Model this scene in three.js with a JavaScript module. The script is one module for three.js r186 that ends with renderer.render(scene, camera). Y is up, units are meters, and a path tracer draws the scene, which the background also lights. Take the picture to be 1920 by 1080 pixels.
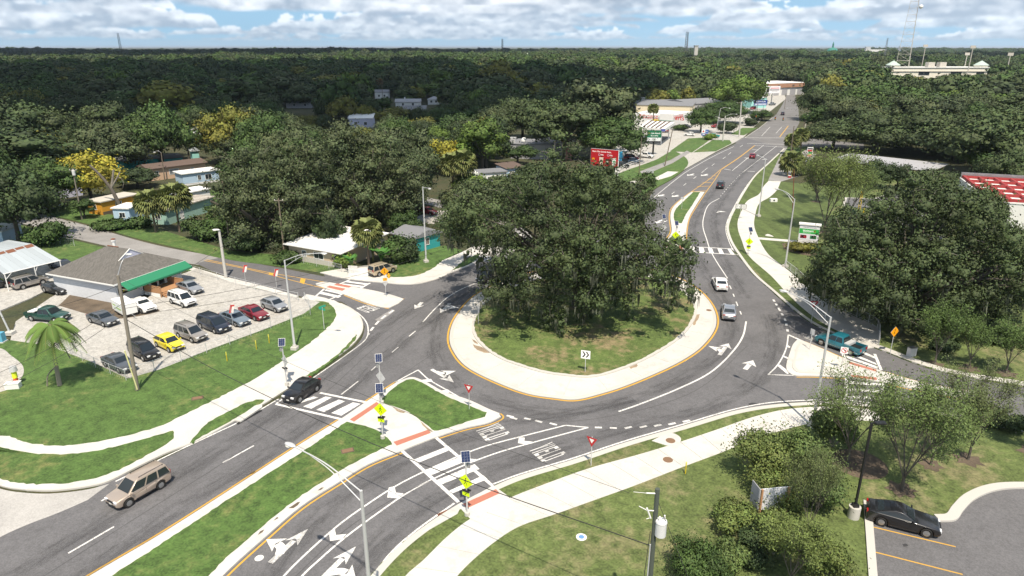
import * as THREE from 'three';
import { mergeGeometries } from 'three/addons/utils/BufferGeometryUtils.js';
import { toCreasedNormals } from 'three/addons/utils/BufferGeometryUtils.js';
import { FontLoader } from 'three/addons/loaders/FontLoader.js';

// ---------------------------------------------------------------- camera, sky, sun, exposure
const scene = new THREE.Scene();
const V3 = (x, y, z) => new THREE.Vector3(x, y, z);
const CAM_H = 33, FOCAL = 1281, HORIZON = 86, PITCH = Math.atan((540 - HORIZON) / FOCAL);
const camera = new THREE.PerspectiveCamera(2 * Math.atan(540 / FOCAL) * 180 / Math.PI, 1024 / 576, 0.5, 20000);
camera.position.set(0, CAM_H, 0);
camera.rotation.x = -PITCH;
camera.updateMatrixWorld(true);
const renderer = new THREE.WebGLRenderer({ antialias: true });
renderer.setSize(1024, 576);
renderer.toneMapping = THREE.LinearToneMapping;
renderer.toneMappingExposure = 1.3;
renderer.shadowMap.enabled = true;
const SUN = V3(Math.cos(1.07) * 0.15, Math.sin(1.07), Math.cos(1.07) * 0.988).normalize();
const sun = new THREE.DirectionalLight(0xfff3e0, 4.9);
sun.position.copy(SUN).multiplyScalar(300).add(V3(0, 0, -110));
sun.target.position.set(0, 0, -110);
sun.castShadow = true;
Object.assign(sun.shadow.camera, { left: -220, right: 220, top: 220, bottom: -220, near: 1, far: 900 });
sun.shadow.mapSize.set(4096, 4096);
sun.shadow.radius = 1.2;
scene.add(sun, sun.target);

// ---------------------------------------------------------------- noise
function rng(seed) { let a = seed >>> 0; return () => { a = (a + 0x6D2B79F5) >>> 0; let t = a; t = Math.imul(t ^ (t >>> 15), t | 1); t ^= t + Math.imul(t ^ (t >>> 7), t | 61); return ((t ^ (t >>> 14)) >>> 0) / 4294967296; }; }
const LAT = (() => { const r = rng(77), a = new Float32Array(65536); for (let i = 0; i < 65536; i++) a[i] = r(); return a; })();
function vnoise(x, y, px = 256, py = 256) {          // value noise, periodic in px, py
  const xi = Math.floor(x), yi = Math.floor(y), fx = x - xi, fy = y - yi, u = fx * fx * (3 - 2 * fx), v = fy * fy * (3 - 2 * fy);
  const m = (a, p) => ((a % p) + p) % p, x0 = m(xi, px) & 255, x1 = m(xi + 1, px) & 255, y0 = (m(yi, py) & 255) << 8, y1 = (m(yi + 1, py) & 255) << 8;
  const a = LAT[y0 + x0], b = LAT[y0 + x1], c = LAT[y1 + x0], d = LAT[y1 + x1];
  return a + (b - a) * u + (c - a) * v + (a - b - c + d) * u * v;
}
function fbm(x, y, oct = 5, px = 256, py = 256) { let s = 0, a = 0.5, n = 0; for (let i = 0; i < oct; i++) { s += a * vnoise(x + i * 17, y + i * 31, px, py); n += a; a *= 0.5; x *= 2; y *= 2; px *= 2; py *= 2; } return s / n; }
const clamp = (x, a = 0, b = 1) => Math.min(b, Math.max(a, x)), sm = (a, b, x) => { const t = clamp((x - a) / (b - a)); return t * t * (3 - 2 * t); }, mix = (a, b, t) => a + (b - a) * t;

// ---------------------------------------------------------------- sky: summer blue with rows of fair-weather cumulus
{
  const W = 4096, H = 2048, d = new Float32Array(W * H * 4);
  const rows = [];
  for (let i = 0, e = 0.42; e < 11; i++, e *= 1.23) rows.push({ e, t: e * 0.72 + 0.24, s: 46 / (e + 0.6), k: i * 37.7, cover: i < 4 ? 0.47 : 0.425 });
  const hex = new Float32Array(3);
  const put = (j, i, r, g, b) => { const o = (j * W + i) * 4; d[o] = r; d[o + 1] = g; d[o + 2] = b; d[o + 3] = 1; };
  const skyAt = (az, el) => {
    const h = Math.exp(-el / 5), z = sm(0, 70, el);
    let r = mix(0.23, 0.085, z) + 0.13 * h, g = mix(0.41, 0.18, z) + 0.17 * h, b = mix(0.60, 0.42, z) + 0.16 * h;
    if (el < 16) {
      for (const w of rows) {                                // far to near
        if (el < w.e - 0.3 || el > w.e + w.t * 2.4) continue;
        const per = Math.max(4, Math.round(360 / 360 * w.s * 2)), a = az / 360 * per;
        const yv = el - w.e, mass = fbm(a + w.k, w.k, 4, per, 256), wisp = fbm(a * 3.1 + w.k, yv / w.t * 1.3 + w.k * 1.7, 4, per * 3.1, 256);
        const top = (mass - w.cover) * 5.2 * w.t; if (top <= 0) continue;
        const puff = fbm(a * 9 + w.k, yv / w.t * 2.4 + w.k, 5, per * 9, 256);
        const edge = top * (0.35 + 1.25 * puff) - yv;
        const al = sm(0, w.t * 0.10, edge) * sm(-0.14 * w.t - 0.02, 0.03 + 0.10 * w.t * puff, yv + (wisp - 0.5) * w.t * 0.5);
        if (al <= 0) continue;
        const lit = clamp(0.22 + 0.64 * sm(0.05, 1.0, yv / (w.t * 0.9 + 1e-6)) + 1.5 * (puff - 0.5) + 0.7 * (wisp - 0.5)), haze = sm(4.5, 0.2, w.e) * 0.5;
        let cr = mix(0.33, 1.15, lit), cg = mix(0.40, 1.16, lit), cb = mix(0.50, 1.17, lit);
        cr = mix(cr, 0.43, haze); cg = mix(cg, 0.57, haze); cb = mix(cb, 0.72, haze);
        r = mix(r, cr, al * 0.95); g = mix(g, cg, al * 0.95); b = mix(b, cb, al * 0.95);
      }
    }
    if (el > 9) {                                            // overhead the same cumulus field seen from below
      const t = 1.1 / Math.tan(el * Math.PI / 180), X = Math.cos(az * Math.PI / 180) * t * 1.7 + 40, Y = Math.sin(az * Math.PI / 180) * t * 1.7 + 60;
      const n = fbm(X, Y, 5), al = sm(0.50, 0.60, n) * sm(9, 14, el), lit = 1 - 0.55 * sm(0.55, 0.75, n);
      r = mix(r, 0.88 * lit, al); g = mix(g, 0.92 * lit, al); b = mix(b, 0.97 * lit, al);
    }
    hex[0] = r; hex[1] = g; hex[2] = b; return hex;
  };
  for (let j = 0; j < H; j++) {
    const el = (j + 0.5) / H * 180 - 90;
    if (el < -0.3) { for (let i = 0; i < W; i++) put(j, i, 0.36, 0.42, 0.46); continue; }
    const step = el < 17 ? 1 : 4, up = el < 17 ? 1 : 4;
    if (up === 4 && j % 4) { d.copyWithin(j * W * 4, (j - 1) * W * 4, j * W * 4); continue; }
    for (let i = 0; i < W; i += step) { const c = skyAt((i + 0.5) / W * 360, Math.max(el, 0.02)); for (let k = 0; k < step; k++) put(j, i + k, c[0], c[1], c[2]); }
  }
  const t = new THREE.DataTexture(d, W, H, THREE.RGBAFormat, THREE.FloatType);
  t.mapping = THREE.EquirectangularReflectionMapping; t.magFilter = THREE.LinearFilter; t.minFilter = THREE.LinearFilter; t.needsUpdate = true;
  scene.background = t; scene.environment = t;
}

// ---------------------------------------------------------------- helpers: naming, placing, geometry
const taken = new Map();
function numbered(n) { const k = taken.get(n) || 0; taken.set(n, k + 1); return k ? n + '_' + String(k).padStart(3, '0') : n; }
function tag(o, label, category, group, kind) { if (label) o.userData.label = label; if (category) o.userData.category = category; if (group) o.userData.group = group; if (kind) o.userData.kind = kind; return o; }
function shade(o) { o.castShadow = true; o.receiveShadow = true; return o; }
function thing(name, label, category, pos, turn = 0, group, kind) { const o = new THREE.Group(); o.name = numbered(name); if (pos) o.position.copy(pos); o.rotation.y = turn; scene.add(o); return tag(o, label, category, group, kind); }
function part(parent, name, geo, mat) { const m = shade(new THREE.Mesh(Array.isArray(geo) ? merge(geo) : geo, mat)); m.name = parent === scene ? numbered(name) : name; parent.add(m); return m; }
function merge(list) { const L = list.map(g => { g = g.index ? g.toNonIndexed() : g; for (const k of Object.keys(g.attributes)) if (!['position', 'normal', 'uv'].includes(k)) g.deleteAttribute(k); if (!g.attributes.uv) g.setAttribute('uv', new THREE.BufferAttribute(new Float32Array(g.attributes.position.count * 2), 2)); return g; }); return L.length > 1 ? mergeGeometries(L) : L[0]; }
function dup(o, label, pos, turn, group) { const c = o.clone(); c.name = numbered(o.name.replace(/_\d{3}$/, '')); c.userData = { ...o.userData }; scene.add(c); if (pos) c.position.copy(pos); if (turn !== undefined) c.rotation.y = turn; if (label) c.userData.label = label; if (group) c.userData.group = group; return c; }
// a point of the place from where the photograph shows it, on the level y
function G(px, py, y = 0) { const u = (px - 960) / FOCAL, v = (540 - py) / FOCAL, c = Math.cos(PITCH), s = Math.sin(PITCH), dy = v * c - s, dz = v * s + c, t = (CAM_H - y) / -dy; return V3(u * t, y, -dz * t); }
// height above the ground of something seen at row py over ground point g
function heightAt(g, py) { const v = (540 - py) / FOCAL, c = Math.cos(PITCH), s = Math.sin(PITCH); return CAM_H + (-g.z) * (v * c - s) / (v * s + c); }
function toPix(p) { const c = Math.cos(PITCH), s = Math.sin(PITCH), Y = p.y - CAM_H, zc = -p.z * c - Y * s, yc = -p.z * s + Y * c; return [960 + FOCAL * p.x / zc, 540 - FOCAL * yc / zc, zc]; }
const heading = (a, b) => Math.atan2(-(b.z - a.z), b.x - a.x);          // turn that makes local +x run from a to b
function raw(...n) { const o = []; for (let i = 0; i < n.length; i += 2) o.push(G(n[i], n[i + 1])); return o; }
function cv(...n) { return smooth(raw(...n)); }
function smooth(p, closed = false, per = 6) { if (p.length < 3) return p; return new THREE.CatmullRomCurve3(p, closed, 'centripetal').getPoints(p.length * per); }
function areaOf(p) { let a = 0; for (let i = 0; i < p.length; i++) { const q = p[(i + 1) % p.length]; a += p[i].x * -q.z - q.x * -p[i].z; } return a / 2; }
function ccw(p) { return areaOf(p) < 0 ? p.slice().reverse() : p; }
function offset(p, d, closed) {                              // to the left of the walk by d
  const n = p.length; return p.map((q, i) => { const a = closed ? p[(i + n - 1) % n] : p[Math.max(0, i - 1)], b = closed ? p[(i + 1) % n] : p[Math.min(n - 1, i + 1)], dx = b.x - a.x, dz = b.z - a.z, l = Math.hypot(dx, dz) || 1; return V3(q.x + dz / l * d, q.y, q.z - dx / l * d); });
}
function ragged(p, amp = 0.09) { const r = rng(Math.round(Math.abs(p[0].x * 31 + p[0].z * 17)) + 3), q = resample([...p, p[0]], Math.min(1600, Math.round(lengthOf([...p, p[0]]) / 0.4))); q.pop(); return q.map(v => V3(v.x + (r() - 0.5) * 2 * amp, v.y, v.z + (r() - 0.5) * 2 * amp)); }
const inset = (p, d) => offset(ccw(p), d, true);
function thin(p, min = 0.05) { const o = []; for (const q of p) if (!o.length || q.distanceTo(o[o.length - 1]) > min) o.push(q); if (o.length > 2 && o[0].distanceTo(o[o.length - 1]) < min) o.pop(); return o; }
function shapeOf(p) { return new THREE.Shape(thin(p).map(q => new THREE.Vector2(q.x, -q.z))); }
function sheetGeo(p, y) { const g = new THREE.ShapeGeometry(shapeOf(ccw(p))); g.rotateX(-Math.PI / 2); g.translate(0, y, 0); return g; }
function slabGeo(p, y0, y1, bevel = 0) { const g = new THREE.ExtrudeGeometry(shapeOf(ccw(p)), { depth: y1 - y0 - bevel, bevelEnabled: bevel > 0, bevelThickness: bevel, bevelSize: bevel, bevelOffset: -bevel, bevelSegments: 1, curveSegments: 1 }); g.rotateX(-Math.PI / 2); g.translate(0, y0, 0); return g; }
function stripGeo(a, b, y) {                                 // sheet between two walks
  const n = Math.min(a.length, b.length), pos = [], uv = [], idx = []; for (let i = 0; i < n; i++) { pos.push(a[i].x, y, a[i].z, b[i].x, y, b[i].z); uv.push(a[i].x, -a[i].z, b[i].x, -b[i].z); if (i) { const k = i * 2; idx.push(k - 2, k - 1, k, k - 1, k + 1, k); } }
  const g = new THREE.BufferGeometry(); g.setAttribute('position', new THREE.Float32BufferAttribute(pos, 3)); g.setAttribute('uv', new THREE.Float32BufferAttribute(uv, 2)); g.setIndex(idx); g.computeVertexNormals(); if (g.attributes.normal.getY(0) < 0) { for (let i = 0; i < idx.length; i += 3) [idx[i], idx[i + 1]] = [idx[i + 1], idx[i]]; g.setIndex(idx); g.computeVertexNormals(); } return g;
}
function lineGeo(p, w, y) { return stripGeo(offset(p, w / 2), offset(p, -w / 2), y); }
function resample(p, n) { const L = [0]; for (let i = 1; i < p.length; i++) L.push(L[i - 1] + p[i].distanceTo(p[i - 1])); const T = L[L.length - 1], o = []; let k = 0; for (let i = 0; i <= n; i++) { const t = T * i / n; while (k < p.length - 2 && L[k + 1] < t) k++; o.push(p[k].clone().lerp(p[k + 1], clamp((t - L[k]) / (L[k + 1] - L[k] || 1)))); } return o; }
function lengthOf(p) { let s = 0; for (let i = 1; i < p.length; i++) s += p[i].distanceTo(p[i - 1]); return s; }
function dashes(p, dash, gap, w, y) { const T = lengthOf(p), out = [], n = Math.max(2, Math.round(T / 0.4)), q = resample(p, n); for (let s = 0; s < T - dash * 0.3; s += dash + gap) { const a = Math.round(s / T * n), b = Math.min(n, Math.round((s + dash) / T * n)); if (b > a) out.push(lineGeo(q.slice(a, b + 1), w, y)); } return out; }
function box(w, h, d, x = 0, y = 0, z = 0) { const g = new THREE.BoxGeometry(w, h, d); g.translate(x, y, z); return g; }
function cyl(r0, r1, h, x = 0, y = 0, z = 0, n = 10) { const g = new THREE.CylinderGeometry(r1, r0, h, n); g.translate(x, y + h / 2, z); return g; }
function rod(a, b, r0, r1 = r0, n = 6) { const d = b.clone().sub(a), l = d.length(), g = new THREE.CylinderGeometry(r1, r0, l, n, 1); g.translate(0, l / 2, 0); g.applyQuaternion(new THREE.Quaternion().setFromUnitVectors(V3(0, 1, 0), d.divideScalar(l || 1))); g.translate(a.x, a.y, a.z); return g; }
function tube(pts, r, n = 5, seg = 0) { return new THREE.TubeGeometry(pts.length > 2 ? new THREE.CatmullRomCurve3(pts) : new THREE.LineCurve3(pts[0], pts[1]), seg || pts.length * 6, r, n); }
function rotY(g, a) { g.rotateY(a); return g; }
function inPoly(x, y, p) { let c = false; for (let i = 0, j = p.length - 2; i < p.length; j = i, i += 2) { const yi = p[i + 1], yj = p[j + 1]; if ((yi > y) !== (yj > y) && x < (p[j] - p[i]) * (y - yi) / (yj - yi) + p[i]) c = !c; } return c; }

// ---------------------------------------------------------------- materials
function tex(n, f, { srgb = true, rep = 1 } = {}) { const d = new Uint8Array(n * n * 4); for (let j = 0; j < n; j++) for (let i = 0; i < n; i++) { const c = f(i / n, j / n), o = (j * n + i) * 4; d[o] = clamp(c[0]) * 255; d[o + 1] = clamp(c[1]) * 255; d[o + 2] = clamp(c[2]) * 255; d[o + 3] = 255; } const t = new THREE.DataTexture(d, n, n, THREE.RGBAFormat); t.wrapS = t.wrapT = THREE.RepeatWrapping; t.magFilter = THREE.LinearFilter; t.minFilter = THREE.LinearMipmapLinearFilter; t.generateMipmaps = true; if (srgb) t.colorSpace = THREE.SRGBColorSpace; t.repeat.set(rep, rep); t.needsUpdate = true; return t; }
const toS = x => x <= 0.0031308 ? x * 12.92 : 1.055 * Math.pow(x, 1 / 2.4) - 0.055;
const lin = (r, g, b) => [toS(clamp(r)), toS(clamp(g)), toS(clamp(b))];
const std = (r, g, b, rough = 0.8, metal = 0, extra = {}) => new THREE.MeshStandardMaterial({ color: new THREE.Color().setRGB(r, g, b), roughness: rough, metalness: metal, ...extra });
const sp = (u, v, f, s) => vnoise(u * f + s, v * f, f, f);
// grass: blades and clumps, thin and straw-coloured patches
function grassTex(n, g, straw, dry) { return tex(n, (u, v) => { const a = fbm(u * 6, v * 6, 4, 6, 6), b = fbm(u * 40 + 3, v * 40, 4, 40, 40), f = sp(u, v, 240, 5), k = sm(dry, dry + 0.3, a * 0.55 + b * 0.45), s = 0.5 + 0.72 * b + 0.55 * (f - 0.5); return lin(mix(g[0], straw[0], k) * s, mix(g[1], straw[1], k) * s, mix(g[2], straw[2], k) * s); }, { rep: 1 / 26 }); }
const T_grass = grassTex(1024, [0.080, 0.146, 0.033], [0.15, 0.16, 0.055], 0.54), T_grass2 = grassTex(1024, [0.116, 0.155, 0.045], [0.18, 0.17, 0.082], 0.46), T_grass3 = grassTex(1024, [0.108, 0.160, 0.04], [0.22, 0.18, 0.095], 0.45);
const T_mown = tex(1024, (u, v) => { const a = fbm(u * 6, v * 6, 4, 6, 6), b = fbm(u * 40, v * 40, 4, 40, 40), f = sp(u, v, 240, 5), st = sm(-0.35, 0.35, Math.sin(u * 6.2832 * 7 + 1.4 * (a - 0.5))), s = (0.55 + 0.62 * b + 0.5 * (f - 0.5)) * mix(0.9, 1.1, st); return lin(0.092 * s, 0.128 * s, 0.036 * s); }, { rep: 1 / 24 });
const T_paint = tex(512, (u, v) => { const a = fbm(u * 30, v * 30, 4, 30, 30), c = sm(0.60, 0.72, fbm(u * 60 + 7, v * 60, 3, 60, 60)), s = 0.74 * (0.86 + 0.22 * a) * (1 - 0.45 * c); return lin(s, s * 0.985, s * 0.955); }, { rep: 1 / 6 });
const T_asph = tex(1024, (u, v) => { const a = fbm(u * 5, v * 5, 4, 5, 5), f = sp(u, v, 250, 9), b = fbm(u * 60, v * 60, 3, 60, 60), s = 0.135 * (0.74 + 0.38 * a + 0.25 * (b - 0.5) + 0.35 * (f - 0.5)); return lin(s, s * 0.985, s * 1.03); }, { rep: 1 / 17 });
const T_old = tex(512, (u, v) => { const a = fbm(u * 5, v * 5, 5, 5, 5), f = sp(u, v, 200, 3), s = 0.27 * (0.72 + 0.5 * a + 0.25 * (f - 0.5)); return lin(s, s * 0.97, s * 0.95); }, { rep: 1 / 15 });
const T_conc = tex(1024, (u, v) => { const a = fbm(u * 6, v * 6, 5, 6, 6), f = sp(u, v, 220, 7), st = sm(0.60, 0.74, fbm(u * 14 + 5, v * 14, 5, 14, 14)), s = 0.57 * (0.88 + 0.18 * a + 0.10 * (f - 0.5)) * (1 - 0.10 * st); return lin(s, s * 0.97, s * 0.91); }, { rep: 1 / 14 });
const T_gravel = tex(1024, (u, v) => { const a = fbm(u * 5, v * 5, 5, 5, 5), f = sp(u, v, 250, 1), b = fbm(u * 50, v * 50, 3, 50, 50), k = 0.5 * sm(0.5, 0.8, a), s = 0.84 + 0.4 * (b - 0.5) + 0.4 * (f - 0.5); return lin(mix(0.48, 0.39, k) * s, mix(0.465, 0.37, k) * s, mix(0.435, 0.325, k) * s); }, { rep: 1 / 18 });
const T_dirt = tex(512, (u, v) => { const a = fbm(u * 7, v * 7, 5, 7, 7), f = sp(u, v, 160, 1), s = 0.6 + 0.8 * a + 0.4 * (f - 0.5); return lin(0.115 * s, 0.088 * s, 0.062 * s); }, { rep: 1 / 8 });
const T_forest = tex(512, (u, v) => { const a = fbm(u * 8, v * 8, 5, 8, 8), f = sp(u, v, 128, 1), s = 0.5 + 0.7 * a + 0.5 * (f - 0.5); return lin(mix(0.05, 0.07, a) * s, mix(0.075, 0.055, a) * s, 0.028 * s); }, { rep: 1 / 20 });
const mp = (map, rough = 0.95, bump = 0) => new THREE.MeshStandardMaterial({ map, roughness: rough, ...(bump ? { bumpMap: map, bumpScale: bump } : {}) });
const M = {
  grass: mp(T_grass, 1, 0.06), grass2: mp(T_grass2, 1, 0.05), asphalt: mp(T_asph, 0.9, 0.006), old: mp(T_old, 0.95), concrete: mp(T_conc, 0.85), gravel: mp(T_gravel, 1), midRoad: new THREE.MeshStandardMaterial({ map: T_old, color: new THREE.Color(0.62, 0.62, 0.63), roughness: 0.95 }), driveway: new THREE.MeshStandardMaterial({ map: T_old, color: new THREE.Color(1.55, 1.55, 1.52), roughness: 0.95 }), dirt: mp(T_dirt, 1, 0.03), forest: mp(T_forest, 1),
  kerb: std(0.50, 0.485, 0.45, 0.85), white: mp(T_paint, 0.75), grass3: mp(T_grass3, 1, 0.05), mown: mp(T_mown, 1, 0.05), yellow: std(0.58, 0.33, 0.045, 0.75), tactile: std(0.42, 0.16, 0.11, 0.85), seam: std(0.20, 0.19, 0.17, 1), lid: std(0.20, 0.12, 0.07, 0.8),
  galv: std(0.58, 0.59, 0.60, 0.45, 0.25), steel: std(0.35, 0.36, 0.37, 0.4, 0.7), wood: std(0.165, 0.135, 0.10, 0.95), wood2: std(0.22, 0.195, 0.16, 0.95), black: std(0.012, 0.012, 0.013, 0.5), rubber: std(0.018, 0.018, 0.018, 0.9), wire: std(0.03, 0.03, 0.03, 0.6),
  whitePaint: std(0.78, 0.78, 0.76, 0.6), cream: std(0.62, 0.52, 0.37, 0.85), glassDark: std(0.022, 0.029, 0.034, 0.04), red: std(0.42, 0.02, 0.025, 0.5), lime: std(0.60, 0.80, 0.02, 0.5), orange: std(0.75, 0.36, 0.01, 0.5), panel: new THREE.MeshPhysicalMaterial({ color: new THREE.Color().setRGB(0.016, 0.03, 0.085), roughness: 0.55, specularIntensity: 0.25 }), grey: std(0.3, 0.3, 0.3, 0.8), green: std(0.02, 0.22, 0.09, 0.7), rust: std(0.19, 0.075, 0.04, 0.9),
};
const font = await new FontLoader().loadAsync('fonts/droid/droid_sans_bold.typeface.json');
// ---------------------------------------------------------------- ground, roads, kerbs, pavements
const Y_ROAD = 0.02, Y_MARK = 0.03, Y_WALK = 0.125, Y_KERB = 0.13;
{
  const g = new THREE.CircleGeometry(16000, 96); g.rotateX(-Math.PI / 2);
  const u = g.attributes.uv, p = g.attributes.position; for (let i = 0; i < u.count; i++) u.setXY(i, p.getX(i), -p.getZ(i));
  tag(part(scene, 'ground', g, M.forest), 'dark wooded ground reaching to the horizon', 'ground', null, 'structure');
}
const S = (name, geo, mat, label, cat) => tag(part(scene, name, geo, mat), label, cat, null, 'structure');
const road = new THREE.Group(); road.name = numbered('road'); scene.add(road); tag(road, 'grey asphalt roads meeting at the roundabout with white and yellow markings', 'road', null, 'structure');
// asphalt: the roundabout and its legs
const asphalt = [
  // south-west leg and the circle
  [...cv(-140, 1085, 0, 1003, 200, 905, 330, 850, 440, 790, 530, 745, 600, 700, 650, 665, 678, 635, 684, 612), ...raw(640, 560, 620, 540, 600, 500), ...cv(700, 505, 780, 520, 850, 500, 900, 470), ...raw(1000, 455, 1120, 440, 1230, 440, 1400, 440), ...cv(1420, 520, 1470, 567, 1530, 605, 1600, 640), ...raw(1650, 650, 1680, 760), ...cv(1563, 752, 1447, 758, 1280, 799, 1173, 830, 1000, 887, 927, 912, 853, 950, 740, 1033, 690, 1090, 600, 1200), ...raw(150, 1350)],
  [...raw(1590, 620), ...cv(1640, 650, 1713, 682, 1780, 702, 1920, 727, 2200, 775), ...raw(2200, 850), ...cv(1920, 806, 1790, 777, 1700, 764, 1560, 755), ...raw(1560, 690)],
];
asphalt.forEach((p, i) => part(road, 'carriageway', sheetGeo(p, Y_ROAD - i * 0.005), M.asphalt));
// north-east leg to the far crossing
part(road, 'carriageway', sheetGeo([...cv(1215, 470, 1210, 400, 1227, 357, 1262, 336, 1289, 316, 1342, 287, 1376, 271, 1396, 258), ...raw(1469, 278), ...cv(1438, 307, 1413, 329, 1393, 358, 1378, 384, 1364, 413, 1360, 431, 1369, 456, 1384, 480), ...raw(1390, 500, 1215, 500)], Y_ROAD + 0.004), M.asphalt);
part(road, 'carriageway', sheetGeo(raw(1392, 262, 1397, 258, 1430, 236, 1456, 214, 1467, 196, 1474, 180, 1479, 160, 1482, 150, 1489, 150, 1491, 180, 1497, 205, 1499, 230, 1484, 258, 1470, 280), Y_ROAD - 0.003), M.midRoad);
part(road, 'side_street', sheetGeo(raw(1290, 252, 1345, 256, 1396, 258, 1484, 256, 1545, 262, 1620, 270, 1620, 282, 1545, 276, 1469, 280, 1393, 268, 1345, 266, 1290, 262), Y_ROAD - 0.008), M.midRoad);
// west leg: newer asphalt near the circle, bleached old asphalt beyond
part(road, 'carriageway', sheetGeo([...cv(417, 482, 533, 504, 640, 524, 690, 530, 740, 540), ...raw(760, 590, 700, 600, 640, 566), ...cv(600, 562, 567, 557, 500, 538, 417, 516, 367, 494)], Y_ROAD + 0.006), M.asphalt);
part(road, 'carriageway', sheetGeo([...cv(-120, 352, 83, 403, 167, 424, 267, 453, 333, 468, 417, 482), ...raw(372, 497), ...cv(340, 492, 230, 468, 127, 444, 60, 424, -140, 375)], Y_ROAD - 0.004), M.old);
// north leg behind the big oak
part(road, 'carriageway', sheetGeo([...cv(880, 500, 905, 470, 915, 450, 900, 425, 840, 395, 790, 380), ...raw(800, 370), ...cv(870, 385, 940, 405, 985, 430, 1000, 450, 1010, 470)], Y_ROAD + 0.002), M.old);

// ---- lawns and kerbed land, each a low slab that ends in its kerb
function land(name, pts, mat, label, cat, top = 0.11) { return S(name, slabGeo(name === 'lawn' ? ragged(pts) : pts, 0.001, top), mat, label, cat); }
// south-west: lawn inside the pavement, then pavement slab beyond it
const swEdge = [...cv(-160, 822, 0, 912, 50, 920, 100, 921, 167, 913, 200, 905, 257, 877, 313, 850, 367, 829, 440, 790, 507, 751, 545, 727, 600, 692, 640, 664, 668, 640, 680, 618, 674, 595, 660, 581, 640, 571, 610, 560)];
land('pavement', [...swEdge, ...raw(575, 553), ...cv(500, 610, 400, 650, 250, 700, 100, 760, -160, 760)], M.concrete, 'pale concrete pavement curving along the south-west kerb past the parked-car lot', 'pavement', Y_WALK);
land('lawn', [...cv(-160, 822, 0, 819, 13, 819, 37, 828, 100, 838, 150, 835, 233, 820, 310, 797, 350, 777, 400, 753, 463, 720, 500, 698, 533, 677, 567, 655, 600, 629, 623, 607, 630, 593, 626, 579, 612, 568, 590, 566), ...raw(520, 600, 400, 640, 250, 690, 150, 640, -160, 640)], M.grass, 'bright green mown lawn between the car lot fence and the pavement', 'lawn', 0.15);
land('lawn', [...cv(-160, 842, 0, 840, 27, 848, 67, 853, 133, 854, 217, 840, 300, 817), ...cv(326, 809, 327, 818, 318, 832, 290, 848, 257, 866, 200, 893, 167, 902, 100, 910, 50, 909, 0, 900, -160, 815)], M.grass, 'crescent of green grass between the pavement and the concrete driveway', 'lawn', 0.15);
land('lawn', [...cv(356, 833, 370, 815, 393, 793, 420, 778, 467, 756, 487, 751, 499, 752), ...cv(490, 759, 440, 788, 400, 809, 372, 825, 360, 834)], M.grass, 'narrow grass strip by the storm drain on the south-west kerb', 'lawn', 0.15);
land('lawn', [...cv(556, 717, 600, 691, 640, 660, 668, 629), ...cv(671, 629, 661, 646, 630, 673, 600, 696, 572, 714, 558, 719)], M.grass, 'narrow grass strip between pavement and kerb beside the roundabout', 'lawn', 0.15);
S('driveway', slabGeo([...cv(-160, 840, 0, 917, 50, 925, 100, 926, 167, 918, 205, 908), ...cv(165, 938, 110, 962, 50, 985, 0, 1008, -140, 1090)], 0.001, 0.045), M.driveway, 'worn pale concrete driveway apron on the left edge of the road', 'driveway');
function kerbLine(pts, label, w = 0.18, h = Y_KERB, mat = M.kerb) {
  const a = pts, b = offset(pts, w); return S('kerb', slabGeo([...a, ...b.slice().reverse()], 0.004, h + 0.015), mat, label, 'kerb');
}
kerbLine(cv(50, 921, 100, 922, 167, 914, 200, 906, 257, 878, 313, 851, 367, 830, 440, 791, 507, 752), 'pale concrete kerb along the grass crescent and storm drain strip');
kerbLine(cv(545, 728, 600, 693, 640, 665, 668, 641, 681, 618, 675, 594, 660, 580, 640, 570), 'pale concrete kerb rounding the corner by the car lot');
// gutters: light concrete pans beside the kerbs
function gutter(pts, w, label) { return S('gutter', lineGeo(offset(pts, w / 2 + 0.01), w, Y_ROAD + 0.012), M.concrete, label, 'gutter'); }

// south-west median with refuge
const medianPts = [...cv(60, 1150, 173, 1080, 300, 1005, 413, 933, 560, 837, 640, 787, 690, 753, 735, 724), ...cv(750, 715, 772, 709, 795, 716, 830, 735, 880, 752, 917, 769, 934, 776), ...cv(939, 783, 917, 794, 873, 804, 822, 820, 753, 847, 690, 873, 637, 905, 567, 950, 500, 1007, 420, 1080, 360, 1150)];
const median = thing('median_island', 'long grass median with concrete edge between the two south-west carriageways', 'median', null, 0, null, 'structure');
part(median, 'kerb', slabGeo(medianPts, 0.004, Y_KERB), M.concrete);
part(median, 'grass', slabGeo(ragged([...cv(215, 1080, 350, 992, 470, 912, 570, 848, 650, 793), ...cv(668, 797, 707, 809, 737, 834), ...cv(690, 857, 640, 884, 560, 936, 480, 1000, 405, 1068, 340, 1150), ...raw(120, 1150)], 0.06), 0.05, 0.16), M.grass);
part(median, 'grass', slabGeo(ragged([...cv(712, 753, 735, 733, 755, 718, 772, 713, 790, 719, 830, 742, 880, 763, 914, 777), ...cv(908, 784, 870, 795, 830, 808, 816, 811), ...cv(800, 800, 765, 774, 737, 764, 712, 756)], 0.06), 0.05, 0.16), M.grass);
for (const p of [raw(656, 789, 706, 756, 712, 760, 664, 793), raw(738, 831, 803, 808, 808, 814, 744, 838)]) part(median, 'tactile_strip', slabGeo(p, 0.05, 0.142), M.tactile);

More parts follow.
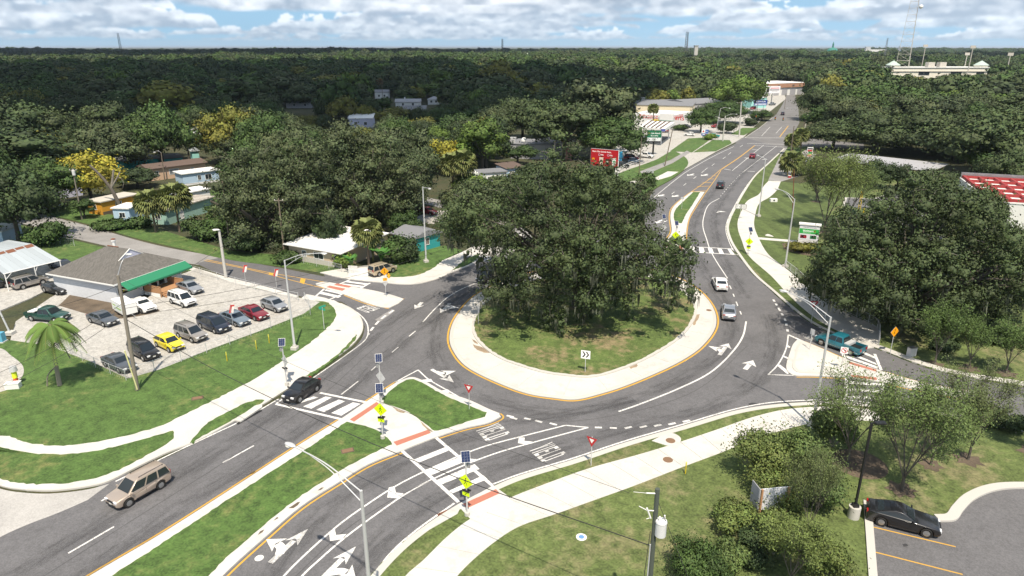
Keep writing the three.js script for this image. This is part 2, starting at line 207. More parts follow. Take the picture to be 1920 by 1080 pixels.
// central island
const islandOuter = smooth(raw(843, 637, 847, 612, 858, 591, 887, 558, 923, 537, 965, 520, 1020, 507, 1100, 499, 1180, 501, 1240, 511, 1290, 531, 1330, 566, 1343, 607, 1318, 648, 1278, 677, 1186, 719, 1130, 738, 1077, 750, 1040, 747, 990, 739, 930, 717, 873, 687, 849, 657), true);
const islandInner = smooth(raw(889, 623, 893, 594, 907, 574, 937, 554, 985, 533, 1050, 518, 1150, 513, 1225, 524, 1265, 541, 1289, 557, 1303, 586, 1280, 627, 1240, 657, 1173, 690, 1107, 708, 1060, 705, 1023, 700, 980, 688, 940, 673, 907, 650), true);
const island = thing('roundabout_island', 'tear-shaped central roundabout island of grass ringed by a pale concrete apron', 'roundabout island', null, 0, null, 'structure');
part(island, 'kerb', slabGeo(islandOuter, 0.004, 0.075), M.kerb);
{ // the apron in slabs, joints open
  const a = resample([...inset(islandOuter, 0.45), inset(islandOuter, 0.45)[0]], 144), b0 = ccw(islandInner), b = b0.slice();
  const ring = resample([...offset(b, -0.25, true), offset(b, -0.25, true)[0]], 720);
  const near = q => { let best = 0, d = 1e9; for (let i = 0; i < ring.length; i++) { const e = ring[i].distanceTo(q); if (e < d) { d = e; best = i; } } return ring[best]; };
  const inner = a.map(near);
  for (let i = 0; i < 144; i += 6) { const A = a.slice(i, i + 7).map(q => q.clone()), B = inner.slice(i, i + 7).map(q => q.clone()); A[6].lerp(A[5], 0.06); B[6].lerp(B[5], 0.06); part(island, 'paving_slab', slabGeo([...A, ...B.reverse()], 0.02, 0.1), M.concrete); }
  part(island, 'inner_kerb', slabGeo(offset(b, -0.25, true), 0.05, 0.24), M.kerb);
  part(island, 'grass', slabGeo(ragged(offset(b, 0.12, true), 0.07), 0.06, 0.27), M.grass3);
}
// south-east land: kerb slab, path in slabs, grass
const seEdge = cv(600, 1215, 690, 1090, 740, 1035, 783, 999, 853, 952, 927, 914, 973, 895, 1073, 865, 1173, 832, 1280, 801, 1380, 772, 1447, 761, 1520, 756, 1563, 755, 1700, 767, 1790, 779, 1920, 808, 2200, 862);
land('lawn', [...seEdge, ...raw(2300, 1000, 2300, 1400, 500, 1400)], M.grass2, 'worn lawn spreading from the south-east kerb to the parking lot', 'lawn', 0.12);
{
  const k = offset(seEdge, -0.55); S('kerb', slabGeo([...offset(seEdge, 0.02), ...k.slice().reverse()], 0.01, 0.14), M.kerb, 'pale concrete kerb sweeping along the south-east side of the roundabout', 'kerb');
}
const pathL = cv(700, 1165, 763, 1080, 790, 1057, 840, 1008, 880, 977, 955, 937, 1023, 910, 1107, 880, 1190, 857, 1257, 837, 1347, 807, 1413, 784, 1467, 771, 1513, 766, 1570, 764, 1650, 772), pathR = cv(790, 1165, 860, 1080, 890, 1050, 930, 1017, 973, 990, 1040, 967, 1107, 943, 1190, 913, 1280, 878, 1347, 853, 1420, 824, 1497, 801, 1560, 790, 1650, 792);
function slabPath(name, L, R, n, label, top = 0.15, skew = 0) {
  const t = thing(name, label, 'path', null, 0, null, 'structure'), a = resample(L, n * 4), b = resample(R, n * 4);
  for (let i = 0; i < n; i++) { const A = a.slice(i * 4, i * 4 + 5).map(q => q.clone()), B = b.slice(i * 4, i * 4 + 5).map(q => q.clone()); A[4].lerp(A[3], 0.055); B[4].lerp(B[3], 0.055); part(t, 'paving_slab', slabGeo([...A, ...B.reverse()], 0.02, top), M.concrete); }
  return t;
}
slabPath('path', pathL, pathR, 22, 'wide pale concrete path sweeping up the south-east lawn');
{
  const f = thing('crossing_ramp', 'pale concrete ramp with brick red strip at the near end of the front crossing', 'ramp', null, 0, null, 'structure');
  part(f, 'ramp_slab', slabGeo(raw(858, 950, 925, 913, 950, 931, 958, 940, 884, 978), 0.02, 0.147), M.concrete);
  part(f, 'tactile_strip', slabGeo(raw(868, 948, 930, 920, 937, 928, 876, 956), 0.02, 0.156), M.tactile);
}
S('manhole_pad', slabGeo(cv(1222, 829, 1245, 818, 1262, 815, 1276, 824, 1270, 836, 1250, 838), 0.02, 0.153), M.concrete, 'small pale concrete pad beside the path by the south kerb', 'pad');
S('storm_drain_pad', slabGeo(raw(790, 1001, 838, 968, 862, 957, 858, 966, 800, 999), 0.02, 0.155), M.concrete, 'pale concrete storm drain top on the front kerb', 'drain');
// east leg: far verge
const eEdge = cv(1600, 640, 1645, 655, 1713, 681, 1780, 701, 1920, 725, 2200, 772);
land('lawn', [...raw(1600, 640), ...eEdge, ...raw(2300, 700, 2300, 300, 1700, 330), ...raw(1500, 420, 1560, 560)], M.grass2, 'shaded grass and leaf litter under the large oak on the east side', 'lawn', 0.12);
{ const k = offset(eEdge, 1.0); S('kerb', slabGeo([...eEdge, ...k.slice().reverse()], 0.01, 0.16), M.kerb, 'broad pale kerb along the far side of the east road', 'kerb'); }
// east splitter island
const eIsland = thing('splitter_island', 'pale concrete wedge island dividing the east road at its crossing', 'traffic island', null, 0, null, 'structure');
part(eIsland, 'kerb', slabGeo([...cv(1502, 639, 1540, 655, 1583, 674, 1653, 697, 1725, 718, 1815, 735), ...raw(1830, 744, 1813, 750), ...cv(1715, 731, 1658, 719, 1583, 709, 1520, 706, 1489, 705, 1478, 699, 1474, 690, 1480, 665, 1487, 647, 1494, 639)], 0.004, Y_KERB), M.concrete);
part(eIsland, 'inner_kerb', slabGeo([...cv(1500, 643, 1540, 658, 1583, 678), ...raw(1583, 703), ...cv(1520, 702, 1495, 700, 1486, 692, 1490, 668, 1494, 650)], 0.02, 0.19), M.kerb);
part(eIsland, 'paving_slab', slabGeo([...cv(1502, 647, 1540, 661, 1582, 680), ...raw(1582, 701), ...cv(1520, 700, 1499, 698, 1491, 690, 1494, 668, 1498, 653)], 0.02, 0.20), M.concrete);
for (const p of [raw(1592, 680, 1643, 695, 1643, 699, 1592, 684), raw(1595, 705, 1643, 710, 1644, 715, 1597, 709)]) part(eIsland, 'tactile_strip', slabGeo(p, 0.05, 0.142), M.tactile);
// west splitter island
const wIsland = thing('splitter_island', 'narrow pale concrete island dividing the west road at its crossing', 'traffic island', null, 0, null, 'structure');
part(wIsland, 'kerb', slabGeo([...cv(592, 533, 607, 530, 650, 537, 700, 546, 740, 556, 757, 562), ...raw(748, 570), ...cv(731, 578, 715, 577, 690, 570, 650, 555, 615, 543, 594, 536)], 0.004, Y_KERB), M.concrete);
for (const p of [raw(618, 537, 648, 543, 642, 547, 612, 540), raw(632, 533, 660, 538, 654, 541, 626, 536)]) part(wIsland, 'tactile_strip', slabGeo(p, 0.05, 0.142), M.tactile);
// north-west corner
land('pavement', [...cv(600, 512, 640, 522, 707, 530, 773, 534, 813, 526, 847, 512, 887, 496, 920, 475), ...raw(985, 470, 980, 440), ...cv(900, 455, 870, 472, 833, 488, 800, 500, 720, 500, 640, 505)], M.concrete, 'pale concrete pavement on the far corner below the palm house', 'pavement', Y_WALK);
land('lawn', [...cv(724, 521, 773, 519, 807, 507, 833, 488, 868, 471), ...raw(835, 462, 770, 470, 735, 495)], M.grass, 'green lawn in front of the teal house', 'lawn', 0.15);
land('lawn', [...cv(848, 508, 880, 497, 896, 484, 900, 476), ...cv(880, 484, 862, 496)], M.grass, 'small grass wedge by the far kerb under the oak', 'lawn', 0.15);
land('verge', [...cv(-120, 340, 83, 400, 167, 421, 267, 450, 333, 465, 433, 488, 533, 501, 600, 512, 640, 521), ...raw(640, 500, 560, 482, 430, 470, 330, 440, 240, 410, 60, 370, -120, 320)], M.grass, 'weedy green verge along the far side of the west street', 'verge', 0.06);
land('verge', [...cv(-140, 380, 60, 428, 127, 448, 230, 472, 340, 497, 417, 520, 470, 532), ...raw(500, 552, 455, 552, 370, 515, 345, 506, 180, 510, -140, 470)], M.grass, 'grass along the near side of the west street behind the shop', 'verge', 0.06);
S('pavement', slabGeo([...cv(345, 497, 417, 518, 500, 539, 560, 556), ...cv(552, 560, 500, 546, 417, 526, 345, 503)], 0.004, 0.10), M.concrete, 'thin concrete footway edging the west street beside the lot', 'pavement');
S('parking_lot', slabGeo([...raw(30, 605, 95, 560, 150, 530, 265, 570, 330, 520, 370, 505, 430, 530, 500, 548, 560, 560, 600, 568, 570, 590, 500, 618, 400, 655, 300, 695, 240, 712, 170, 680, 90, 650, 20, 640)], 0.002, 0.165), M.gravel, 'pale gravel used-car lot in front of the grey-roofed shop', 'parking lot');
S('dirt_patch', slabGeo(cv(110, 575, 150, 545, 230, 570, 300, 585, 220, 600, 160, 590), 0.02, 0.172), M.dirt, 'bare brown earth with dry litter beside the shop wall', 'ground');
S('driveway', slabGeo(raw(-160, 600, 0, 585, 60, 560, 110, 535, 160, 525, 100, 500, -160, 470), 0.002, 0.17), M.gravel, 'pale dirt drive in front of the metal carport', 'driveway');
S('driveway', slabGeo(cv(-160, 640, 0, 655, 20, 668, 44, 690, 40, 712, 10, 735, -160, 760), 0.002, 0.17), M.gravel, 'round end of a tan concrete drive at the left edge', 'driveway');
// north-east: grass, winding path, verge
const neEdge = cv(1469, 279, 1438, 308, 1414, 330, 1394, 359, 1379, 385, 1365, 414, 1362, 431, 1370, 456, 1386, 481, 1414, 517, 1447, 546, 1480, 575, 1513, 601, 1547, 620, 1600, 642);
land('lawn', [...neEdge, ...raw(1640, 600, 1600, 540, 1700, 330, 1560, 330, 1500, 345, 1464, 341, 1440, 339)], M.mown, 'striped mown lawn along the east side of the far road', 'lawn', 0.11);
{ const k = offset(neEdge, 0.45); S('kerb', slabGeo([...neEdge, ...k.slice().reverse()], 0.01, 0.14), M.kerb, 'pale kerb down the east side of the far road', 'kerb'); }
slabPath('path', cv(1441, 340, 1431, 351, 1422, 366, 1402, 377, 1390, 397, 1383, 417, 1384, 433, 1390, 450, 1403, 480, 1447, 520, 1480, 556, 1513, 586, 1547, 610, 1590, 632, 1625, 655), cv(1464, 341, 1456, 358, 1442, 371, 1424, 382, 1416, 404, 1414, 424, 1422, 447, 1442, 480, 1470, 502, 1493, 521, 1530, 556, 1560, 575, 1600, 594, 1643, 615, 1648, 652), 20, 'winding concrete path from the far road down to the east crossing', 0.135);
land('lawn', cv(1372, 470, 1392, 483, 1413, 512, 1447, 543, 1480, 572), M.grass2, 'thin grass sliver at the east kerb', 'lawn', 0.112);
S('driveway', slabGeo(raw(1438, 308, 1469, 279, 1500, 272, 1530, 290, 1500, 330, 1464, 341, 1441, 340, 1413, 331), 0.004, 0.09), M.old, 'old concrete forecourt beside the far road', 'driveway');
// north-east median
const neMedian = thing('median_island', 'slim grass median with pale kerb on the far road', 'median', null, 0, null, 'structure');
const nm = [...cv(1296, 361, 1276, 376, 1261, 391, 1257, 406, 1259, 436, 1250, 452, 1240, 468), ...raw(1286, 468), ...cv(1286, 450, 1287, 431, 1292, 409, 1304, 387, 1321, 361), ...raw(1310, 360)];
part(neMedian, 'kerb', slabGeo(nm, 0.004, Y_KERB), M.concrete);
part(neMedian, 'grass', slabGeo(ragged([...cv(1300, 361, 1284, 376, 1268, 392, 1263, 405, 1265, 418), ...raw(1278, 420), ...cv(1286, 403, 1300, 382, 1313, 361)], 0.06), 0.02, 0.16), M.grass);
part(neMedian, 'grass', slabGeo(ragged(cv(1256, 450, 1266, 438, 1277, 446, 1276, 459, 1252, 457), 0.06), 0.02, 0.16), M.grass);
for (const p of [raw(1272, 462, 1280, 462, 1280, 470, 1272, 470), raw(1250, 456, 1256, 458, 1250, 465, 1244, 463)]) part(neMedian, 'tactile_strip', slabGeo(p, 0.02, 0.142), M.tactile);
// north side of the far road
S('forecourt', slabGeo(raw(1100, 330, 1165, 300, 1150, 270, 1170, 215, 1290, 195, 1420, 200, 1440, 180, 1470, 176, 1474, 185, 1440, 212, 1396, 256, 1376, 268, 1342, 285, 1290, 314, 1262, 330), 0.002, 0.05), M.gravel, 'bleached concrete forecourts of the shops along the far road', 'forecourt');
land('lawn', cv(1100, 350, 1180, 318, 1230, 300, 1262, 284, 1282, 293, 1290, 308, 1262, 334, 1227, 354, 1195, 370), M.grass, 'green verge with a sloping path beside the red billboard', 'lawn', 0.10);
land('lawn', raw(1256, 284, 1290, 260, 1325, 258, 1332, 262, 1298, 286), M.grass, 'green grass island in front of the petrol station', 'lawn', 0.10);
land('lawn', raw(1300, 286, 1336, 263, 1368, 263, 1372, 269, 1342, 284), M.grass, 'green grass corner beside the far crossing', 'lawn', 0.10);
land('lawn', raw(1395, 254, 1370, 252, 1392, 240, 1420, 240), M.grass, 'small grass plot beyond the far crossing', 'lawn', 0.10);
land('lawn', raw(1462, 297, 1478, 276, 1520, 275, 1500, 288), M.grass, 'small grass plot by the petrol price sign', 'lawn', 0.12);
S('path', slabGeo(raw(1200, 322, 1258, 300, 1288, 283, 1294, 286, 1262, 306, 1206, 330), 0.01, 0.115), M.old, 'grey strip of old pavement across the far verge', 'path');
S('path', slabGeo(raw(1180, 341, 1225, 336, 1252, 322, 1272, 323, 1258, 331, 1228, 340, 1183, 345), 0.01, 0.12), M.concrete, 'short pale concrete path on the far verge', 'path');
// parking lot, lower right
const lotL = raw(1622, 944, 1640, 1180), lotC = cv(1757, 977, 1783, 975, 1797, 958, 1820, 936, 1863, 919, 1920, 915, 2150, 930);
S('parking_lot', slabGeo([...raw(1640, 1180, 1622, 944), ...lotC, ...raw(2300, 1180)], 0.05, 0.128), M.asphalt, 'grey asphalt parking lot in the lower right corner with yellow bay lines', 'parking lot');
{ const a = [...raw(1618, 942, 1634, 1180)], b = [...raw(1633, 948, 1652, 1180)]; S('kerb', slabGeo([...a, ...b.reverse()], 0.05, 0.27), M.kerb, 'straight white kerb at the head of the parking bays', 'kerb'); }
{ const a = offset(lotC, 0.45), b = offset(lotC, -0.3); S('kerb', slabGeo([...a, ...b.reverse()], 0.05, 0.27), M.kerb, 'curved white kerb round the top of the parking lot', 'kerb'); }
{ const t = thing('bay_markings', 'yellow bay lines on the parking lot', 'road marking', null, 0, null, 'structure'); for (const p of [raw(1637, 991, 1791, 1028), raw(1640, 1038, 1804, 1080), raw(1645, 1090, 1830, 1145)]) part(t, 'bay_line', lineGeo(p, 0.11, 0.134), M.yellow); }
// ---------------------------------------------------------------- painted markings on the road
const mark = (name, geo, mat = M.white) => part(road, name, geo, mat);
const ym = (p, w = 0.15, y = Y_MARK) => mark('edge_line', lineGeo(p, w, y), M.yellow);
const wm = (p, w = 0.15, y = Y_MARK) => mark('lane_line', lineGeo(p, w, y));
// yellow edge lines round the islands and medians
ym(offset(ccw([...islandOuter.slice(0, -1)]), -0.22, true).concat([offset(ccw([...islandOuter.slice(0, -1)]), -0.22, true)[0]]), 0.2);
ym(offset(cv(60, 1150, 173, 1080, 300, 1005, 413, 933, 560, 837, 640, 787), 0.28));
ym(offset(cv(684, 757, 735, 724, 748, 716), 0.28));
ym(offset(cv(934, 777, 939, 783, 917, 794, 873, 804, 822, 820), 0.25)); ym(offset(cv(753, 847, 690, 873, 637, 905, 567, 950, 500, 1007, 420, 1080, 360, 1150), 0.25));
ym(offset(cv(1506, 641, 1540, 655, 1583, 674), 0.2)); ym(offset(cv(1654, 697, 1725, 718, 1815, 735), 0.2)); ym(offset(cv(1492, 706, 1520, 706, 1583, 709), -0.2)); ym(offset(cv(1658, 719, 1715, 731, 1813, 750), -0.2));
ym(cv(643, 536, 690, 545, 758, 561)); ym(cv(645, 554, 690, 571, 729, 579)); ym(cv(387, 487, 440, 498, 503, 511, 560, 521, 632, 533)); ym(cv(383, 489, 440, 500, 503, 514, 540, 524, 608, 541));
for (const p of [raw(506, 511, 513, 513, 511, 517, 503, 515), raw(564, 522, 573, 524, 570, 533, 562, 530)]) mark('hatch_bar', sheetGeo(p, Y_MARK + 0.004), M.yellow);
ym(offset(cv(1321, 361, 1304, 387, 1291, 409, 1286, 431, 1285, 450, 1287, 461), 0.25)); ym(offset(cv(1296, 361, 1276, 376, 1261, 391, 1257, 406, 1259, 436, 1251, 449), -0.25));
ym(cv(1351, 318, 1330, 336, 1296, 360), 0.16); ym(cv(1352, 319, 1342, 335, 1323, 361), 0.16); ym(cv(1415, 273, 1385, 296, 1352, 318), 0.3); ym(raw(1478, 236, 1462, 257), 0.3);
for (const [a, b, c, d] of [[1295, 360, 1324, 358], [1307, 350, 1330, 349], [1317, 343, 1334, 342.5], [1327, 336, 1339, 335.5], [1335, 330, 1344, 330]]) ym(raw(a, b, c, d), 0.35, Y_MARK + 0.004);
// white lines
wm(offset(cv(210, 899, 257, 876, 310, 850, 400, 808, 440, 789, 515, 746), -0.55)); wm(cv(518, 757, 545, 738, 600, 700, 650, 665, 686, 636, 690, 615, 684, 600, 665, 583, 640, 571, 624, 563));
for (const p of [raw(128, 1038, 214, 988), raw(418, 868, 476, 836), raw(190, 940, 205, 931), raw(640, 740, 672, 715), raw(696, 695, 712, 681), raw(735, 661, 747, 651), raw(767, 631, 779, 621)]) wm(p, 0.15);
wm(cv(793, 604, 815, 580, 842, 556, 875, 538, 925, 521, 990, 500));
wm(cv(1160, 772, 1200, 758, 1270, 730, 1330, 700, 1375, 658, 1393, 630, 1399, 603), 0.2);
mark('dashed_line', dashes(cv(1390, 590, 1381, 568, 1370, 540, 1362, 524), 1.3, 2.1, 0.15, Y_MARK)); wm(cv(1364, 522, 1345, 493, 1332, 470, 1325, 449, 1318, 425, 1320, 405, 1330, 383, 1349, 372));
mark('dashed_line', dashes(cv(1351, 368, 1370, 346, 1393, 322), 1.0, 1.7, 0.15, Y_MARK));
for (const [a, b] of [[936.5, 780], [963, 784.5], [1010, 790.5], [1037.5, 795.5], [1122, 802], [1150, 803], [1178, 802], [1206, 800.5], [1233, 798], [1260, 795], [1287, 790]].map(q => q)) { const sl = a < 1050 ? 2.0 : a < 1160 ? 0.2 : -1.6; if (a > 940) wm(raw(a - 6.5, b - sl, a + 6.5, b + sl), 0.26); else wm(raw(950, 779.5, 963, 782.5), 0.26); }
wm(raw(983, 784.5, 995, 787), 0.26);
const sepL = cv(480, 1150, 533, 1080, 590, 1024, 640, 981, 683, 950, 740, 913, 790, 887, 857, 857, 907, 838, 973, 820, 1060, 798), sepR = cv(500, 1165, 567, 1080, 600, 1049, 640, 1014, 683, 981, 723, 952, 760, 927, 807, 901, 887, 866, 940, 847, 1007, 828, 1103, 802);
wm(sepL, 0.16); wm(sepR, 0.16); wm(raw(1060, 798, 1103, 802), 0.16, Y_MARK + 0.003);
for (const p of [raw(973, 821, 984, 821, 983, 827, 999, 829, 988, 833.5, 971, 831.5), raw(729, 915, 740, 912, 742, 924, 757, 926, 745, 935, 726, 933.5), raw(617, 1000, 628, 992, 630, 1004, 650, 1002, 640, 1012, 619, 1015), raw(864, 853, 878, 851, 877, 860, 897, 862, 885, 866, 866, 863)]) mark('chevron', sheetGeo(p, Y_MARK + 0.006));
wm(cv(620, 1180, 695, 1085, 737, 1033, 779, 996, 852, 944), 0.16); wm(cv(925, 908, 973, 890, 1073, 860, 1173, 827, 1280, 796, 1380, 767, 1447, 755, 1520, 750.5, 1563, 749, 1640, 756), 0.16);
wm(offset(cv(1280, 677, 1320, 647), -0.3), 0.01);
// splitter outlines
wm(raw(741, 717, 784, 694), 0.16); wm(cv(784, 694, 804, 712, 842, 734, 880, 755, 936, 776), 0.16, Y_MARK + 0.003);
for (const p of [raw(789, 713, 808, 711, 812, 716, 796, 717), raw(820, 734, 840, 731, 846, 736, 830, 738)]) mark('hatch_bar', sheetGeo(p, Y_MARK + 0.006));
wm(raw(1478, 628, 1507, 641), 0.3, Y_MARK + 0.003); wm(cv(1478, 628, 1475, 650, 1468, 668, 1457, 686, 1440, 703)); wm(raw(1440, 703, 1496, 704.5), 0.16, Y_MARK + 0.004);
for (const p of [raw(1478, 648, 1482, 651, 1480, 653, 1475, 650), raw(1469, 667, 1478, 671, 1478, 674, 1467, 669), raw(1457, 686, 1462, 684, 1482, 699, 1476, 702)]) mark('hatch_bar', sheetGeo(p, Y_MARK + 0.007));
mark('dashed_line', dashes(cv(1477, 622, 1472, 600, 1462, 582, 1450, 562), 0.9, 0.9, 0.28, Y_MARK)); mark('dashed_line', dashes(cv(738, 582, 715, 598, 700, 614, 690, 628), 1.1, 0.9, 0.28, Y_MARK));
// far road
for (const p of [cv(1224, 372, 1262, 341, 1289, 321, 1342, 291, 1376, 275), raw(1397, 258, 1424, 240, 1450, 219), raw(1432, 272, 1373, 320), raw(1456, 274, 1393, 323), cv(1470, 278, 1438, 308, 1414, 330, 1393, 359, 1378, 385, 1364, 414, 1361, 431, 1367, 453, 1375, 470), raw(1444, 238, 1428, 255), raw(1466, 238, 1455, 250)]) wm(p, 0.14);
for (const [a, b, c, d] of [[1392, 258, 1482, 259], [1415, 273, 1470, 276], [1401, 269, 1472, 271], [1358, 317, 1370, 319], [1401, 321, 1415, 322], [1410, 280, 1421, 281], [1404, 234, 1410, 234]]) wm(raw(a, b, c, d), 0.35, Y_MARK + 0.003);
for (const [a, b] of [[1368, 288], [1358, 296], [1337, 309], [1324, 317], [1318, 322], [1303, 333], [1284, 346], [1262, 362], [1238, 379], [1390, 274]]) wm(raw(a - 2.6, b + 2, a + 2.6, b - 2), 0.14);
// arrows: a tail that runs to a barbed head
function arrow(px, w, hl, hw, y) { const p = resample(cv(...px), 24), n = p.length, T = lengthOf(p); let k = n - 1, s = 0; while (k > 1 && s < hl * 0.8) { s += p[k].distanceTo(p[k - 1]); k--; } const tip = p[n - 1], bk = p[k], d = tip.clone().sub(bk).normalize(), l = V3(d.z, 0, -d.x), base = tip.clone().addScaledVector(d, -hl); return [lineGeo(p.slice(0, k + 1), w, y), sheetGeo([tip, base.clone().addScaledVector(l, hw / 2), tip.clone().addScaledVector(d, -hl * 0.7), base.clone().addScaledVector(l, -hw / 2)], y + 0.003)]; }
function arrows(...list) { mark('arrow', list.flatMap(([px, w, hl, hw], i) => arrow(px, w, hl, hw, Y_MARK + i * 0.006))); }
arrows([[507, 1056, 545, 1020, 578, 992], 0.42, 1.7, 1.15], [[524, 1040, 527, 1027, 515, 1018, 499, 1012], 0.62, 1.3, 1.5]);
arrows([[600, 1090, 640, 1050, 668, 1025], 0.42, 1.7, 1.15], [[615, 1075, 640, 1072, 655, 1078, 668, 1088], 0.6, 1.3, 1.5]);
arrows([[809, 693, 830, 705, 851, 717.5], 0.4, 1.7, 1.3], [[817, 697, 829, 700, 842, 699, 855, 696], 0.42, 1.5, 1.4]);
arrows([[1349, 666, 1358, 654, 1366, 644], 0.45, 1.5, 1.5], [[1352, 660, 1346, 655, 1328, 649], 0.45, 1.5, 1.4]);
arrows([[1397, 693, 1405, 684, 1412, 676], 0.5, 1.5, 1.6]);
arrows([[791, 567, 784, 574, 777, 580], 0.5, 1.6, 1.4]); arrows([[843, 569, 835, 578, 825, 587], 0.5, 1.6, 1.4], [[838, 575, 848, 577, 861, 577.5], 0.45, 1.5, 1.5]);
for (const [x, y] of [[1294, 328], [1320, 328.5], [1238, 367], [1265, 368]]) arrows([[x + 7, y - 2, x, y, x - 6, y + 1.5], 0.55, 1.8, 1.8], [[x + 1, y, x + 5, y + 1, x + 9, y + 1], 0.5, 1.6, 1.6]);
arrows([[1244, 412, 1238, 414, 1231, 419], 0.5, 1.5, 1.6], [[1240, 414, 1246, 415, 1252, 414], 0.45, 1.3, 1.5]); arrows([[1344, 399, 1350, 396.5, 1362, 397.5], 0.45, 1.8, 1.4]);
arrows([[1405, 297, 1394, 296], 0.5, 2, 1.6]); arrows([[1437, 299, 1427, 299], 0.5, 2, 1.6]);
mark('round_spot', (() => { const g = new THREE.CircleGeometry(0.3, 20); g.rotateX(-Math.PI / 2); const q = G(486, 1047); g.translate(q.x, Y_MARK, q.z); return g; })());
// crossings: two border lines and bars between
function crossing(outA, outB, bars) { const c = new THREE.Group(); c.name = 'crossing'; road.add(c); for (const p of [outA, outB]) part(c, 'border_line', lineGeo(raw(...p), 0.3, Y_MARK + 0.008), M.white); for (const b of bars) part(c, 'crossing_bar', sheetGeo(raw(...b), Y_MARK + 0.012), M.white); }
crossing([517, 758, 642, 787], [600, 737, 687, 755], [[541, 758, 588, 744, 597, 746, 551, 760], [568, 763, 611, 744, 622, 746, 584, 767], [593, 769, 635, 750, 647, 753, 608, 773], [621, 775, 662, 755, 676, 758, 640, 780]]);
crossing([754, 846, 860, 942], [814, 818, 924, 912], [[775, 863, 838, 838, 845, 844, 783, 869], [797, 882, 862, 858, 872, 866, 808, 892], [817, 902, 890, 871, 899, 880, 826, 910], [842, 921, 906, 892, 914, 899, 848, 926]]);
crossing([1579, 661, 1586, 677], [1640, 664, 1652, 694], [[1586, 667, 1646, 688, 1645, 692, 1588, 672], [1608, 667, 1642, 681, 1644, 685, 1605, 670], [1620, 660, 1639, 669, 1641, 673, 1618, 664]]);
crossing([1587, 710, 1585, 752], [1655, 718, 1655, 754], [[1591, 715, 1652, 720, 1652, 724, 1591, 720], [1590, 729, 1652, 732, 1652, 737, 1590, 733], [1589, 743, 1652, 745, 1652, 749, 1589, 747]]);
crossing([1283, 462, 1375, 467], [1283, 472, 1385, 478], [[1292, 463, 1302, 464, 1304, 474, 1293, 473], [1310, 464, 1319, 465, 1322, 475, 1312, 474], [1327, 465, 1335, 466, 1339, 476, 1330, 475], [1345, 466, 1353, 467, 1358, 477, 1349, 476], [1364, 467, 1371, 468, 1378, 478, 1370, 477]]);
crossing([1238, 462, 1212, 466], [1244, 470, 1216, 474], [[1218, 467, 1228, 465, 1232, 471, 1222, 473]]);
crossing([592, 556, 608, 542], [618, 562, 646, 550], [[605, 548, 640, 556, 634, 559, 598, 551], [612, 543, 645, 550, 642, 553, 608, 545]]);
crossing([634, 534, 656, 525], [676, 541, 694, 531], [[643, 532, 685, 537, 681, 540, 638, 534], [650, 527, 690, 532, 687, 535, 646, 529]]);
crossing([880, 480, 950, 452], [905, 490, 972, 462], [[895, 482, 905, 478, 918, 482, 906, 486], [925, 470, 935, 466, 948, 470, 938, 474]]);
// YIELD set in tall block letters, one stroke per bar
function yieldWord(c) {
  const [bl, tl, tr, br] = raw(...c), at = (u, v) => bl.clone().multiplyScalar((1 - u) * (1 - v)).addScaledVector(tl, (1 - u) * v).addScaledVector(tr, u * v).addScaledVector(br, u * (1 - v));
  const q = (a, b, c2, d) => [at(...a), at(...b), at(...c2), at(...d)], r = (u0, v0, u1, v1) => q([u0, v0], [u1, v0], [u1, v1], [u0, v1]), W = 0.045, L = [];
  L.push(r(0.065, 0, 0.11, 0.45), q([0.065, 0.44], [0.11, 0.44], [0.04, 1], [0, 1]), q([0.085, 0.44], [0.11, 0.42], [0.18, 1], [0.14, 1]));          // Y
  L.push(r(0.235, 0, 0.28, 1));                                                                                                                       // I
  L.push(r(0.345, 0, 0.39, 1), r(0.395, 0, 0.53, 0.16), r(0.395, 0.44, 0.50, 0.58), r(0.395, 0.84, 0.53, 1));                                         // E
  L.push(r(0.585, 0, 0.63, 1), r(0.635, 0, 0.76, 0.16));                                                                                              // L
  L.push(r(0.81, 0, 0.855, 1), r(0.86, 0.84, 0.95, 1), r(0.86, 0, 0.95, 0.16), r(0.955, 0.1, 1, 0.9));                                                // D
  mark('yield_lettering', L.map((p, i) => sheetGeo(p, Y_MARK + (i % 3) * 0.002)));
}
yieldWord([891, 807, 935, 793, 957, 813, 912, 828]); yieldWord([991, 844.5, 1035, 829, 1062, 851, 1018, 867.5]); yieldWord([690, 571, 712.5, 579, 689.5, 587, 667, 578.5]); yieldWord([1527, 642, 1508, 633.5, 1521, 628, 1540, 636]);
// worn lids, drains, patches
for (const [x, y, r, y0] of [[1257, 829, 0.42, 0.158], [1252, 865, 0.42, 0.155], [1329, 583, 0.35, 0.106]]) { const q = G(x, y); S('manhole_cover', cyl(r, r, 0.012, q.x, y0, q.z, 20), M.lid, ['round rusty manhole cover on the small kerbside pad', 'round rusty manhole cover in the middle of the wide path', 'round rusty cover set in the roundabout apron'][[1257, 1252, 1329].indexOf(x)], 'manhole cover').userData.kind = 'thing'; }
{ const q = G(1090, 1010), t = thing('valve_cover', 'small white ringed valve cover with blue centre in the lawn', 'valve cover', V3(q.x, 0.12, q.z)); part(t, 'ring', cyl(0.38, 0.38, 0.03, 0, 0, 0, 20), M.whitePaint); part(t, 'lid', cyl(0.2, 0.2, 0.02, 0, 0.03, 0, 16), std(0.12, 0.26, 0.5)); }
{ const t = thing('storm_drain', 'rusty slotted storm drain grate by the front crossing', 'storm drain', null); const a = raw(820, 965, 838, 957, 843, 964, 824, 973); part(t, 'frame', slabGeo(a, 0.02, 0.05), M.rust); for (let i = 0; i < 7; i++) { const u = (i + 0.5) / 7, p = a[0].clone().lerp(a[1], u), q2 = a[3].clone().lerp(a[2], u); p.y = q2.y = 0.06; part(t, 'slat', rod(p, q2, 0.035), M.rust); } }
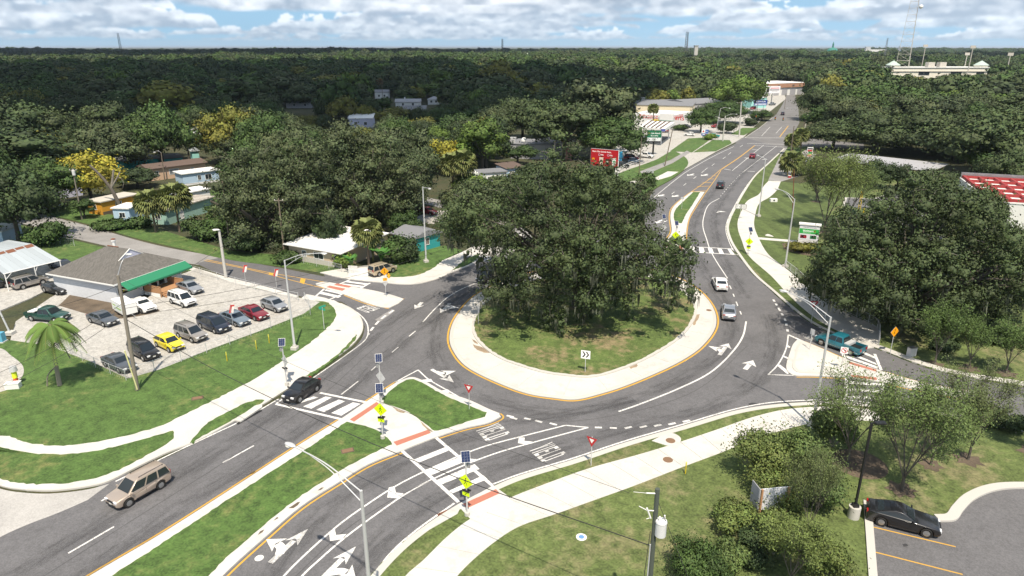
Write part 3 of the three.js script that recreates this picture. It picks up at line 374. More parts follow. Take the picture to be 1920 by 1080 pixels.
for (const [x, y, l] of [[652, 848, 'square rusty lid set in the median grass'], [371, 749, 'rusty lid half sunk in the left lawn']]) { const q = G(x, y); const t = thing('ground_hatch', l, 'hatch', V3(q.x, 0.15, q.z), 0.4); part(t, 'lid', box(0.9, 0.06, 0.5, 0, 0.02, 0), M.lid); part(t, 'rim', box(1.1, 0.04, 0.7, 0, 0.01, 0), M.dirt); }
{ const t = thing('storm_drain', 'long concrete storm drain with dark slot on the left kerb', 'storm drain', null); part(t, 'top_slab', slabGeo(raw(441, 791, 478, 764, 492, 760, 492, 766, 452, 793), 0.06, 0.2), M.concrete); part(t, 'slot', slabGeo(raw(443, 794, 490, 768, 492, 771, 446, 797), 0.0, 0.035), M.black); }
// old patches and scars of paler asphalt
for (const [p, m] of [[cv(0, 1008, 80, 975, 167, 938, 172, 942, 90, 985, 4, 1018), M.asphalt], [raw(703, 600, 735, 580, 741, 583, 712, 604), M.old]]) part(road, 'patch', sheetGeo(p, Y_ROAD + 0.009), m);
{ for (const p of [cv(60, 1095, 250, 975, 450, 848, 600, 745, 700, 655, 790, 585), cv(700, 760, 760, 700, 850, 640), cv(640, 690, 740, 610, 830, 555), cv(930, 765, 1040, 790, 1160, 778, 1300, 735, 1400, 650), cv(540, 1095, 660, 985, 800, 905, 960, 850)]) part(road, 'seam', lineGeo(resample(p, 40), 0.05, Y_ROAD + 0.011), std(0.065, 0.065, 0.068, 0.9)); const dk = std(0.042, 0.042, 0.045, 0.95); const q = sheetGeo(cv(1403, 757, 1412, 755.5, 1420, 757, 1417, 761, 1405, 761), Y_ROAD + 0.008); part(road, 'patch', q, dk); part(road, 'patch', sheetGeo(cv(1690, 1024, 1698, 1022, 1702, 1026, 1694, 1028), 0.133), dk); }

// mud washed over the apron, silt and leaf litter lying along the median kerb
{
  const mud = mp(T_dirt, 1), pale = new THREE.MeshStandardMaterial({ map: T_dirt, color: new THREE.Color(2.6, 2.6, 2.5), roughness: 1 }), lay = (o, p, y, m, amp = 0.1) => part(o, 'dirt_patch', sheetGeo(ragged(p, amp), y), m);
  for (const p of [cv(887, 647, 899, 651, 912, 656, 927, 665, 913, 663, 897, 659, 890, 653), cv(884, 636, 892, 640, 898, 647, 890, 645), cv(1306, 592, 1311, 590, 1308, 600, 1301, 612, 1299, 606), cv(1180, 690, 1196, 684, 1192, 690, 1182, 693)]) lay(island, p, 0.104, pale);
  for (const p of [cv(541, 956, 552, 948, 565, 942, 558, 950, 546, 957), cv(513, 979, 520, 972, 525, 971, 519, 977), cv(484, 1005, 490, 996, 496, 994, 494, 1001, 487, 1005), cv(468, 890, 476, 884, 480, 884, 473, 891), cv(596, 922, 606, 915, 609, 916, 600, 923)]) lay(median, p, 0.134, mud, 0.05);
  for (const p of [cv(737, 766, 752, 772, 762, 776, 755, 777, 742, 771), cv(788, 792, 800, 803, 812, 813, 803, 809, 791, 798)]) lay(median, p, 0.165, pale, 0.06);
}
// ---------------------------------------------------------------- tyre wear: rubber streaks worn into the lanes
{
  const n = 256, d = new Uint8Array(n * n * 4); for (let j = 0; j < n; j++) for (let i = 0; i < n; i++) { const u = i / n, v = j / n, s = fbm(u * 20, v * 2, 4, 20, 2), g = sp(u, v, 128, 4), e = fbm(u * 5 + 9, v * 4, 3, 5, 4), k = clamp((0.25 + 0.75 * sm(0.3, 0.8, s * 0.65 + g * 0.35)) * sm(0.25, 0.75, e) * sm(0.0, 0.25, u + 0.2 * (s - 0.5)) * sm(1.0, 0.75, u + 0.2 * (s - 0.5))), o = (j * n + i) * 4; d[o] = d[o + 1] = d[o + 2] = k * 255; d[o + 3] = 255; }
  const t = new THREE.DataTexture(d, n, n, THREE.RGBAFormat); t.wrapS = t.wrapT = THREE.RepeatWrapping; t.magFilter = THREE.LinearFilter; t.needsUpdate = true;
  const wm2 = new THREE.MeshStandardMaterial({ color: new THREE.Color().setRGB(0.06, 0.06, 0.063), roughness: 0.85, transparent: true, opacity: 0.42, alphaMap: t });
  const streak = (p, w) => { const q = resample(p, Math.round(lengthOf(p))), g = lineGeo(q, w, Y_ROAD + 0.014), uv = g.attributes.uv; for (let i = 0; i < q.length; i++) { uv.setXY(i * 2, 0, i / 9); uv.setXY(i * 2 + 1, 1, i / 9); } part(road, 'tyre_wear', g, wm2); };
  for (const p of [cv(-20, 1110, 200, 975, 420, 840, 560, 745, 660, 665, 740, 600, 830, 545), cv(90, 1130, 300, 980, 500, 855, 610, 775, 700, 690, 780, 622, 850, 572), cv(470, 1150, 560, 1010, 680, 910, 800, 846, 900, 812, 980, 790, 1080, 775, 1190, 750), cv(590, 1190, 690, 1040, 800, 950, 930, 880, 1060, 838, 1180, 805, 1330, 765, 1420, 715, 1452, 640, 1440, 590), cv(870, 735, 960, 762, 1060, 775, 1180, 752, 1270, 715, 1345, 670, 1372, 620, 1360, 570, 1330, 520, 1305, 470, 1300, 430, 1315, 390, 1345, 350), cv(1400, 560, 1365, 500, 1345, 450, 1340, 410, 1352, 380, 1385, 335, 1430, 290), cv(905, 535, 840, 575, 815, 625, 820, 680, 860, 728), cv(1640, 685, 1590, 655, 1530, 620, 1480, 585)]) streak(p, 2.6);
}
// ---------------------------------------------------------------- trees
function P3(px, py, z) { const u = (px - 960) / FOCAL, v = (540 - py) / FOCAL, c = Math.cos(PITCH), s = Math.sin(PITCH), t = -z / (v * s + c); return V3(u * t, CAM_H + (v * c - s) * t, z); }
const leafMat = (r, g, b) => new THREE.MeshStandardMaterial({ color: new THREE.Color().setRGB(r, g, b), roughness: 0.75, vertexColors: true, side: THREE.DoubleSide });
const LEAF = { oak: leafMat(0.050, 0.076, 0.025), oakGrey: leafMat(0.064, 0.087, 0.036), green: leafMat(0.045, 0.086, 0.018), bright: leafMat(0.088, 0.145, 0.024), olive: leafMat(0.135, 0.138, 0.022), yellow: leafMat(0.31, 0.285, 0.03), dark: leafMat(0.036, 0.058, 0.022), elm: leafMat(0.098, 0.145, 0.042), palm: leafMat(0.15, 0.195, 0.07), lime: leafMat(0.12, 0.19, 0.03), moss: leafMat(0.095, 0.105, 0.072), deep: leafMat(0.036, 0.062, 0.02) };
const BARK_TWIG = std(0.17, 0.155, 0.13, 0.95), BARK = std(0.08, 0.07, 0.057, 0.95), BARK_PALE = std(0.24, 0.215, 0.18, 0.95), BARK_PALM = std(0.17, 0.13, 0.095, 0.95);
// leaves through the shells of a set of lobes; each leaf a small folded blade
function leafGeo(blobs, per, size, rand, { up = 0.25, core = 0.62, tint = 0.5, jag = 0.3, aspect = 1.6, fill = 0.62, soft = 0.54 } = {}) {
  const pos = [], nor = [], col = [], idx = [];
  const n = V3(), a = V3(), b = V3(), c = V3(), f = V3();
  for (const B of blobs) {
    const [bx, by, bz, r, ry = r * 0.8] = B, bt = 1 + (rand() - 0.5) * tint, warm = (rand() - 0.5) * 0.25 * tint, N = Math.round(per * (r / 2) ** 2 * (B[5] || 1));
    for (let i = 0; i < N; i++) {
      let u = rand() * 2 - 1; if (u < 0 && rand() < up * 1.6) u = -u; const th = rand() * 6.2832, s = Math.sqrt(1 - u * u), k = fill + (1.05 - fill) * Math.pow(rand(), 0.6) + (rand() < 0.12 ? rand() * jag : 0);
      n.set(s * Math.cos(th), u, s * Math.sin(th));
      c.set(bx + n.x * r * k, by + n.y * ry * k, bz + n.z * r * k); if (c.y < 0.15) continue;
      f.set(n.x + (rand() - 0.5) * 1.7, n.y + (rand() - 0.5) * 1.7 + 0.25, n.z + (rand() - 0.5) * 1.7).normalize(); if (f.dot(n) < 0) f.negate();
      a.set(rand() - 0.5, rand() - 0.5, rand() - 0.5).cross(f).normalize(); b.crossVectors(f, a);
      const L = size * (0.6 + rand() * 0.8), W = L / aspect, q = bt * (0.72 + rand() * 0.56), wr = q * (1 + warm + (rand() - 0.5) * 0.2), o = pos.length / 3, fd = W * 0.3;
      pos.push(c.x - a.x * L / 2, c.y - a.y * L / 2, c.z - a.z * L / 2, c.x + b.x * W / 2 + f.x * fd, c.y + b.y * W / 2 + f.y * fd, c.z + b.z * W / 2 + f.z * fd, c.x + a.x * L / 2, c.y + a.y * L / 2, c.z + a.z * L / 2, c.x - b.x * W / 2 + f.x * fd, c.y - b.y * W / 2 + f.y * fd, c.z - b.z * W / 2 + f.z * fd);
      const nx = f.x * (1 - soft) + n.x * soft, ny = f.y * (1 - soft) + n.y * soft, nz = f.z * (1 - soft) + n.z * soft, nl = Math.hypot(nx, ny, nz) || 1;
      for (let j = 0; j < 4; j++) { nor.push(nx / nl, ny / nl, nz / nl); col.push(wr, q, q * 0.9); }
      idx.push(o, o + 2, o + 1, o, o + 3, o + 2);
      a.subVectors(b.set(pos[o * 3 + 3] - c.x, pos[o * 3 + 4] - c.y, pos[o * 3 + 5] - c.z), a); // fold keeps its side
    }
    if (core > 0) {
      const g = new THREE.IcosahedronGeometry(1, 1), p = g.attributes.position, o = pos.length / 3;
      for (let i = 0; i < p.count; i++) { n.fromBufferAttribute(p, i); pos.push(bx + n.x * r * core, Math.max(0.2, by + n.y * ry * core), bz + n.z * r * core); nor.push(n.x, n.y, n.z); col.push(bt * 0.8, bt * 0.8, bt * 0.7); idx.push(o + i); }
    }
  }
  const g = new THREE.BufferGeometry(); g.setAttribute('position', new THREE.Float32BufferAttribute(pos, 3)); g.setAttribute('normal', new THREE.Float32BufferAttribute(nor, 3)); g.setAttribute('color', new THREE.Float32BufferAttribute(col, 3)); g.setIndex(idx);
  return g;
}
function limb(a, b, r0, r1, rand, sag = 0.15, n = 6) { const m = a.clone().lerp(b, 0.45); m.y += a.distanceTo(b) * sag; m.x += (rand() - 0.5) * a.distanceTo(b) * 0.2; m.z += (rand() - 0.5) * a.distanceTo(b) * 0.2; return taper([a, m, b], r0, r1, n); }
function taper(pts, r0, r1, n = 6) { const c = pts.length > 2 ? new THREE.QuadraticBezierCurve3(...pts) : new THREE.LineCurve3(...pts), k = pts.length > 2 ? 7 : 1, g = new THREE.TubeGeometry(c, k, 1, n), p = g.attributes.position, q = V3(), v = V3(); for (let i = 0; i <= k; i++) { c.getPointAt(i / k, q); const r = mix(r0, r1, i / k); for (let j = 0; j <= n; j++) { const id = i * (n + 1) + j; v.fromBufferAttribute(p, id).sub(q).multiplyScalar(r).add(q); p.setXYZ(id, v.x, v.y, v.z); } } return g; }
// a tree whose lobes fill what the photograph shows of its crown (outline in rows and columns), at its real distance and depth
function outlinedTree(name, label, cat, base, outline, z0, half, top, nB, rB, per, size, mat, seed, opts = {}) {
  const rand = rng(seed), t = thing(name, label, cat, base), xs = outline.filter((_, i) => i % 2 === 0), ys = outline.filter((_, i) => i % 2), x0 = Math.min(...xs), x1 = Math.max(...xs), y0 = Math.min(...ys), y1 = Math.max(...ys), blobs = [];
  for (let k = 0; k < 16000 && blobs.length < nB; k++) {
    const px = x0 + rand() * (x1 - x0), py = y0 + rand() * (y1 - y0), z = z0 + (1 - 2 * Math.pow(rand(), 1.35)) * half; if (!inPoly(px, py, outline)) continue;
    const p = P3(px, py, z), ym = top * Math.sqrt(Math.max(0.04, 1 - ((z - z0) / (half * 1.12)) ** 2)); if (p.y < (opts.low || 1.4) || p.y > ym) continue;
    const r = rB * (0.75 + rand() * 0.6), pr = r * 0.8 * FOCAL / -z; if (!inPoly(px - pr, py, outline) || !inPoly(px + pr, py, outline) || !inPoly(px, py - pr * 0.7, outline)) { if (rand() < (opts.tight ?? 0.85)) continue; }
    if (blobs.some(b => Math.hypot(b[0] - p.x, (b[1] - p.y) * 1.2, b[2] - p.z) < rB * 0.85)) continue;
    blobs.push([p.x, p.y, p.z, r, r * (0.65 + rand() * 0.25)]);
  }
  const L = blobs.map(b => [b[0] - base.x, b[1] - base.y, b[2] - base.z, b[3], b[4]]);
  const nMain = L.length; for (const [cx, y0, y1, r, gz] of opts.hang || []) { const z = G(cx, gz || y1 + 14).z, n = Math.max(2, Math.round((y1 - y0) / 16)); for (let i = 0; i <= n; i++) { const p = P3(cx + (rand() - 0.5) * 10, mix(y0, y1, i / n), z + (rand() - 0.5)); if (p.y > 0.7) L.push([p.x - base.x, p.y - base.y, p.z - base.z, r * mix(1.25, 0.7, i / n), r * 1.1]); } }
  const fork = V3(0, 3.2, 0), wood = [taper([V3(0, -0.3, 0), V3(0.2, 1.5, 0), fork], opts.trunk || 0.95, (opts.trunk || 0.95) * 0.75, 10)];
  for (let i = 0; i < nMain; i += 4) { const b = V3(L[i][0], L[i][1], L[i][2]); if (b.y > 5) wood.push(limb(fork, b, 0.3, 0.05, rand, b.y > 6 ? 0.14 : 0.34)); }
  for (let i = 0; i < 5; i++) { const a = i * 1.26 + 0.4; wood.push(taper([V3(0, 2.2, 0), V3(Math.cos(a) * 4, 5.5, Math.sin(a) * 4), V3(Math.cos(a) * 8.5, 8.5, Math.sin(a) * 8.5)], 0.55, 0.2, 8)); }
  part(t, 'trunk', wood, BARK);
  const twigs = []; for (let i = 0; i < L.length; i += 2) for (let j = 0; j < 2; j++) { const b = V3(L[i][0], L[i][1], L[i][2]), d = V3(rand() - 0.5, rand() * 0.7, rand() - 0.2).normalize().multiplyScalar(L[i][3] * 1.12); twigs.push(limb(b, b.clone().add(d), 0.07, 0.02, rand, 0.15, 4)); }
  part(t, 'branches', twigs, BARK_TWIG);
  part(t, 'crown', leafGeo(L, per, size, rand, opts.leaf || {}), mat);
  if (opts.moss) {
    const pos = [], nor = [], col = [], idx = []; const lows = L.filter(b => b[1] < opts.mossTop);
    for (let i = 0; i < opts.moss; i++) { const b = lows[Math.floor(rand() * lows.length)], th = rand() * 6.28, k = 0.5 + rand() * 0.55, x = b[0] + Math.cos(th) * b[3] * k, z = b[2] + Math.sin(th) * b[3] * k, y = b[1] - b[4] * (rand() * 0.9), len = Math.min(y - 0.2, 0.5 + rand() * 1.7); if (len < 0.4) continue; for (let s = 0; s < 4; s++) { const w = 0.04 + rand() * 0.08, an = rand() * 3.14, ox = (rand() - 0.5) * 0.5, oz = (rand() - 0.5) * 0.5, l2 = len * (0.5 + rand() * 0.5), dx = Math.cos(an) * w, dz = Math.sin(an) * w, o = pos.length / 3, q = 0.75 + rand() * 0.5; pos.push(x + ox - dx, y, z + oz - dz, x + ox + dx, y - 0.1, z + oz + dz, x + ox + dx * 0.8, y - l2 * 0.55, z + oz + dz * 0.7, x + ox + (rand() - 0.5) * 0.3, y - l2, z + oz + (rand() - 0.5) * 0.3); for (let j = 0; j < 4; j++) { nor.push(dz / w, 0.2, -dx / w); col.push(q, q, q); } idx.push(o, o + 1, o + 2, o, o + 2, o + 3); } }
    const g = new THREE.BufferGeometry(); g.setAttribute('position', new THREE.Float32BufferAttribute(pos, 3)); g.setAttribute('normal', new THREE.Float32BufferAttribute(nor, 3)); g.setAttribute('color', new THREE.Float32BufferAttribute(col, 3)); g.setIndex(idx); part(t, 'spanish_moss', g, LEAF.moss);
  }
  return t;
}
const oakBase = G(1085, 578); oakBase.y = 0.25;
outlinedTree('live_oak', 'huge moss-hung live oak spreading over the grass of the roundabout island', 'tree', oakBase,
  [820, 440, 808, 420, 835, 388, 870, 356, 905, 365, 940, 330, 985, 298, 1020, 276, 1062, 276, 1100, 292, 1140, 302, 1180, 338, 1228, 355, 1240, 400, 1224, 436, 1244, 455, 1292, 458, 1314, 488, 1306, 525, 1296, 575, 1268, 592, 1254, 560, 1240, 545, 1204, 560, 1182, 602, 1160, 575, 1130, 606, 1108, 590, 1080, 605, 1054, 628, 1020, 618, 1000, 600, 970, 608, 942, 612, 928, 572, 912, 560, 905, 535, 920, 505, 955, 462, 905, 460, 878, 486, 848, 446],
  oakBase.z - 3, 17, 21.5, 235, 1.6, 330, 0.30, LEAF.oak, 5, { low: 5.2, tight: 0.55, hang: [[1028, 520, 612, 1.15], [1050, 560, 622, 0.9], [948, 505, 602, 1.2], [930, 490, 570, 1.0], [985, 540, 596, 0.9], [1110, 530, 592, 1.0], [1180, 510, 594, 1.05], [1160, 520, 570, 0.9], [1258, 490, 578, 1.0], [1236, 490, 548, 0.9], [1294, 475, 562, 0.85, 590], [1270, 470, 545, 0.9, 585], [905, 470, 520, 0.9, 560], [878, 420, 474, 0.9, 520], [845, 410, 450, 0.9, 505], [1085, 560, 600, 0.8]], moss: 600, mossTop: 12, trunk: 1.1, leaf: { soft: 0.68, tint: 0.5, fill: 0.3, jag: 0.9, core: 0.4 } });
const eastBase = G(1690, 612); eastBase.y = 0.12;
outlinedTree('live_oak', 'broad dark live oak beside the fenced ramp east of the roundabout', 'tree', eastBase,
  [1484, 528, 1498, 488, 1530, 466, 1556, 420, 1590, 388, 1640, 375, 1658, 338, 1700, 318, 1752, 326, 1804, 336, 1842, 354, 1866, 388, 1900, 415, 1930, 430, 1990, 465, 1990, 560, 1910, 585, 1884, 606, 1862, 570, 1852, 610, 1830, 628, 1800, 622, 1770, 618, 1740, 628, 1720, 612, 1690, 612, 1652, 604, 1616, 584, 1592, 574, 1575, 562, 1548, 574, 1536, 550, 1512, 560],
  eastBase.z - 4, 11, 19, 330, 1.65, 330, 0.30, LEAF.oak, 9, { moss: 260, mossTop: 9, trunk: 0.9, leaf: { soft: 0.68, tint: 0.45, fill: 0.3, jag: 0.9, core: 0.4 } });
const midA = G(505, 462), midB = G(690, 436);
outlinedTree('live_oak', 'grey-green oak massed behind the west street, left of a pair', 'tree', midA, [404, 335, 425, 300, 465, 268, 520, 258, 560, 268, 600, 262, 628, 300, 640, 360, 636, 410, 612, 452, 590, 440, 562, 474, 520, 486, 486, 478, 448, 460, 426, 425, 408, 385], midA.z - 6, 13, 19, 140, 1.9, 270, 0.38, LEAF.oakGrey, 12, { leaf: { tint: 0.5, fill: 0.3, jag: 0.9, core: 0.45 } });
outlinedTree('live_oak', 'grey-green oak behind the white-roofed cottage, right of a pair', 'tree', midB, [585, 275, 600, 246, 660, 232, 722, 238, 775, 260, 806, 286, 816, 340, 796, 384, 770, 402, 784, 424, 742, 436, 716, 408, 690, 418, 660, 404, 640, 430, 615, 420, 600, 360], midB.z - 8, 13, 20, 140, 2.0, 260, 0.40, LEAF.oakGrey, 14, { leaf: { tint: 0.5, fill: 0.3, jag: 0.9, core: 0.45 } });
// ordinary trees: shapes made once, placed many times
function crownBlobs(rand, R, H, n, low = 0.32) { const b = []; for (let k = 0; k < 3000 && b.length < n; k++) { const u = rand() * 1.25 - 0.25, th = rand() * 6.2832, s = Math.sqrt(1 - u * u), k2 = 0.62 + rand() * 0.3, r = R * (0.28 + rand() * 0.2), p = [s * Math.cos(th) * R * k2 * (0.85 + rand() * 0.2), H * low + (H * (1 - low)) * (0.28 + 0.62 * u * k2 + rand() * 0.06), s * Math.sin(th) * R * k2, r, r * 0.8]; if (b.every(q => Math.hypot(q[0] - p[0], q[1] - p[1], q[2] - p[2]) > R * 0.30)) b.push(p); } b.push([0, H * 0.62, 0, R * 0.6, H * 0.26]); return b; }
const SHAPES = [[6.4, 12, 17], [7.2, 13, 21], [5.4, 13.5, 17], [6.0, 11, 15], [8.0, 13.5, 24]].map(([R, H, n], i) => {
  const rand = rng(100 + i), B = crownBlobs(rand, R, H, n), wood = [taper([V3(0, -0.3, 0), V3(0.3, H * 0.2, 0), V3(0, H * 0.45, 0)], 0.45, 0.28, 7)]; for (let k = 0; k < B.length; k += 2) wood.push(limb(V3(0, H * 0.3, 0), V3(B[k][0], B[k][1], B[k][2]), 0.2, 0.05, rand, 0.1, 5));
  const near = leafGeo(B, 150, 0.60, rand, { tint: 0.6, core: 0.6, fill: 0.45, jag: 0.7 }), far = leafGeo(B, 34, 1.25, rng(100 + i), { tint: 0.55, core: 0.7, fill: 0.5, jag: 0.6, soft: 0.72 });
  return { R, H, trunk: merge(wood), near, far };
});
function tree(shape, mat, pos, h, w, turn, label, group, name = 'oak_tree') {
  const s = SHAPES[shape], t = thing(name, label, 'tree', pos, turn, group); t.scale.set(w / (2 * s.R), h / s.H, w / (2 * s.R)); part(t, 'trunk', s.trunk, BARK); part(t, 'crown', s.near, mat); return t;
}
// [column of the trunk, row of its foot, row of the top, width in columns]
function treeAt(px, by, ty, wpx, shape, mat, label, name) { const g = G(px, by), h = Math.max(3, heightAt(g, ty)), w = wpx / FOCAL * toPix(V3(g.x, 8, g.z))[2]; return tree(shape, mat, g, h, w, px * 0.37, label, null, name); }
const NAMED = [
  [36, 455, 318, 150, 1, 'deep', 'dark leafy tree at the left edge beside the west street', 'broadleaf_tree'], [-30, 420, 250, 150, 0, 'green', 'green tree cut by the left edge behind the street corner', 'broadleaf_tree'], [95, 400, 300, 120, 4, 'green', 'mid green tree left of the yellow-flowering tree and utility pole', 'broadleaf_tree'],
  [172, 382, 288, 124, 0, 'yellow', 'bright yellow flowering tree behind the leaning dead trunk', 'flowering_tree'], [72, 350, 252, 124, 4, 'olive', 'olive gold tree on the far left above the street trees', 'flowering_tree'], [437, 306, 205, 106, 1, 'olive', 'round golden olive tree beside the small white house', 'flowering_tree'], [500, 300, 250, 60, 3, 'yellow', 'small yellow tree peeping out behind the grey oak', 'flowering_tree'], [832, 330, 262, 70, 3, 'yellow', 'small yellow flowering tree beside the palm clump', 'flowering_tree'],
  [306, 318, 200, 118, 1, 'green', 'large rounded dark green tree above the teal-trimmed trailer', 'broadleaf_tree'], [203, 335, 238, 130, 4, 'oakGrey', 'grey moss-covered oak behind the yellow flowering tree', 'oak_tree'], [258, 352, 316, 76, 0, 'deep', 'low dark round tree beside the peach trailer', 'broadleaf_tree'],
  [905, 330, 220, 92, 2, 'bright', 'upright bright green tree left of the flat-roofed grey building', 'broadleaf_tree'], [910, 312, 222, 70, 0, 'olive', 'olive-topped tree behind the bright green one near the grey building', 'broadleaf_tree'], [970, 310, 272, 70, 3, 'green', 'low green tree in front of the flat-roofed grey building', 'broadleaf_tree'],
  [1140, 300, 222, 130, 4, 'green', 'wide green tree left of the pawn sign and concrete forecourt', 'broadleaf_tree'], [1120, 290, 150, 130, 2, 'oakGrey', 'tall grey-green oak behind the wide green tree by the forecourt', 'oak_tree'], [1060, 300, 190, 120, 2, 'oak', 'tall thin dark oak above the red billboard', 'oak_tree'], [1030, 268, 190, 110, 1, 'oak', 'dark oak in front of the pink-roofed houses', 'oak_tree'], [980, 262, 185, 110, 4, 'oak', 'dark spreading oak behind the flat-roofed grey building', 'oak_tree'],
  [1314, 248, 200, 54, 0, 'green', 'small round street tree in front of the petrol station canopy', 'broadleaf_tree'], [1358, 232, 190, 80, 4, 'green', 'spreading tree between the store and the tall concrete pole', 'broadleaf_tree'], [1384, 212, 145, 96, 1, 'bright', 'large yellow-green tree by the far road beyond the store', 'broadleaf_tree'], [1428, 226, 206, 40, 0, 'green', 'small bushy tree on the verge beyond the far crossing', 'broadleaf_tree'],
  [1534, 226, 164, 84, 1, 'oak', 'dark oak overhanging the far road on its right', 'oak_tree'], [1548, 250, 196, 80, 3, 'green', 'green tree right of the far crossing signals', 'broadleaf_tree'], [1600, 246, 180, 90, 2, 'green', 'tall green tree behind the tall thin palm', 'broadleaf_tree'], [1680, 240, 188, 70, 0, 'olive', 'yellow-green tree among the dark oaks on the right', 'broadleaf_tree'], [1640, 285, 212, 130, 4, 'oak', 'dark oak overhanging the long grey roof, left of three', 'oak_tree'], [1560, 280, 226, 110, 1, 'oak', 'dark oak by the far crossing beside the long grey roof', 'oak_tree'], [1740, 292, 210, 150, 4, 'oak', 'dark oak overhanging the long grey roof, middle of three', 'oak_tree'], [1830, 330, 215, 180, 1, 'oak', 'dark oak overhanging the long grey roof, right of three', 'oak_tree'], [1920, 330, 205, 160, 4, 'oak', 'dark oak cut by the right edge above the red and white canopy', 'oak_tree'],
  [1640, 352, 300, 60, 0, 'deep', 'small dark tree in front of the long grey roof, left one', 'broadleaf_tree'], [1680, 356, 306, 50, 3, 'deep', 'small dark tree in front of the long grey roof, right one', 'broadleaf_tree'], [1745, 370, 318, 90, 4, 'oak', 'dark tree filling the gap behind the big east oak', 'oak_tree'], [1824, 470, 352, 84, 1, 'oak', 'dark oak before the red and white roof, right of the big east oak', 'oak_tree'],
  [420, 430, 372, 70, 2, 'green', 'leafy green shrub tree by the green trailer', 'broadleaf_tree'], [548, 456, 398, 74, 0, 'lime', 'lime green sapling at the foot of the grey oaks', 'broadleaf_tree'], [160, 410, 372, 44, 2, 'green', 'young tree in front of the lilac shed', 'broadleaf_tree'], [620, 470, 395, 60, 0, 'deep', 'dark tree close behind the white-roofed cottage', 'broadleaf_tree'], [760, 452, 396, 60, 3, 'green', 'broad-leafed shrub tree beside the teal house', 'broadleaf_tree'],
  [880, 372, 322, 60, 0, 'lime', 'sunlit lime tree at the foot of the palm clump', 'broadleaf_tree'], [1010, 352, 310, 100, 3, 'oak', 'low dark oak behind the roundabout oak, near the billboard', 'oak_tree'], [880, 420, 340, 100, 1, 'oakGrey', 'grey oak on the far side of the roundabout, beside the tall white lamp', 'oak_tree'], [970, 405, 325, 120, 4, 'oak', 'dark oak on the far side of the roundabout behind the big oak', 'oak_tree'], [1120, 400, 320, 130, 1, 'oak', 'dark oak across the road behind the crown of the big oak', 'oak_tree'],
];
for (const [x, b, t, w, s, m, l, n] of NAMED) treeAt(x, b, t, w, s, LEAF[m], l, n);
// ---------------------------------------------------------------- the woods
// places of the picture that must stay open: [x0, y0, x1, y1, nearest distance of what is seen there]
const OPEN = [[160, 290, 420, 440, 190], [340, 205, 400, 235, 260], [700, 158, 732, 177, 470], [738, 176, 790, 199, 400], [798, 178, 824, 191, 420], [850, 300, 1010, 375, 185], [960, 255, 1075, 300, 235], [970, 185, 1065, 240, 300], [1165, 193, 1300, 300, 322], [1300, 215, 1530, 300, 325], [1450, 128, 1500, 150, 620], [640, 210, 700, 240, 300], [1095, 262, 1170, 318, 190], [1664, 112, 1850, 139, 900], [1405, 142, 1516, 200, 430], [1545, 275, 1750, 345, 230], [536, 192, 582, 206, 380], [100, 400, 760, 520, 150], [1590, 350, 1920, 480, 150], [0, 420, 140, 600, 150]];
const NOGROW = [[1060, 460, 1090, 330, 1150, 255, 1165, 205, 1300, 203, 1360, 199, 1405, 196, 1412, 172, 1514, 170, 1516, 190, 1512, 215, 1530, 255, 1640, 265, 1640, 285, 1540, 300, 1700, 330, 2200, 420, 2400, 1200, -600, 1200, -600, 430, 60, 380, 180, 330, 260, 300, 420, 300, 480, 420, 800, 420, 850, 340, 940, 320, 1000, 330], [1655, 146, 1860, 146, 1860, 138, 1655, 138]];
const FOREST = [], frand = rng(2024);
{
  const pick = [['oak', 34], ['oakGrey', 22], ['dark', 8], ['green', 20], ['olive', 6], ['bright', 6], ['deep', 6]], tot = pick.reduce((s, p) => s + p[1], 0);
  for (let z = -128; z > -4200;) {
    const step = -z < 500 ? 10.6 : -z < 1200 ? 11.8 : -z < 2200 ? 14 : 20; z -= step;
    const half = -z * 0.80 + 20;
    for (let x = -half; x < half; x += step) {
      const X = x + (frand() - 0.5) * step * 0.9, Z = z + (frand() - 0.5) * step * 0.9, g = V3(X, 0, Z), [px, py, zc] = toPix(g);
      const sel = frand() * tot, hh = frand(), ww = frand(), sh = Math.floor(frand() * 5), tw = frand() * 6.28;
      if (px < -150 || px > 2070) continue;
      if (NOGROW.some(p => inPoly(px, py, p))) continue;
      const zone = fbm(X / 90 + 50, Z / 90 + 50, 3), ridge = fbm(X / 420 + 9, Z / 420 + 3, 3), h = (8 + 6 * hh + 6 * hh ** 7) * (0.72 + 0.55 * zone) * (-Z > 1500 ? 0.4 + 1.25 * ridge : 1), w = h * (0.86 + 0.85 * ww ** 1.5), top = toPix(V3(X, h, Z))[1], hw = w / 2 * FOCAL / zc;
      if (OPEN.some(o => zc < o[4] && px + hw > o[0] && px - hw < o[2] && top < o[3] && py > o[1])) continue;
      let a = 0, m = 'oak'; for (const p of pick) { a += p[1]; if (sel < a) { m = p[0]; break; } }
      if (zone > 0.6 && m === 'oak' && ww > 0.3) m = 'green'; if (-Z > 900 && (m === 'olive' || m === 'bright')) m = hh > 0.5 ? 'green' : 'oakGrey';
      FOREST.push({ g, h, w, sh, tw, m, zc });
    }
  }
  FOREST.sort((a, b) => a.zc - b.zc);
}
const TONES = { oak: 'dark olive', oakGrey: 'greyish', dark: 'near-black', green: 'fresh green', olive: 'yellowish olive', bright: 'bright green', deep: 'deep green' };
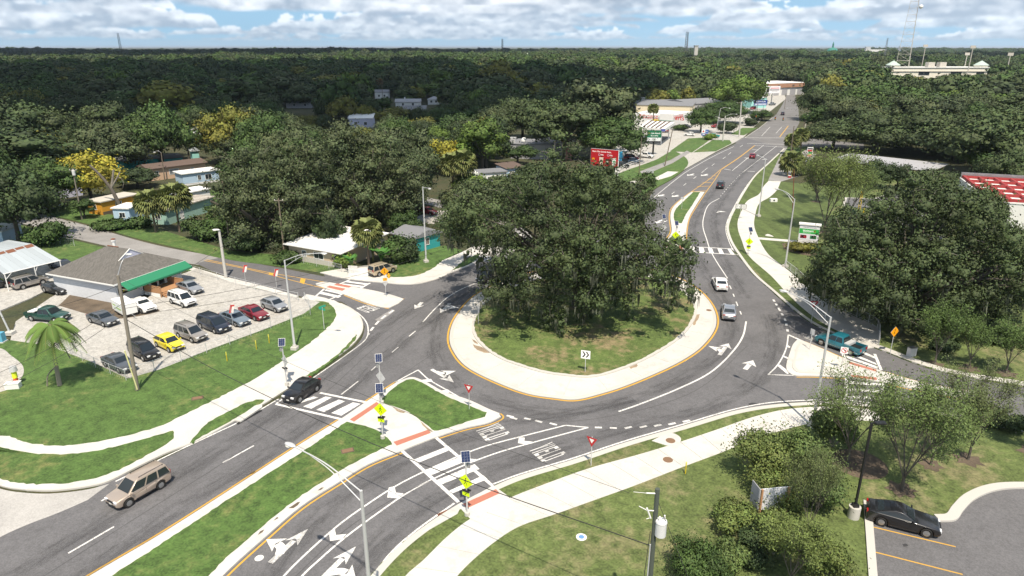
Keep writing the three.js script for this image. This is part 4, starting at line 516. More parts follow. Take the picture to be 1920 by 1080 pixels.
const MARKS = [[20, 330, 'the street trees at the left edge'], [170, 300, 'the yellow flowering tree'], [306, 240, 'the rounded tree above the trailers'], [365, 225, 'the white house by the golden tree'], [437, 230, 'the golden olive tree'], [555, 195, 'the half-hidden grey-roofed building'], [530, 270, 'the left grey oak mass'], [673, 222, 'the lilac-fronted metal building'], [762, 186, 'the white bungalow'], [715, 165, 'the grey-gabled house'], [808, 182, 'the grey-roofed cottage'], [740, 250, 'the right grey oak mass'], [835, 275, 'the small yellow tree'], [905, 240, 'the upright bright tree'], [992, 200, 'the bright white gabled house'], [1052, 215, 'the turquoise house'], [1010, 270, 'the flat grey building'], [1130, 180, 'the tall oak by the forecourt'], [1240, 190, 'the cream warehouse'], [1384, 165, 'the large yellow-green roadside tree'], [1465, 150, 'the brown-banded building'], [1500, 185, 'the road-hanging oak'], [1605, 200, 'the tall thin palm'], [1680, 200, 'the yellow-green tree on the right'], [1650, 290, 'the long grey roof'], [1700, 130, 'the foot of the radio mast'], [1800, 130, 'the ivory building'], [1880, 240, 'the right-edge oaks'], [1860, 340, 'the red roof grid']];
FOREST.slice(0, 285).forEach(f => {
  const [px, py] = toPix(V3(f.g.x, f.h * 0.8, f.g.z)), m = MARKS.reduce((a, b) => Math.hypot(b[0] - px, (b[1] - py) * 2) < Math.hypot(a[0] - px, (a[1] - py) * 2) ? b : a), dx = px - m[0], dy = py - m[1], r = f.w / f.h;
  const shape = (f.h > 12 ? 'tall ' : f.h < 8.5 ? 'low ' : '') + (r > 1.12 ? 'broad' : r < 0.9 ? 'narrow' : 'rounded'), rel = Math.abs(dx) > 60 ? (dx < 0 ? 'well left of ' : 'well right of ') : Math.abs(dx) > 18 ? (dx < 0 ? 'just left of ' : 'just right of ') : dy < 0 ? 'just above ' : 'just below ';
  tree(f.sh, LEAF[f.m], f.g, f.h, f.w, f.tw, shape + ' ' + TONES[f.m] + ' woodland tree ' + rel + m[2], 'woodland trees', 'woodland_tree');
});
{
  const woods = thing('forest', 'unbroken treetops running from the town to the flat horizon', 'woods', null, 0, null, 'stuff'), rest = FOREST.slice(285), mat = new THREE.MeshStandardMaterial({ roughness: 0.8, vertexColors: true, side: THREE.DoubleSide });
  const M4 = new THREE.Matrix4(), Q = new THREE.Quaternion(), C = new THREE.Color();
  SHAPES.forEach((s, i) => {
    const L = rest.filter(f => f.sh === i), im = new THREE.InstancedMesh(s.far, mat, L.length); im.name = 'treetops';
    L.forEach((f, k) => { Q.setFromAxisAngle(V3(0, 1, 0), f.tw); M4.compose(f.g, Q, V3(f.w / (2 * s.R), f.h / s.H, f.w / (2 * s.R))); im.setMatrixAt(k, M4); C.copy(LEAF[f.m].color).multiplyScalar(0.85 + 0.3 * ((f.tw * 7.3) % 1)); im.setColorAt(k, C); });
    shade(im); woods.add(im); im.userData.kind = 'stuff';
  });
  
}

// fair-weather clouds overhead, out of the frame, that shade strips of the woods
for (const [x, z, w, d, l] of [[-280, -560, 600, 600, 'cumulus cloud high overhead shading the woods on the left'], [-1150, -2700, 2700, 2100, 'cumulus cloud bank shading the far woods on the left'], [1250, -1500, 900, 420, 'cumulus cloud shading the woods on the far right'], [420, -1150, 620, 240, 'small cumulus cloud shading the middle woods']]) {
  const H = 700, k = H / SUN.y, r = rng(Math.round(x + 5000)), parts2 = []; for (let i = 0; i < 46; i++) { const a = r() * 6.283, q = Math.sqrt(r()), R = Math.min(w, d) * (0.13 + 0.13 * r()), g = new THREE.IcosahedronGeometry(R, 2); g.scale(1, 0.55, 1); g.translate(Math.cos(a) * q * w * 0.42, r() * 40 * (1 - q), Math.sin(a) * q * d * 0.42); parts2.push(g); }
  const c = part(scene, 'cloud', parts2, std(0.85, 0.85, 0.86, 1)); c.position.set(x + SUN.x * k, H, z + SUN.z * k); tag(c, l, 'cloud', null, 'structure');
}
// ---------------------------------------------------------------- vehicles (+x is forward, +z the right-hand side)
const CARS = {
  sedan: { L: 4.75, W: 1.80, wb: 2.75, R: 0.33, top: [[0.5, 0.50], [0.485, 0.66], [0.44, 0.76], [0.20, 0.93], [-0.33, 1.00], [-0.46, 0.98], [-0.5, 0.80], [-0.495, 0.5]], cab: [0.225, 0.90, 0.05, 1.43, -0.19, 1.42, -0.385, 0.97], pil: [0.5], rails: 0 },
  coupe: { L: 4.78, W: 1.90, wb: 2.85, R: 0.36, top: [[0.5, 0.50], [0.49, 0.68], [0.45, 0.80], [0.15, 0.97], [-0.34, 1.05], [-0.465, 1.06], [-0.5, 0.86], [-0.495, 0.5]], cab: [0.165, 0.94, 0.0, 1.37, -0.2, 1.35, -0.40, 1.03], pil: [0.72], rails: 0 },
  hatch: { L: 4.2, W: 1.75, wb: 2.6, R: 0.33, top: [[0.5, 0.50], [0.485, 0.70], [0.43, 0.82], [0.24, 0.98], [-0.46, 1.03], [-0.5, 0.88], [-0.495, 0.5]], cab: [0.27, 0.94, 0.07, 1.49, -0.30, 1.46, -0.475, 1.0], pil: [0.47], rails: 0 },
  juke: { L: 4.13, W: 1.77, wb: 2.53, R: 0.36, top: [[0.5, 0.55], [0.49, 0.82], [0.43, 0.95], [0.23, 1.08], [-0.44, 1.12], [-0.5, 0.95], [-0.49, 0.55]], cab: [0.25, 1.02, 0.05, 1.57, -0.26, 1.53, -0.455, 1.08], pil: [0.5], rails: 0 },
  suv: { L: 4.55, W: 1.80, wb: 2.62, R: 0.36, top: [[0.5, 0.55], [0.488, 0.80], [0.45, 0.92], [0.255, 1.03], [-0.48, 1.08], [-0.5, 0.95], [-0.495, 0.55]], cab: [0.285, 0.98, 0.095, 1.74, -0.44, 1.74, -0.492, 1.02], pil: [0.36, 0.70], rails: 1 },
  van: { L: 4.95, W: 1.98, wb: 2.95, R: 0.34, top: [[0.5, 0.5], [0.49, 0.74], [0.45, 0.86], [0.30, 1.02], [-0.48, 1.10], [-0.5, 0.9], [-0.495, 0.5]], cab: [0.345, 0.96, 0.12, 1.72, -0.43, 1.70, -0.493, 1.04], pil: [0.33, 0.68], rails: 1 },
  pickup: { L: 5.45, W: 1.90, wb: 3.45, R: 0.38, top: [[0.5, 0.60], [0.492, 0.86], [0.45, 0.99], [0.235, 1.10], [-0.13, 1.12], [-0.135, 0.80], [-0.495, 0.80], [-0.497, 0.6]], cab: [0.255, 1.04, 0.14, 1.76, -0.10, 1.76, -0.132, 1.06], pil: [0.55], rails: 0, bed: 1 },
};
const CARGEO = {};
function arch(x, R, gy) { const o = [], a0 = Math.asin(clamp((gy - R * 0.98) / (R + 0.07), -1, 1)); for (let i = 0; i <= 8; i++) { const t = Math.PI - a0 - (Math.PI - 2 * a0) * i / 8; o.push([x + Math.cos(t) * (R + 0.07), R * 0.98 + Math.sin(t) * (R + 0.07)]); } return o; }
function carGeo(type) {
  if (CARGEO[type]) return CARGEO[type];
  const c = CARS[type], { L, W, wb, R } = c, gy = type === 'pickup' || type === 'suv' ? 0.32 : 0.23, xf = wb / 2 + L * 0.015, xr = -wb / 2 + L * 0.015, bv = 0.09;
  const pts = [[-L * 0.493, gy + 0.1], [-L * 0.46, gy], ...arch(xr, R, gy), ...arch(xf, R, gy), [L * 0.465, gy], [L * 0.497, gy + 0.1], ...c.top.map(([a, y]) => [a * L, y])];
  const half = W / 2, plan = x => 1 - 0.16 * Math.pow(Math.abs(x) / (L / 2), 5);
  const ext = (p, w, b) => { const g = new THREE.ExtrudeGeometry(new THREE.Shape(p.map(q => new THREE.Vector2(q[0], q[1]))), { depth: w - 2 * b, bevelEnabled: true, bevelThickness: b, bevelSize: b * 0.7, bevelOffset: -b * 0.7, bevelSegments: 3, curveSegments: 2 }); g.translate(0, 0, -(w - 2 * b) / 2); return g; };
  const bend = g => { const p = g.attributes.position; for (let i = 0; i < p.count; i++) p.setZ(i, p.getZ(i) * plan(p.getX(i)) * (1 - 0.05 * sm(0.75, 1.1, p.getY(i)))); g.computeVertexNormals(); return toCreasedNormals(g, 0.7); };
  const body = [bend(ext(pts, W, bv))];
  const [ax, ay, bx, by, cx, cy, dx, dy] = c.cab.map((v, i) => i % 2 ? v : v * L), wc = W * 0.93, lean = y => 1 - 0.20 * clamp((y - ay) / (by - ay)), hz = y => wc / 2 * lean(y) * 0.985;
  const cab = ext([[ax, ay], [bx, by - 0.02], [bx - 0.12 * L / 4, by + 0.015], [(bx + cx) / 2, by + 0.04], [cx + 0.1, cy + 0.01], [cx, cy - 0.02], [dx, dy]], wc, 0.06); { const p = cab.attributes.position; for (let i = 0; i < p.count; i++) p.setZ(i, p.getZ(i) * lean(p.getY(i))); cab.computeVertexNormals(); } body.push(toCreasedNormals(cab, 0.6));
  if (c.bed) { const b0 = -L * 0.493, b1 = -L * 0.137, bl = b1 - b0; for (const s of [-1, 1]) body.push(box(bl, 0.36, 0.09, (b0 + b1) / 2, 0.93, s * (half * 0.95 - 0.06))); body.push(box(0.07, 0.36, W * 0.82, b0 + 0.06, 0.93, 0), box(0.07, 0.34, W * 0.86, b1 - 0.02, 0.92, 0)); }
  // glass
  const quad = P => { const g = new THREE.BufferGeometry(); g.setAttribute('position', new THREE.Float32BufferAttribute(P.flat(), 3)); const id = []; for (let i = 1; i < P.length - 1; i++) id.push(0, i, i + 1); g.setIndex(id); g.computeVertexNormals(); return g.toNonIndexed(); };
  const lerpX = (x0, y0, x1, y1, y) => x0 + (x1 - x0) * (y - y0) / (y1 - y0), fx = y => lerpX(ax, ay, bx, by, y), rx = y => lerpX(dx, dy, cx, cy, y);
  const pane = (X, ya, yb, off, s) => quad([[X(ya) + off, ya, -hz(ya) * 0.86], [X(yb) + off, yb, -hz(yb) * 0.84], [X(yb) + off, yb, hz(yb) * 0.84], [X(ya) + off, ya, hz(ya) * 0.86]]);
  const y0 = ay + 0.06, y1 = by - 0.11, windscreen = pane(fx, ay + 0.07, by - 0.08, 0.03), rear = pane(rx, Math.max(dy, ay) + 0.09, cy - 0.1, -0.03);
  const sides = []; { const cuts = [0, ...c.pil, 1]; for (const s of [-1, 1]) for (let i = 0; i < cuts.length - 1; i++) { const at = (t, y) => mix(fx(y) - 0.1, rx(y) + 0.1, t), ta = cuts[i] + (i ? 0.02 : 0), tb = cuts[i + 1] - (i < cuts.length - 2 ? 0.02 : 0); const P = [[at(ta, y0), y0], [at(tb, y0), y0], [at(tb, y1), y1], [at(ta, y1), y1]].map(([x, y]) => [x, y, s * (hz(y) + 0.022)]); sides.push(quad(s > 0 ? P : P.reverse())); } }
  const tyre = new THREE.CylinderGeometry(R, R, 0.21, 22, 1); tyre.rotateX(Math.PI / 2); const tl = new THREE.TorusGeometry(R - 0.04, 0.045, 6, 22); tl.translate(0, 0, 0.1); const tl2 = tl.clone(); tl2.translate(0, 0, -0.2);
  const rim = []; for (const s of [-1, 1]) { const d = new THREE.CylinderGeometry(R * 0.62, R * 0.62, 0.02, 18); d.rotateX(Math.PI / 2); d.translate(0, 0, s * 0.105); rim.push(d); for (let i = 0; i < 5; i++) { const b = box(R * 0.56, 0.075, 0.03, R * 0.3, 0, s * 0.118); b.rotateZ(i * 1.2566); rim.push(b); } const hub = new THREE.CylinderGeometry(0.06, 0.06, 0.05, 10); hub.rotateX(Math.PI / 2); hub.translate(0, 0, s * 0.118); rim.push(hub); }
  const zf = half * plan(L / 2), lights = [], tails = []; const hy = c.top[1][1] - 0.02, ty = (c.top[c.top.length - 2][1] + c.top[c.top.length - 3][1]) / 2 - (c.bed ? -0.02 : 0.05), tY = c.bed ? 0.86 : type === 'suv' || type === 'van' ? 1.0 : ty;
  for (const s of [-1, 1]) { lights.push(box(0.22, 0.15, 0.36, L * 0.478, hy - 0.02, s * (zf - 0.2))); tails.push(box(0.1, type === 'suv' || type === 'van' ? 0.34 : c.bed ? 0.3 : 0.17, 0.3, -L * 0.494 + 0.03, tY, s * (zf - 0.16))); }
  const trim = [box(0.06, 0.13, zf * 1.15, L * 0.497, hy - 0.03, 0), box(0.07, 0.15, zf * 1.6, L * 0.497, gy + 0.14, 0), box(0.07, 0.12, zf * 1.6, -L * 0.497, gy + 0.14, 0)];
  for (const s of [-1, 1]) { trim.push(box(wb * 0.62, 0.10, 0.03, 0, gy + 0.05, s * half * 0.985)); for (const t of [0, ...c.pil]) { const xx = mix(fx(ay + 0.05) - 0.05, rx(ay + 0.05), t) - 0.02; trim.push(box(0.014, ay - gy - 0.18, 0.01, xx, (ay + gy) / 2 + 0.05, s * half * 0.992)); } }
  const handles = []; for (const s of [-1, 1]) for (const t of c.pil.length > 1 ? [0.30, 0.62] : [0.42]) handles.push(box(0.16, 0.03, 0.04, mix(fx(ay) - 0.05, rx(ay), t), ay - 0.06, s * half * 0.975));
  const inner = []; for (const x of [xf, xr]) inner.push(box(R * 2.0, R * 1.7, W * 0.86, x, R * 1.02, 0));
  const mirrors = [-1, 1].map(s => box(0.10, 0.13, 0.2, ax - 0.22, ay + 0.1, s * (half + 0.06)));
  const rails = c.rails ? [-1, 1].flatMap(s => [rod(V3(bx - 0.25, by + 0.09, s * hz(by) * 0.82), V3(cx + 0.15, cy + 0.09, s * hz(by) * 0.82), 0.02), box(0.05, 0.1, 0.04, bx - 0.3, by + 0.04, s * hz(by) * 0.82), box(0.05, 0.1, 0.04, cx + 0.2, cy + 0.04, s * hz(by) * 0.82)]) : null;
  return CARGEO[type] = { L, W, wb, R, half, xf, xr, gy, hy, body: merge(body), windscreen: merge([windscreen]), rear: merge([rear]), sides, tyre: merge([tyre, tl, tl2]), rim: merge(rim), light: lights, tail: tails, trim: merge(trim), handles: merge(handles), mirrors, rails: rails && merge(rails), inner: merge(inner), plate: [box(0.02, 0.12, 0.3, L * 0.5 + 0.012, gy + 0.26, 0), box(0.02, 0.14, 0.32, -L * 0.5 - 0.012, gy + (c.bed ? 0.2 : 0.42), 0)] };
}
const paint = (r, g, b, metal = 0.35) => new THREE.MeshPhysicalMaterial({ color: new THREE.Color().setRGB(r, g, b), roughness: 0.38, metalness: metal, clearcoat: 0.8, clearcoatRoughness: 0.06 });
const M_lamp = std(0.75, 0.76, 0.78, 0.12, 0.1), M_tail = std(0.32, 0.012, 0.012, 0.2), M_trim = std(0.02, 0.02, 0.022, 0.55), M_rim = std(0.45, 0.46, 0.47, 0.3, 0.8), M_chrome = std(0.6, 0.6, 0.6, 0.2, 0.9), M_plate = std(0.6, 0.6, 0.57, 0.5);
function buildCar(type, mat, label, name, trimMat = M_trim) {
  const g = carGeo(type), t = thing(name, label, type === 'pickup' ? 'pickup truck' : type === 'suv' || type === 'juke' ? 'SUV' : type === 'van' ? 'minivan' : 'car');
  part(t, 'body', g.body, mat); part(t, 'windscreen', g.windscreen, M.glassDark); part(t, 'rear_window', g.rear, M.glassDark); for (const q of g.sides) part(t, 'side_window', q, M.glassDark); part(t, 'trim', g.trim, trimMat); part(t, 'underbody', g.inner, M.black);
  for (const x of [g.xf, g.xr]) for (const s of [-1, 1]) { const w = new THREE.Group(); w.name = 'wheel'; w.position.set(x, g.R, s * (g.half - 0.125)); t.add(w); part(w, 'tyre', g.tyre, M.rubber); part(w, 'rim', g.rim, M_rim); }
  for (const l of g.light) part(t, 'headlight', l, M_lamp); for (const l of g.tail) part(t, 'tail_light', l, M_tail); for (const l of g.mirrors) part(t, 'mirror', l, mat); part(t, 'door_handles', g.handles, mat); for (const p of g.plate) part(t, 'licence_plate', p, M_plate); if (g.rails) part(t, 'roof_rails', g.rails, M_trim);
  return t;
}
// front and rear wheel as they touch the ground in the photograph, on the right (+1) or left (-1) side, or both axles' middles (0)
function car(type, mat, f, r, side, label, y = Y_ROAD, name) {
  const g = carGeo(type), a = G(f[0], f[1], y), b = G(r[0], r[1], y), d = a.clone().sub(b).normalize(), t = buildCar(type, mat, label, name || { sedan: 'sedan_car', coupe: 'coupe_car', hatch: 'hatchback_car', juke: 'crossover_car', suv: 'suv_car', van: 'minivan', pickup: 'pickup_truck' }[type]);
  const m = a.clone().add(b).multiplyScalar(0.5); m.x += d.z * side * (g.half - 0.06); m.z += -d.x * side * (g.half - 0.06); m.addScaledVector(d, -g.L * 0.015); m.y = y; t.position.copy(m); t.rotation.y = Math.atan2(-d.z, d.x);
  return t;
}
const C = { champagne: paint(0.46, 0.38, 0.31, 0.4), black: paint(0.010, 0.010, 0.012, 0.1), teal: paint(0.014, 0.15, 0.20, 0.2), white: paint(0.78, 0.78, 0.77, 0), silver: paint(0.36, 0.38, 0.41, 0.6), grey: paint(0.13, 0.145, 0.165, 0.6), dark: paint(0.03, 0.033, 0.037, 0.4), maroon: paint(0.22, 0.012, 0.025, 0.3), red: paint(0.36, 0.02, 0.03, 0.2), yellow: paint(0.80, 0.66, 0.03, 0.05), beige: paint(0.50, 0.42, 0.30, 0.3), navy: paint(0.02, 0.03, 0.055, 0.4), steelblue: paint(0.20, 0.255, 0.31, 0.5), tan: paint(0.36, 0.335, 0.31, 0.5), green: paint(0.015, 0.075, 0.06, 0.3), aqua: paint(0.01, 0.30, 0.30, 0.2), blue: paint(0.12, 0.19, 0.30, 0.4) };
car('suv', C.champagne, [243, 951], [304, 916], -1, 'champagne SUV driving alone down the near left carriageway');
car('juke', C.black, [562, 756], [595, 734], -1, 'small rounded black crossover stopped at the left crossing');
{
  const t = car('pickup', C.teal, [1537, 647], [1594, 667], -1, 'teal extended-cab pickup entering the roundabout from the east'); part(t, 'tool_box', new THREE.BoxGeometry(0.55, 0.28, 1.62).translate(-1.08, 1.1, 0), M.galv); part(t, 'bed_lining', box(1.5, 0.03, 1.5, -1.85, 0.835, 0), M.black); part(t, 'side_stripe', [box(4.6, 0.035, 0.02, -0.2, 0.55, 0.945), box(4.6, 0.035, 0.02, -0.2, 0.55, -0.945)], M_chrome);
}
car('sedan', C.white, [1345, 529], [1353, 547], 0, 'white sedan leaving the roundabout, the farther of two in line');
car('sedan', C.silver, [1366, 582], [1366, 600], 0, 'silver sedan circling the roundabout behind a white one');
car('suv', C.dark, [1352, 348.5], [1349, 355], 0, 'dark grey SUV driving away on the far road past the slim median');
car('sedan', C.maroon, [1412.5, 293], [1409, 298.5], 0, 'maroon car approaching the far crossing');
car('suv', C.navy, [1468.5, 213.5], [1466, 218], 0, 'dark blue SUV far down the road beneath overhanging trees', 0.02);
car('coupe', C.black, [1736, 1008], [1650, 986], 1, 'low black sports coupe parked in the lower right lot', 0.13);
car('suv', C.dark, [904, 531], [930, 521], 0, 'black SUV in the shade under the roundabout oak');
car('suv', C.beige, [737, 511], [712, 518.5], 1, 'beige SUV parked on the grass by the white picket fence', 0.15);
const LOT = 0.166;
car('sedan', C.grey, [196, 614], [169, 605], 1, 'dark grey sedan standing alone on the left of the gravel lot', LOT);
car('coupe', C.white, [268, 589], [245, 577], 1, 'white coupe partly hidden behind the white box trailer', LOT);
car('suv', C.white, [345, 578], [320, 569], 1, 'white SUV parked before the wooden shop steps', LOT);
car('sedan', C.silver, [361, 554], [333, 544], 1, 'silver sedan parked beyond the white SUV at the shop steps', LOT);
car('sedan', C.grey, [229, 703], [193, 686], 1, 'dark grey sedan nearest the lot corner by the utility pole', LOT);
car('suv', C.black, [275, 681], [241, 664], 1, 'black SUV in the fence row beside a yellow hatchback', LOT);
car('hatch', C.yellow, [321, 663], [291, 649], 1, 'bright yellow hatchback in the fence row', LOT);
car('suv', C.tan, [367, 646], [329, 632], 1, 'silver SUV with roof rails between yellow hatchback and minivan', LOT);
car('van', C.navy, [410, 629], [370, 613], 1, 'dark navy minivan in the middle of the fence row', LOT);
car('sedan', C.steelblue, [447, 615], [414, 602], 1, 'grey-blue sedan between minivan and red sedan', LOT);
car('sedan', C.maroon, [483, 604], [450, 591], 1, 'dark red sedan in the fence row', LOT);
car('hatch', C.silver, [520, 588], [491, 577], 1, 'silver hatchback at the far end of the fence row', LOT);
{ const t = car('pickup', C.green, [111, 607], [53, 602], 1, 'dark green pickup with junk in its bed behind the palm', LOT); part(t, 'load', [new THREE.SphereGeometry(0.36, 12, 8).translate(-1.1, 1.25, -0.2), box(0.9, 0.12, 1.2, -1.9, 1.12, 0)], M.whitePaint); }
car('suv', C.tan, [82, 533], [44, 543], 1, 'grey-silver SUV parked under the metal carport', LOT);
{ const t = car('coupe', C.dark, [112, 555], [80, 547], 1, 'old two-tone car with pale nose beside the shop wall', LOT); part(t, 'bonnet_panel', box(1.1, 0.03, 1.5, 1.55, 0.93, 0).rotateZ(-0.07), C.white); }
car('suv', C.black, [6, 541], [-20, 546], 1, 'dark car in the carport shadow at the left edge', LOT);
car('sedan', C.navy, [104, 500], [128, 506], 0, 'dark car tucked behind the carport posts', LOT);
const FC = 0.052;
{ const t = car('pickup', C.white, [1216, 297], [1200, 295.5], 1, 'white pickup parked under the green pawn sign', FC); }
car('suv', C.red, [1191, 300.5], [1177, 300], 1, 'red SUV parked on the forecourt beside the white pickup', FC);
car('hatch', C.blue, [1197, 305.5], [1183, 306], 1, 'blue-grey car parked in front of the red SUV', FC);
car('suv', C.black, [1172, 315], [1160, 315], 1, 'black SUV parked close to the red billboard', FC);
car('hatch', C.white, [1286, 255], [1298, 255.5], -1, 'white hatchback turning out by the petrol sign', FC);
car('pickup', C.aqua, [1331, 260], [1346, 259], -1, 'turquoise and white pickup beside the petrol sign', FC);
car('pickup', C.white, [1303, 233], [1290, 231.5], 1, 'white truck parked beside the white store', FC);
car('sedan', C.dark, [1290, 240], [1280, 239], 1, 'dark car parked at the bushes beside the white store', FC);
car('suv', C.maroon, [1240, 249], [1248, 249], -1, 'dark vehicle under the petrol canopy behind the pawn sign', FC);
car('sedan', C.red, [1349, 239], [1341, 240], 1, 'red car in the shade of the store tree', FC);
car('pickup', C.silver, [1445, 198], [1455, 197], -1, 'silver pickup parked beneath the tyre shop sign', FC);
car('suv', C.silver, [1506, 312], [1522, 311], -1, 'pale silver SUV behind the palms at the price sign', 0.1);
car('pickup', C.dark, [1496, 330], [1514, 328], -1, 'dark pickup parked behind the palm and yellow posts', 0.1);
car('sedan', C.maroon, [806, 404], [788, 401], 1, 'dark red car in the shade beyond the teal house', 0.02);
car('suv', C.white, [1463, 173], [1457, 172], 0, 'white vehicle outside the far brown-banded building', FC); car('sedan', C.dark, [1434, 177], [1431, 176], 0, 'dark car outside the far brown-banded building', FC);
car('suv', C.red, [1410, 206], [1418, 205], -1, 'red vehicle behind the blue tyre sign', FC); car('sedan', C.silver, [1412, 218], [1416, 217], 0, 'pale car parked behind the verge bush', FC);
for (const [x, y, k, l] of [[1243, 195, 'red', 'red car on the roof-line lot behind the cream warehouse'], [1276, 196, 'white', 'white vehicle parked behind the cream warehouse roof'], [1253, 195.5, 'dark', 'dark car parked behind the cream warehouse roof'], [1303, 197, 'silver', 'silver car parked behind the cream warehouse roof']]) car('suv', C[k], [x + 3, y], [x - 3, y], 0, l, FC);
{ // white box trailer with faded green print
  const p = G(236, 588, LOT), t = thing('box_trailer', 'white box trailer with faded green print behind the utility pole', 'trailer', p, heading(G(245, 590), G(262, 600)));
  const c = document.createElement('canvas'); c.width = 512; c.height = 192; const x = c.getContext('2d'); x.fillStyle = '#e9ece8'; x.fillRect(0, 0, 512, 192); x.fillStyle = '#9fc23c'; x.fillRect(30, 60, 150, 26); x.fillRect(200, 96, 240, 26); x.fillStyle = '#57a77c'; x.fillRect(60, 130, 330, 10); x.fillRect(250, 40, 180, 10); const tx = new THREE.CanvasTexture(c); tx.colorSpace = THREE.SRGBColorSpace;
  part(t, 'box', box(3.6, 1.35, 1.7, 0, 1.1, 0), M.whitePaint); const pr = new THREE.PlaneGeometry(3.4, 1.1); pr.translate(0, 1.1, 0.857); part(t, 'printed_side', pr, new THREE.MeshStandardMaterial({ map: tx, roughness: 0.6 })); part(t, 'roof_cap', box(3.66, 0.05, 1.76, 0, 1.8, 0), M.whitePaint);
  for (const s of [-1, 1]) { const w = new THREE.CylinderGeometry(0.33, 0.33, 0.2, 18); w.rotateX(Math.PI / 2); w.translate(-0.3, 0.33, s * 0.74); part(t, 'wheel', w, M.rubber); } part(t, 'tow_bar', rod(V3(2.1, 0.45, 0), V3(3.2, 0.45, 0), 0.05), M.steel);
}
// ---------------------------------------------------------------- street furniture
function canvas(w, h, draw) { const c = document.createElement('canvas'); c.width = w; c.height = h; const x = c.getContext('2d'); draw(x, w, h); const t = new THREE.CanvasTexture(c); t.colorSpace = THREE.SRGBColorSpace; t.anisotropy = 4; return new THREE.MeshStandardMaterial({ map: t, roughness: 0.55 }); }
function plate(w, h, y, z = 0, mat = null) { const g = new THREE.PlaneGeometry(w, h); g.translate(0, y, z); return g; }
const faceTo = (a, b) => Math.atan2(b.x - a.x, b.z - a.z);       // turn that makes local +z look from a to b
const south = Math.atan2(SUN.x, SUN.z);
// street lamps: tapered pole, truss arm, cobra head
function streetLamp(base, h, dir, arm, label, single = false) {
  const t = thing('street_lamp', label, 'street lamp', base, heading(V3(0, 0, 0), dir), 'street lamps');
  delete t.userData.group;
  part(t, 'base', [box(0.7, 0.35, 0.7, 0, 0.17, 0), cyl(0.22, 0.2, 0.25, 0, 0.35, 0, 12)], M.kerb); part(t, 'pole', cyl(0.14, 0.085, h - 0.35, 0, 0.35, 0, 14), M.galv);
  part(t, 'arm', single ? [rod(V3(0, h - 0.1, 0), V3(arm, h + 0.15, 0), 0.04)] : [tube([V3(0, h - 0.05, 0), V3(arm * 0.5, h + 0.75, 0), V3(arm, h + 1.0, 0)], 0.04, 6), tube([V3(0, h - 0.75, 0), V3(arm * 0.45, h + 0.45, 0), V3(arm * 0.75, h + 0.88, 0)], 0.03, 6), rod(V3(arm * 0.3, h + 0.02, 0), V3(arm * 0.33, h + 0.5, 0), 0.02)], M.galv);
  const hd = new THREE.SphereGeometry(0.5, 14, 8); hd.scale(0.85, 0.2, 0.36); hd.translate(arm + 0.35, h + (single ? 0.15 : 1.0), 0); const head = part(t, 'lamp_head', hd, M.galv); const gl = new THREE.SphereGeometry(0.3, 12, 6); gl.scale(0.9, 0.25, 0.7); gl.translate(arm + 0.42, h + (single ? 0.06 : 0.92), 0); part(head, 'lens', gl, std(0.6, 0.6, 0.55, 0.2));
  return t;
}
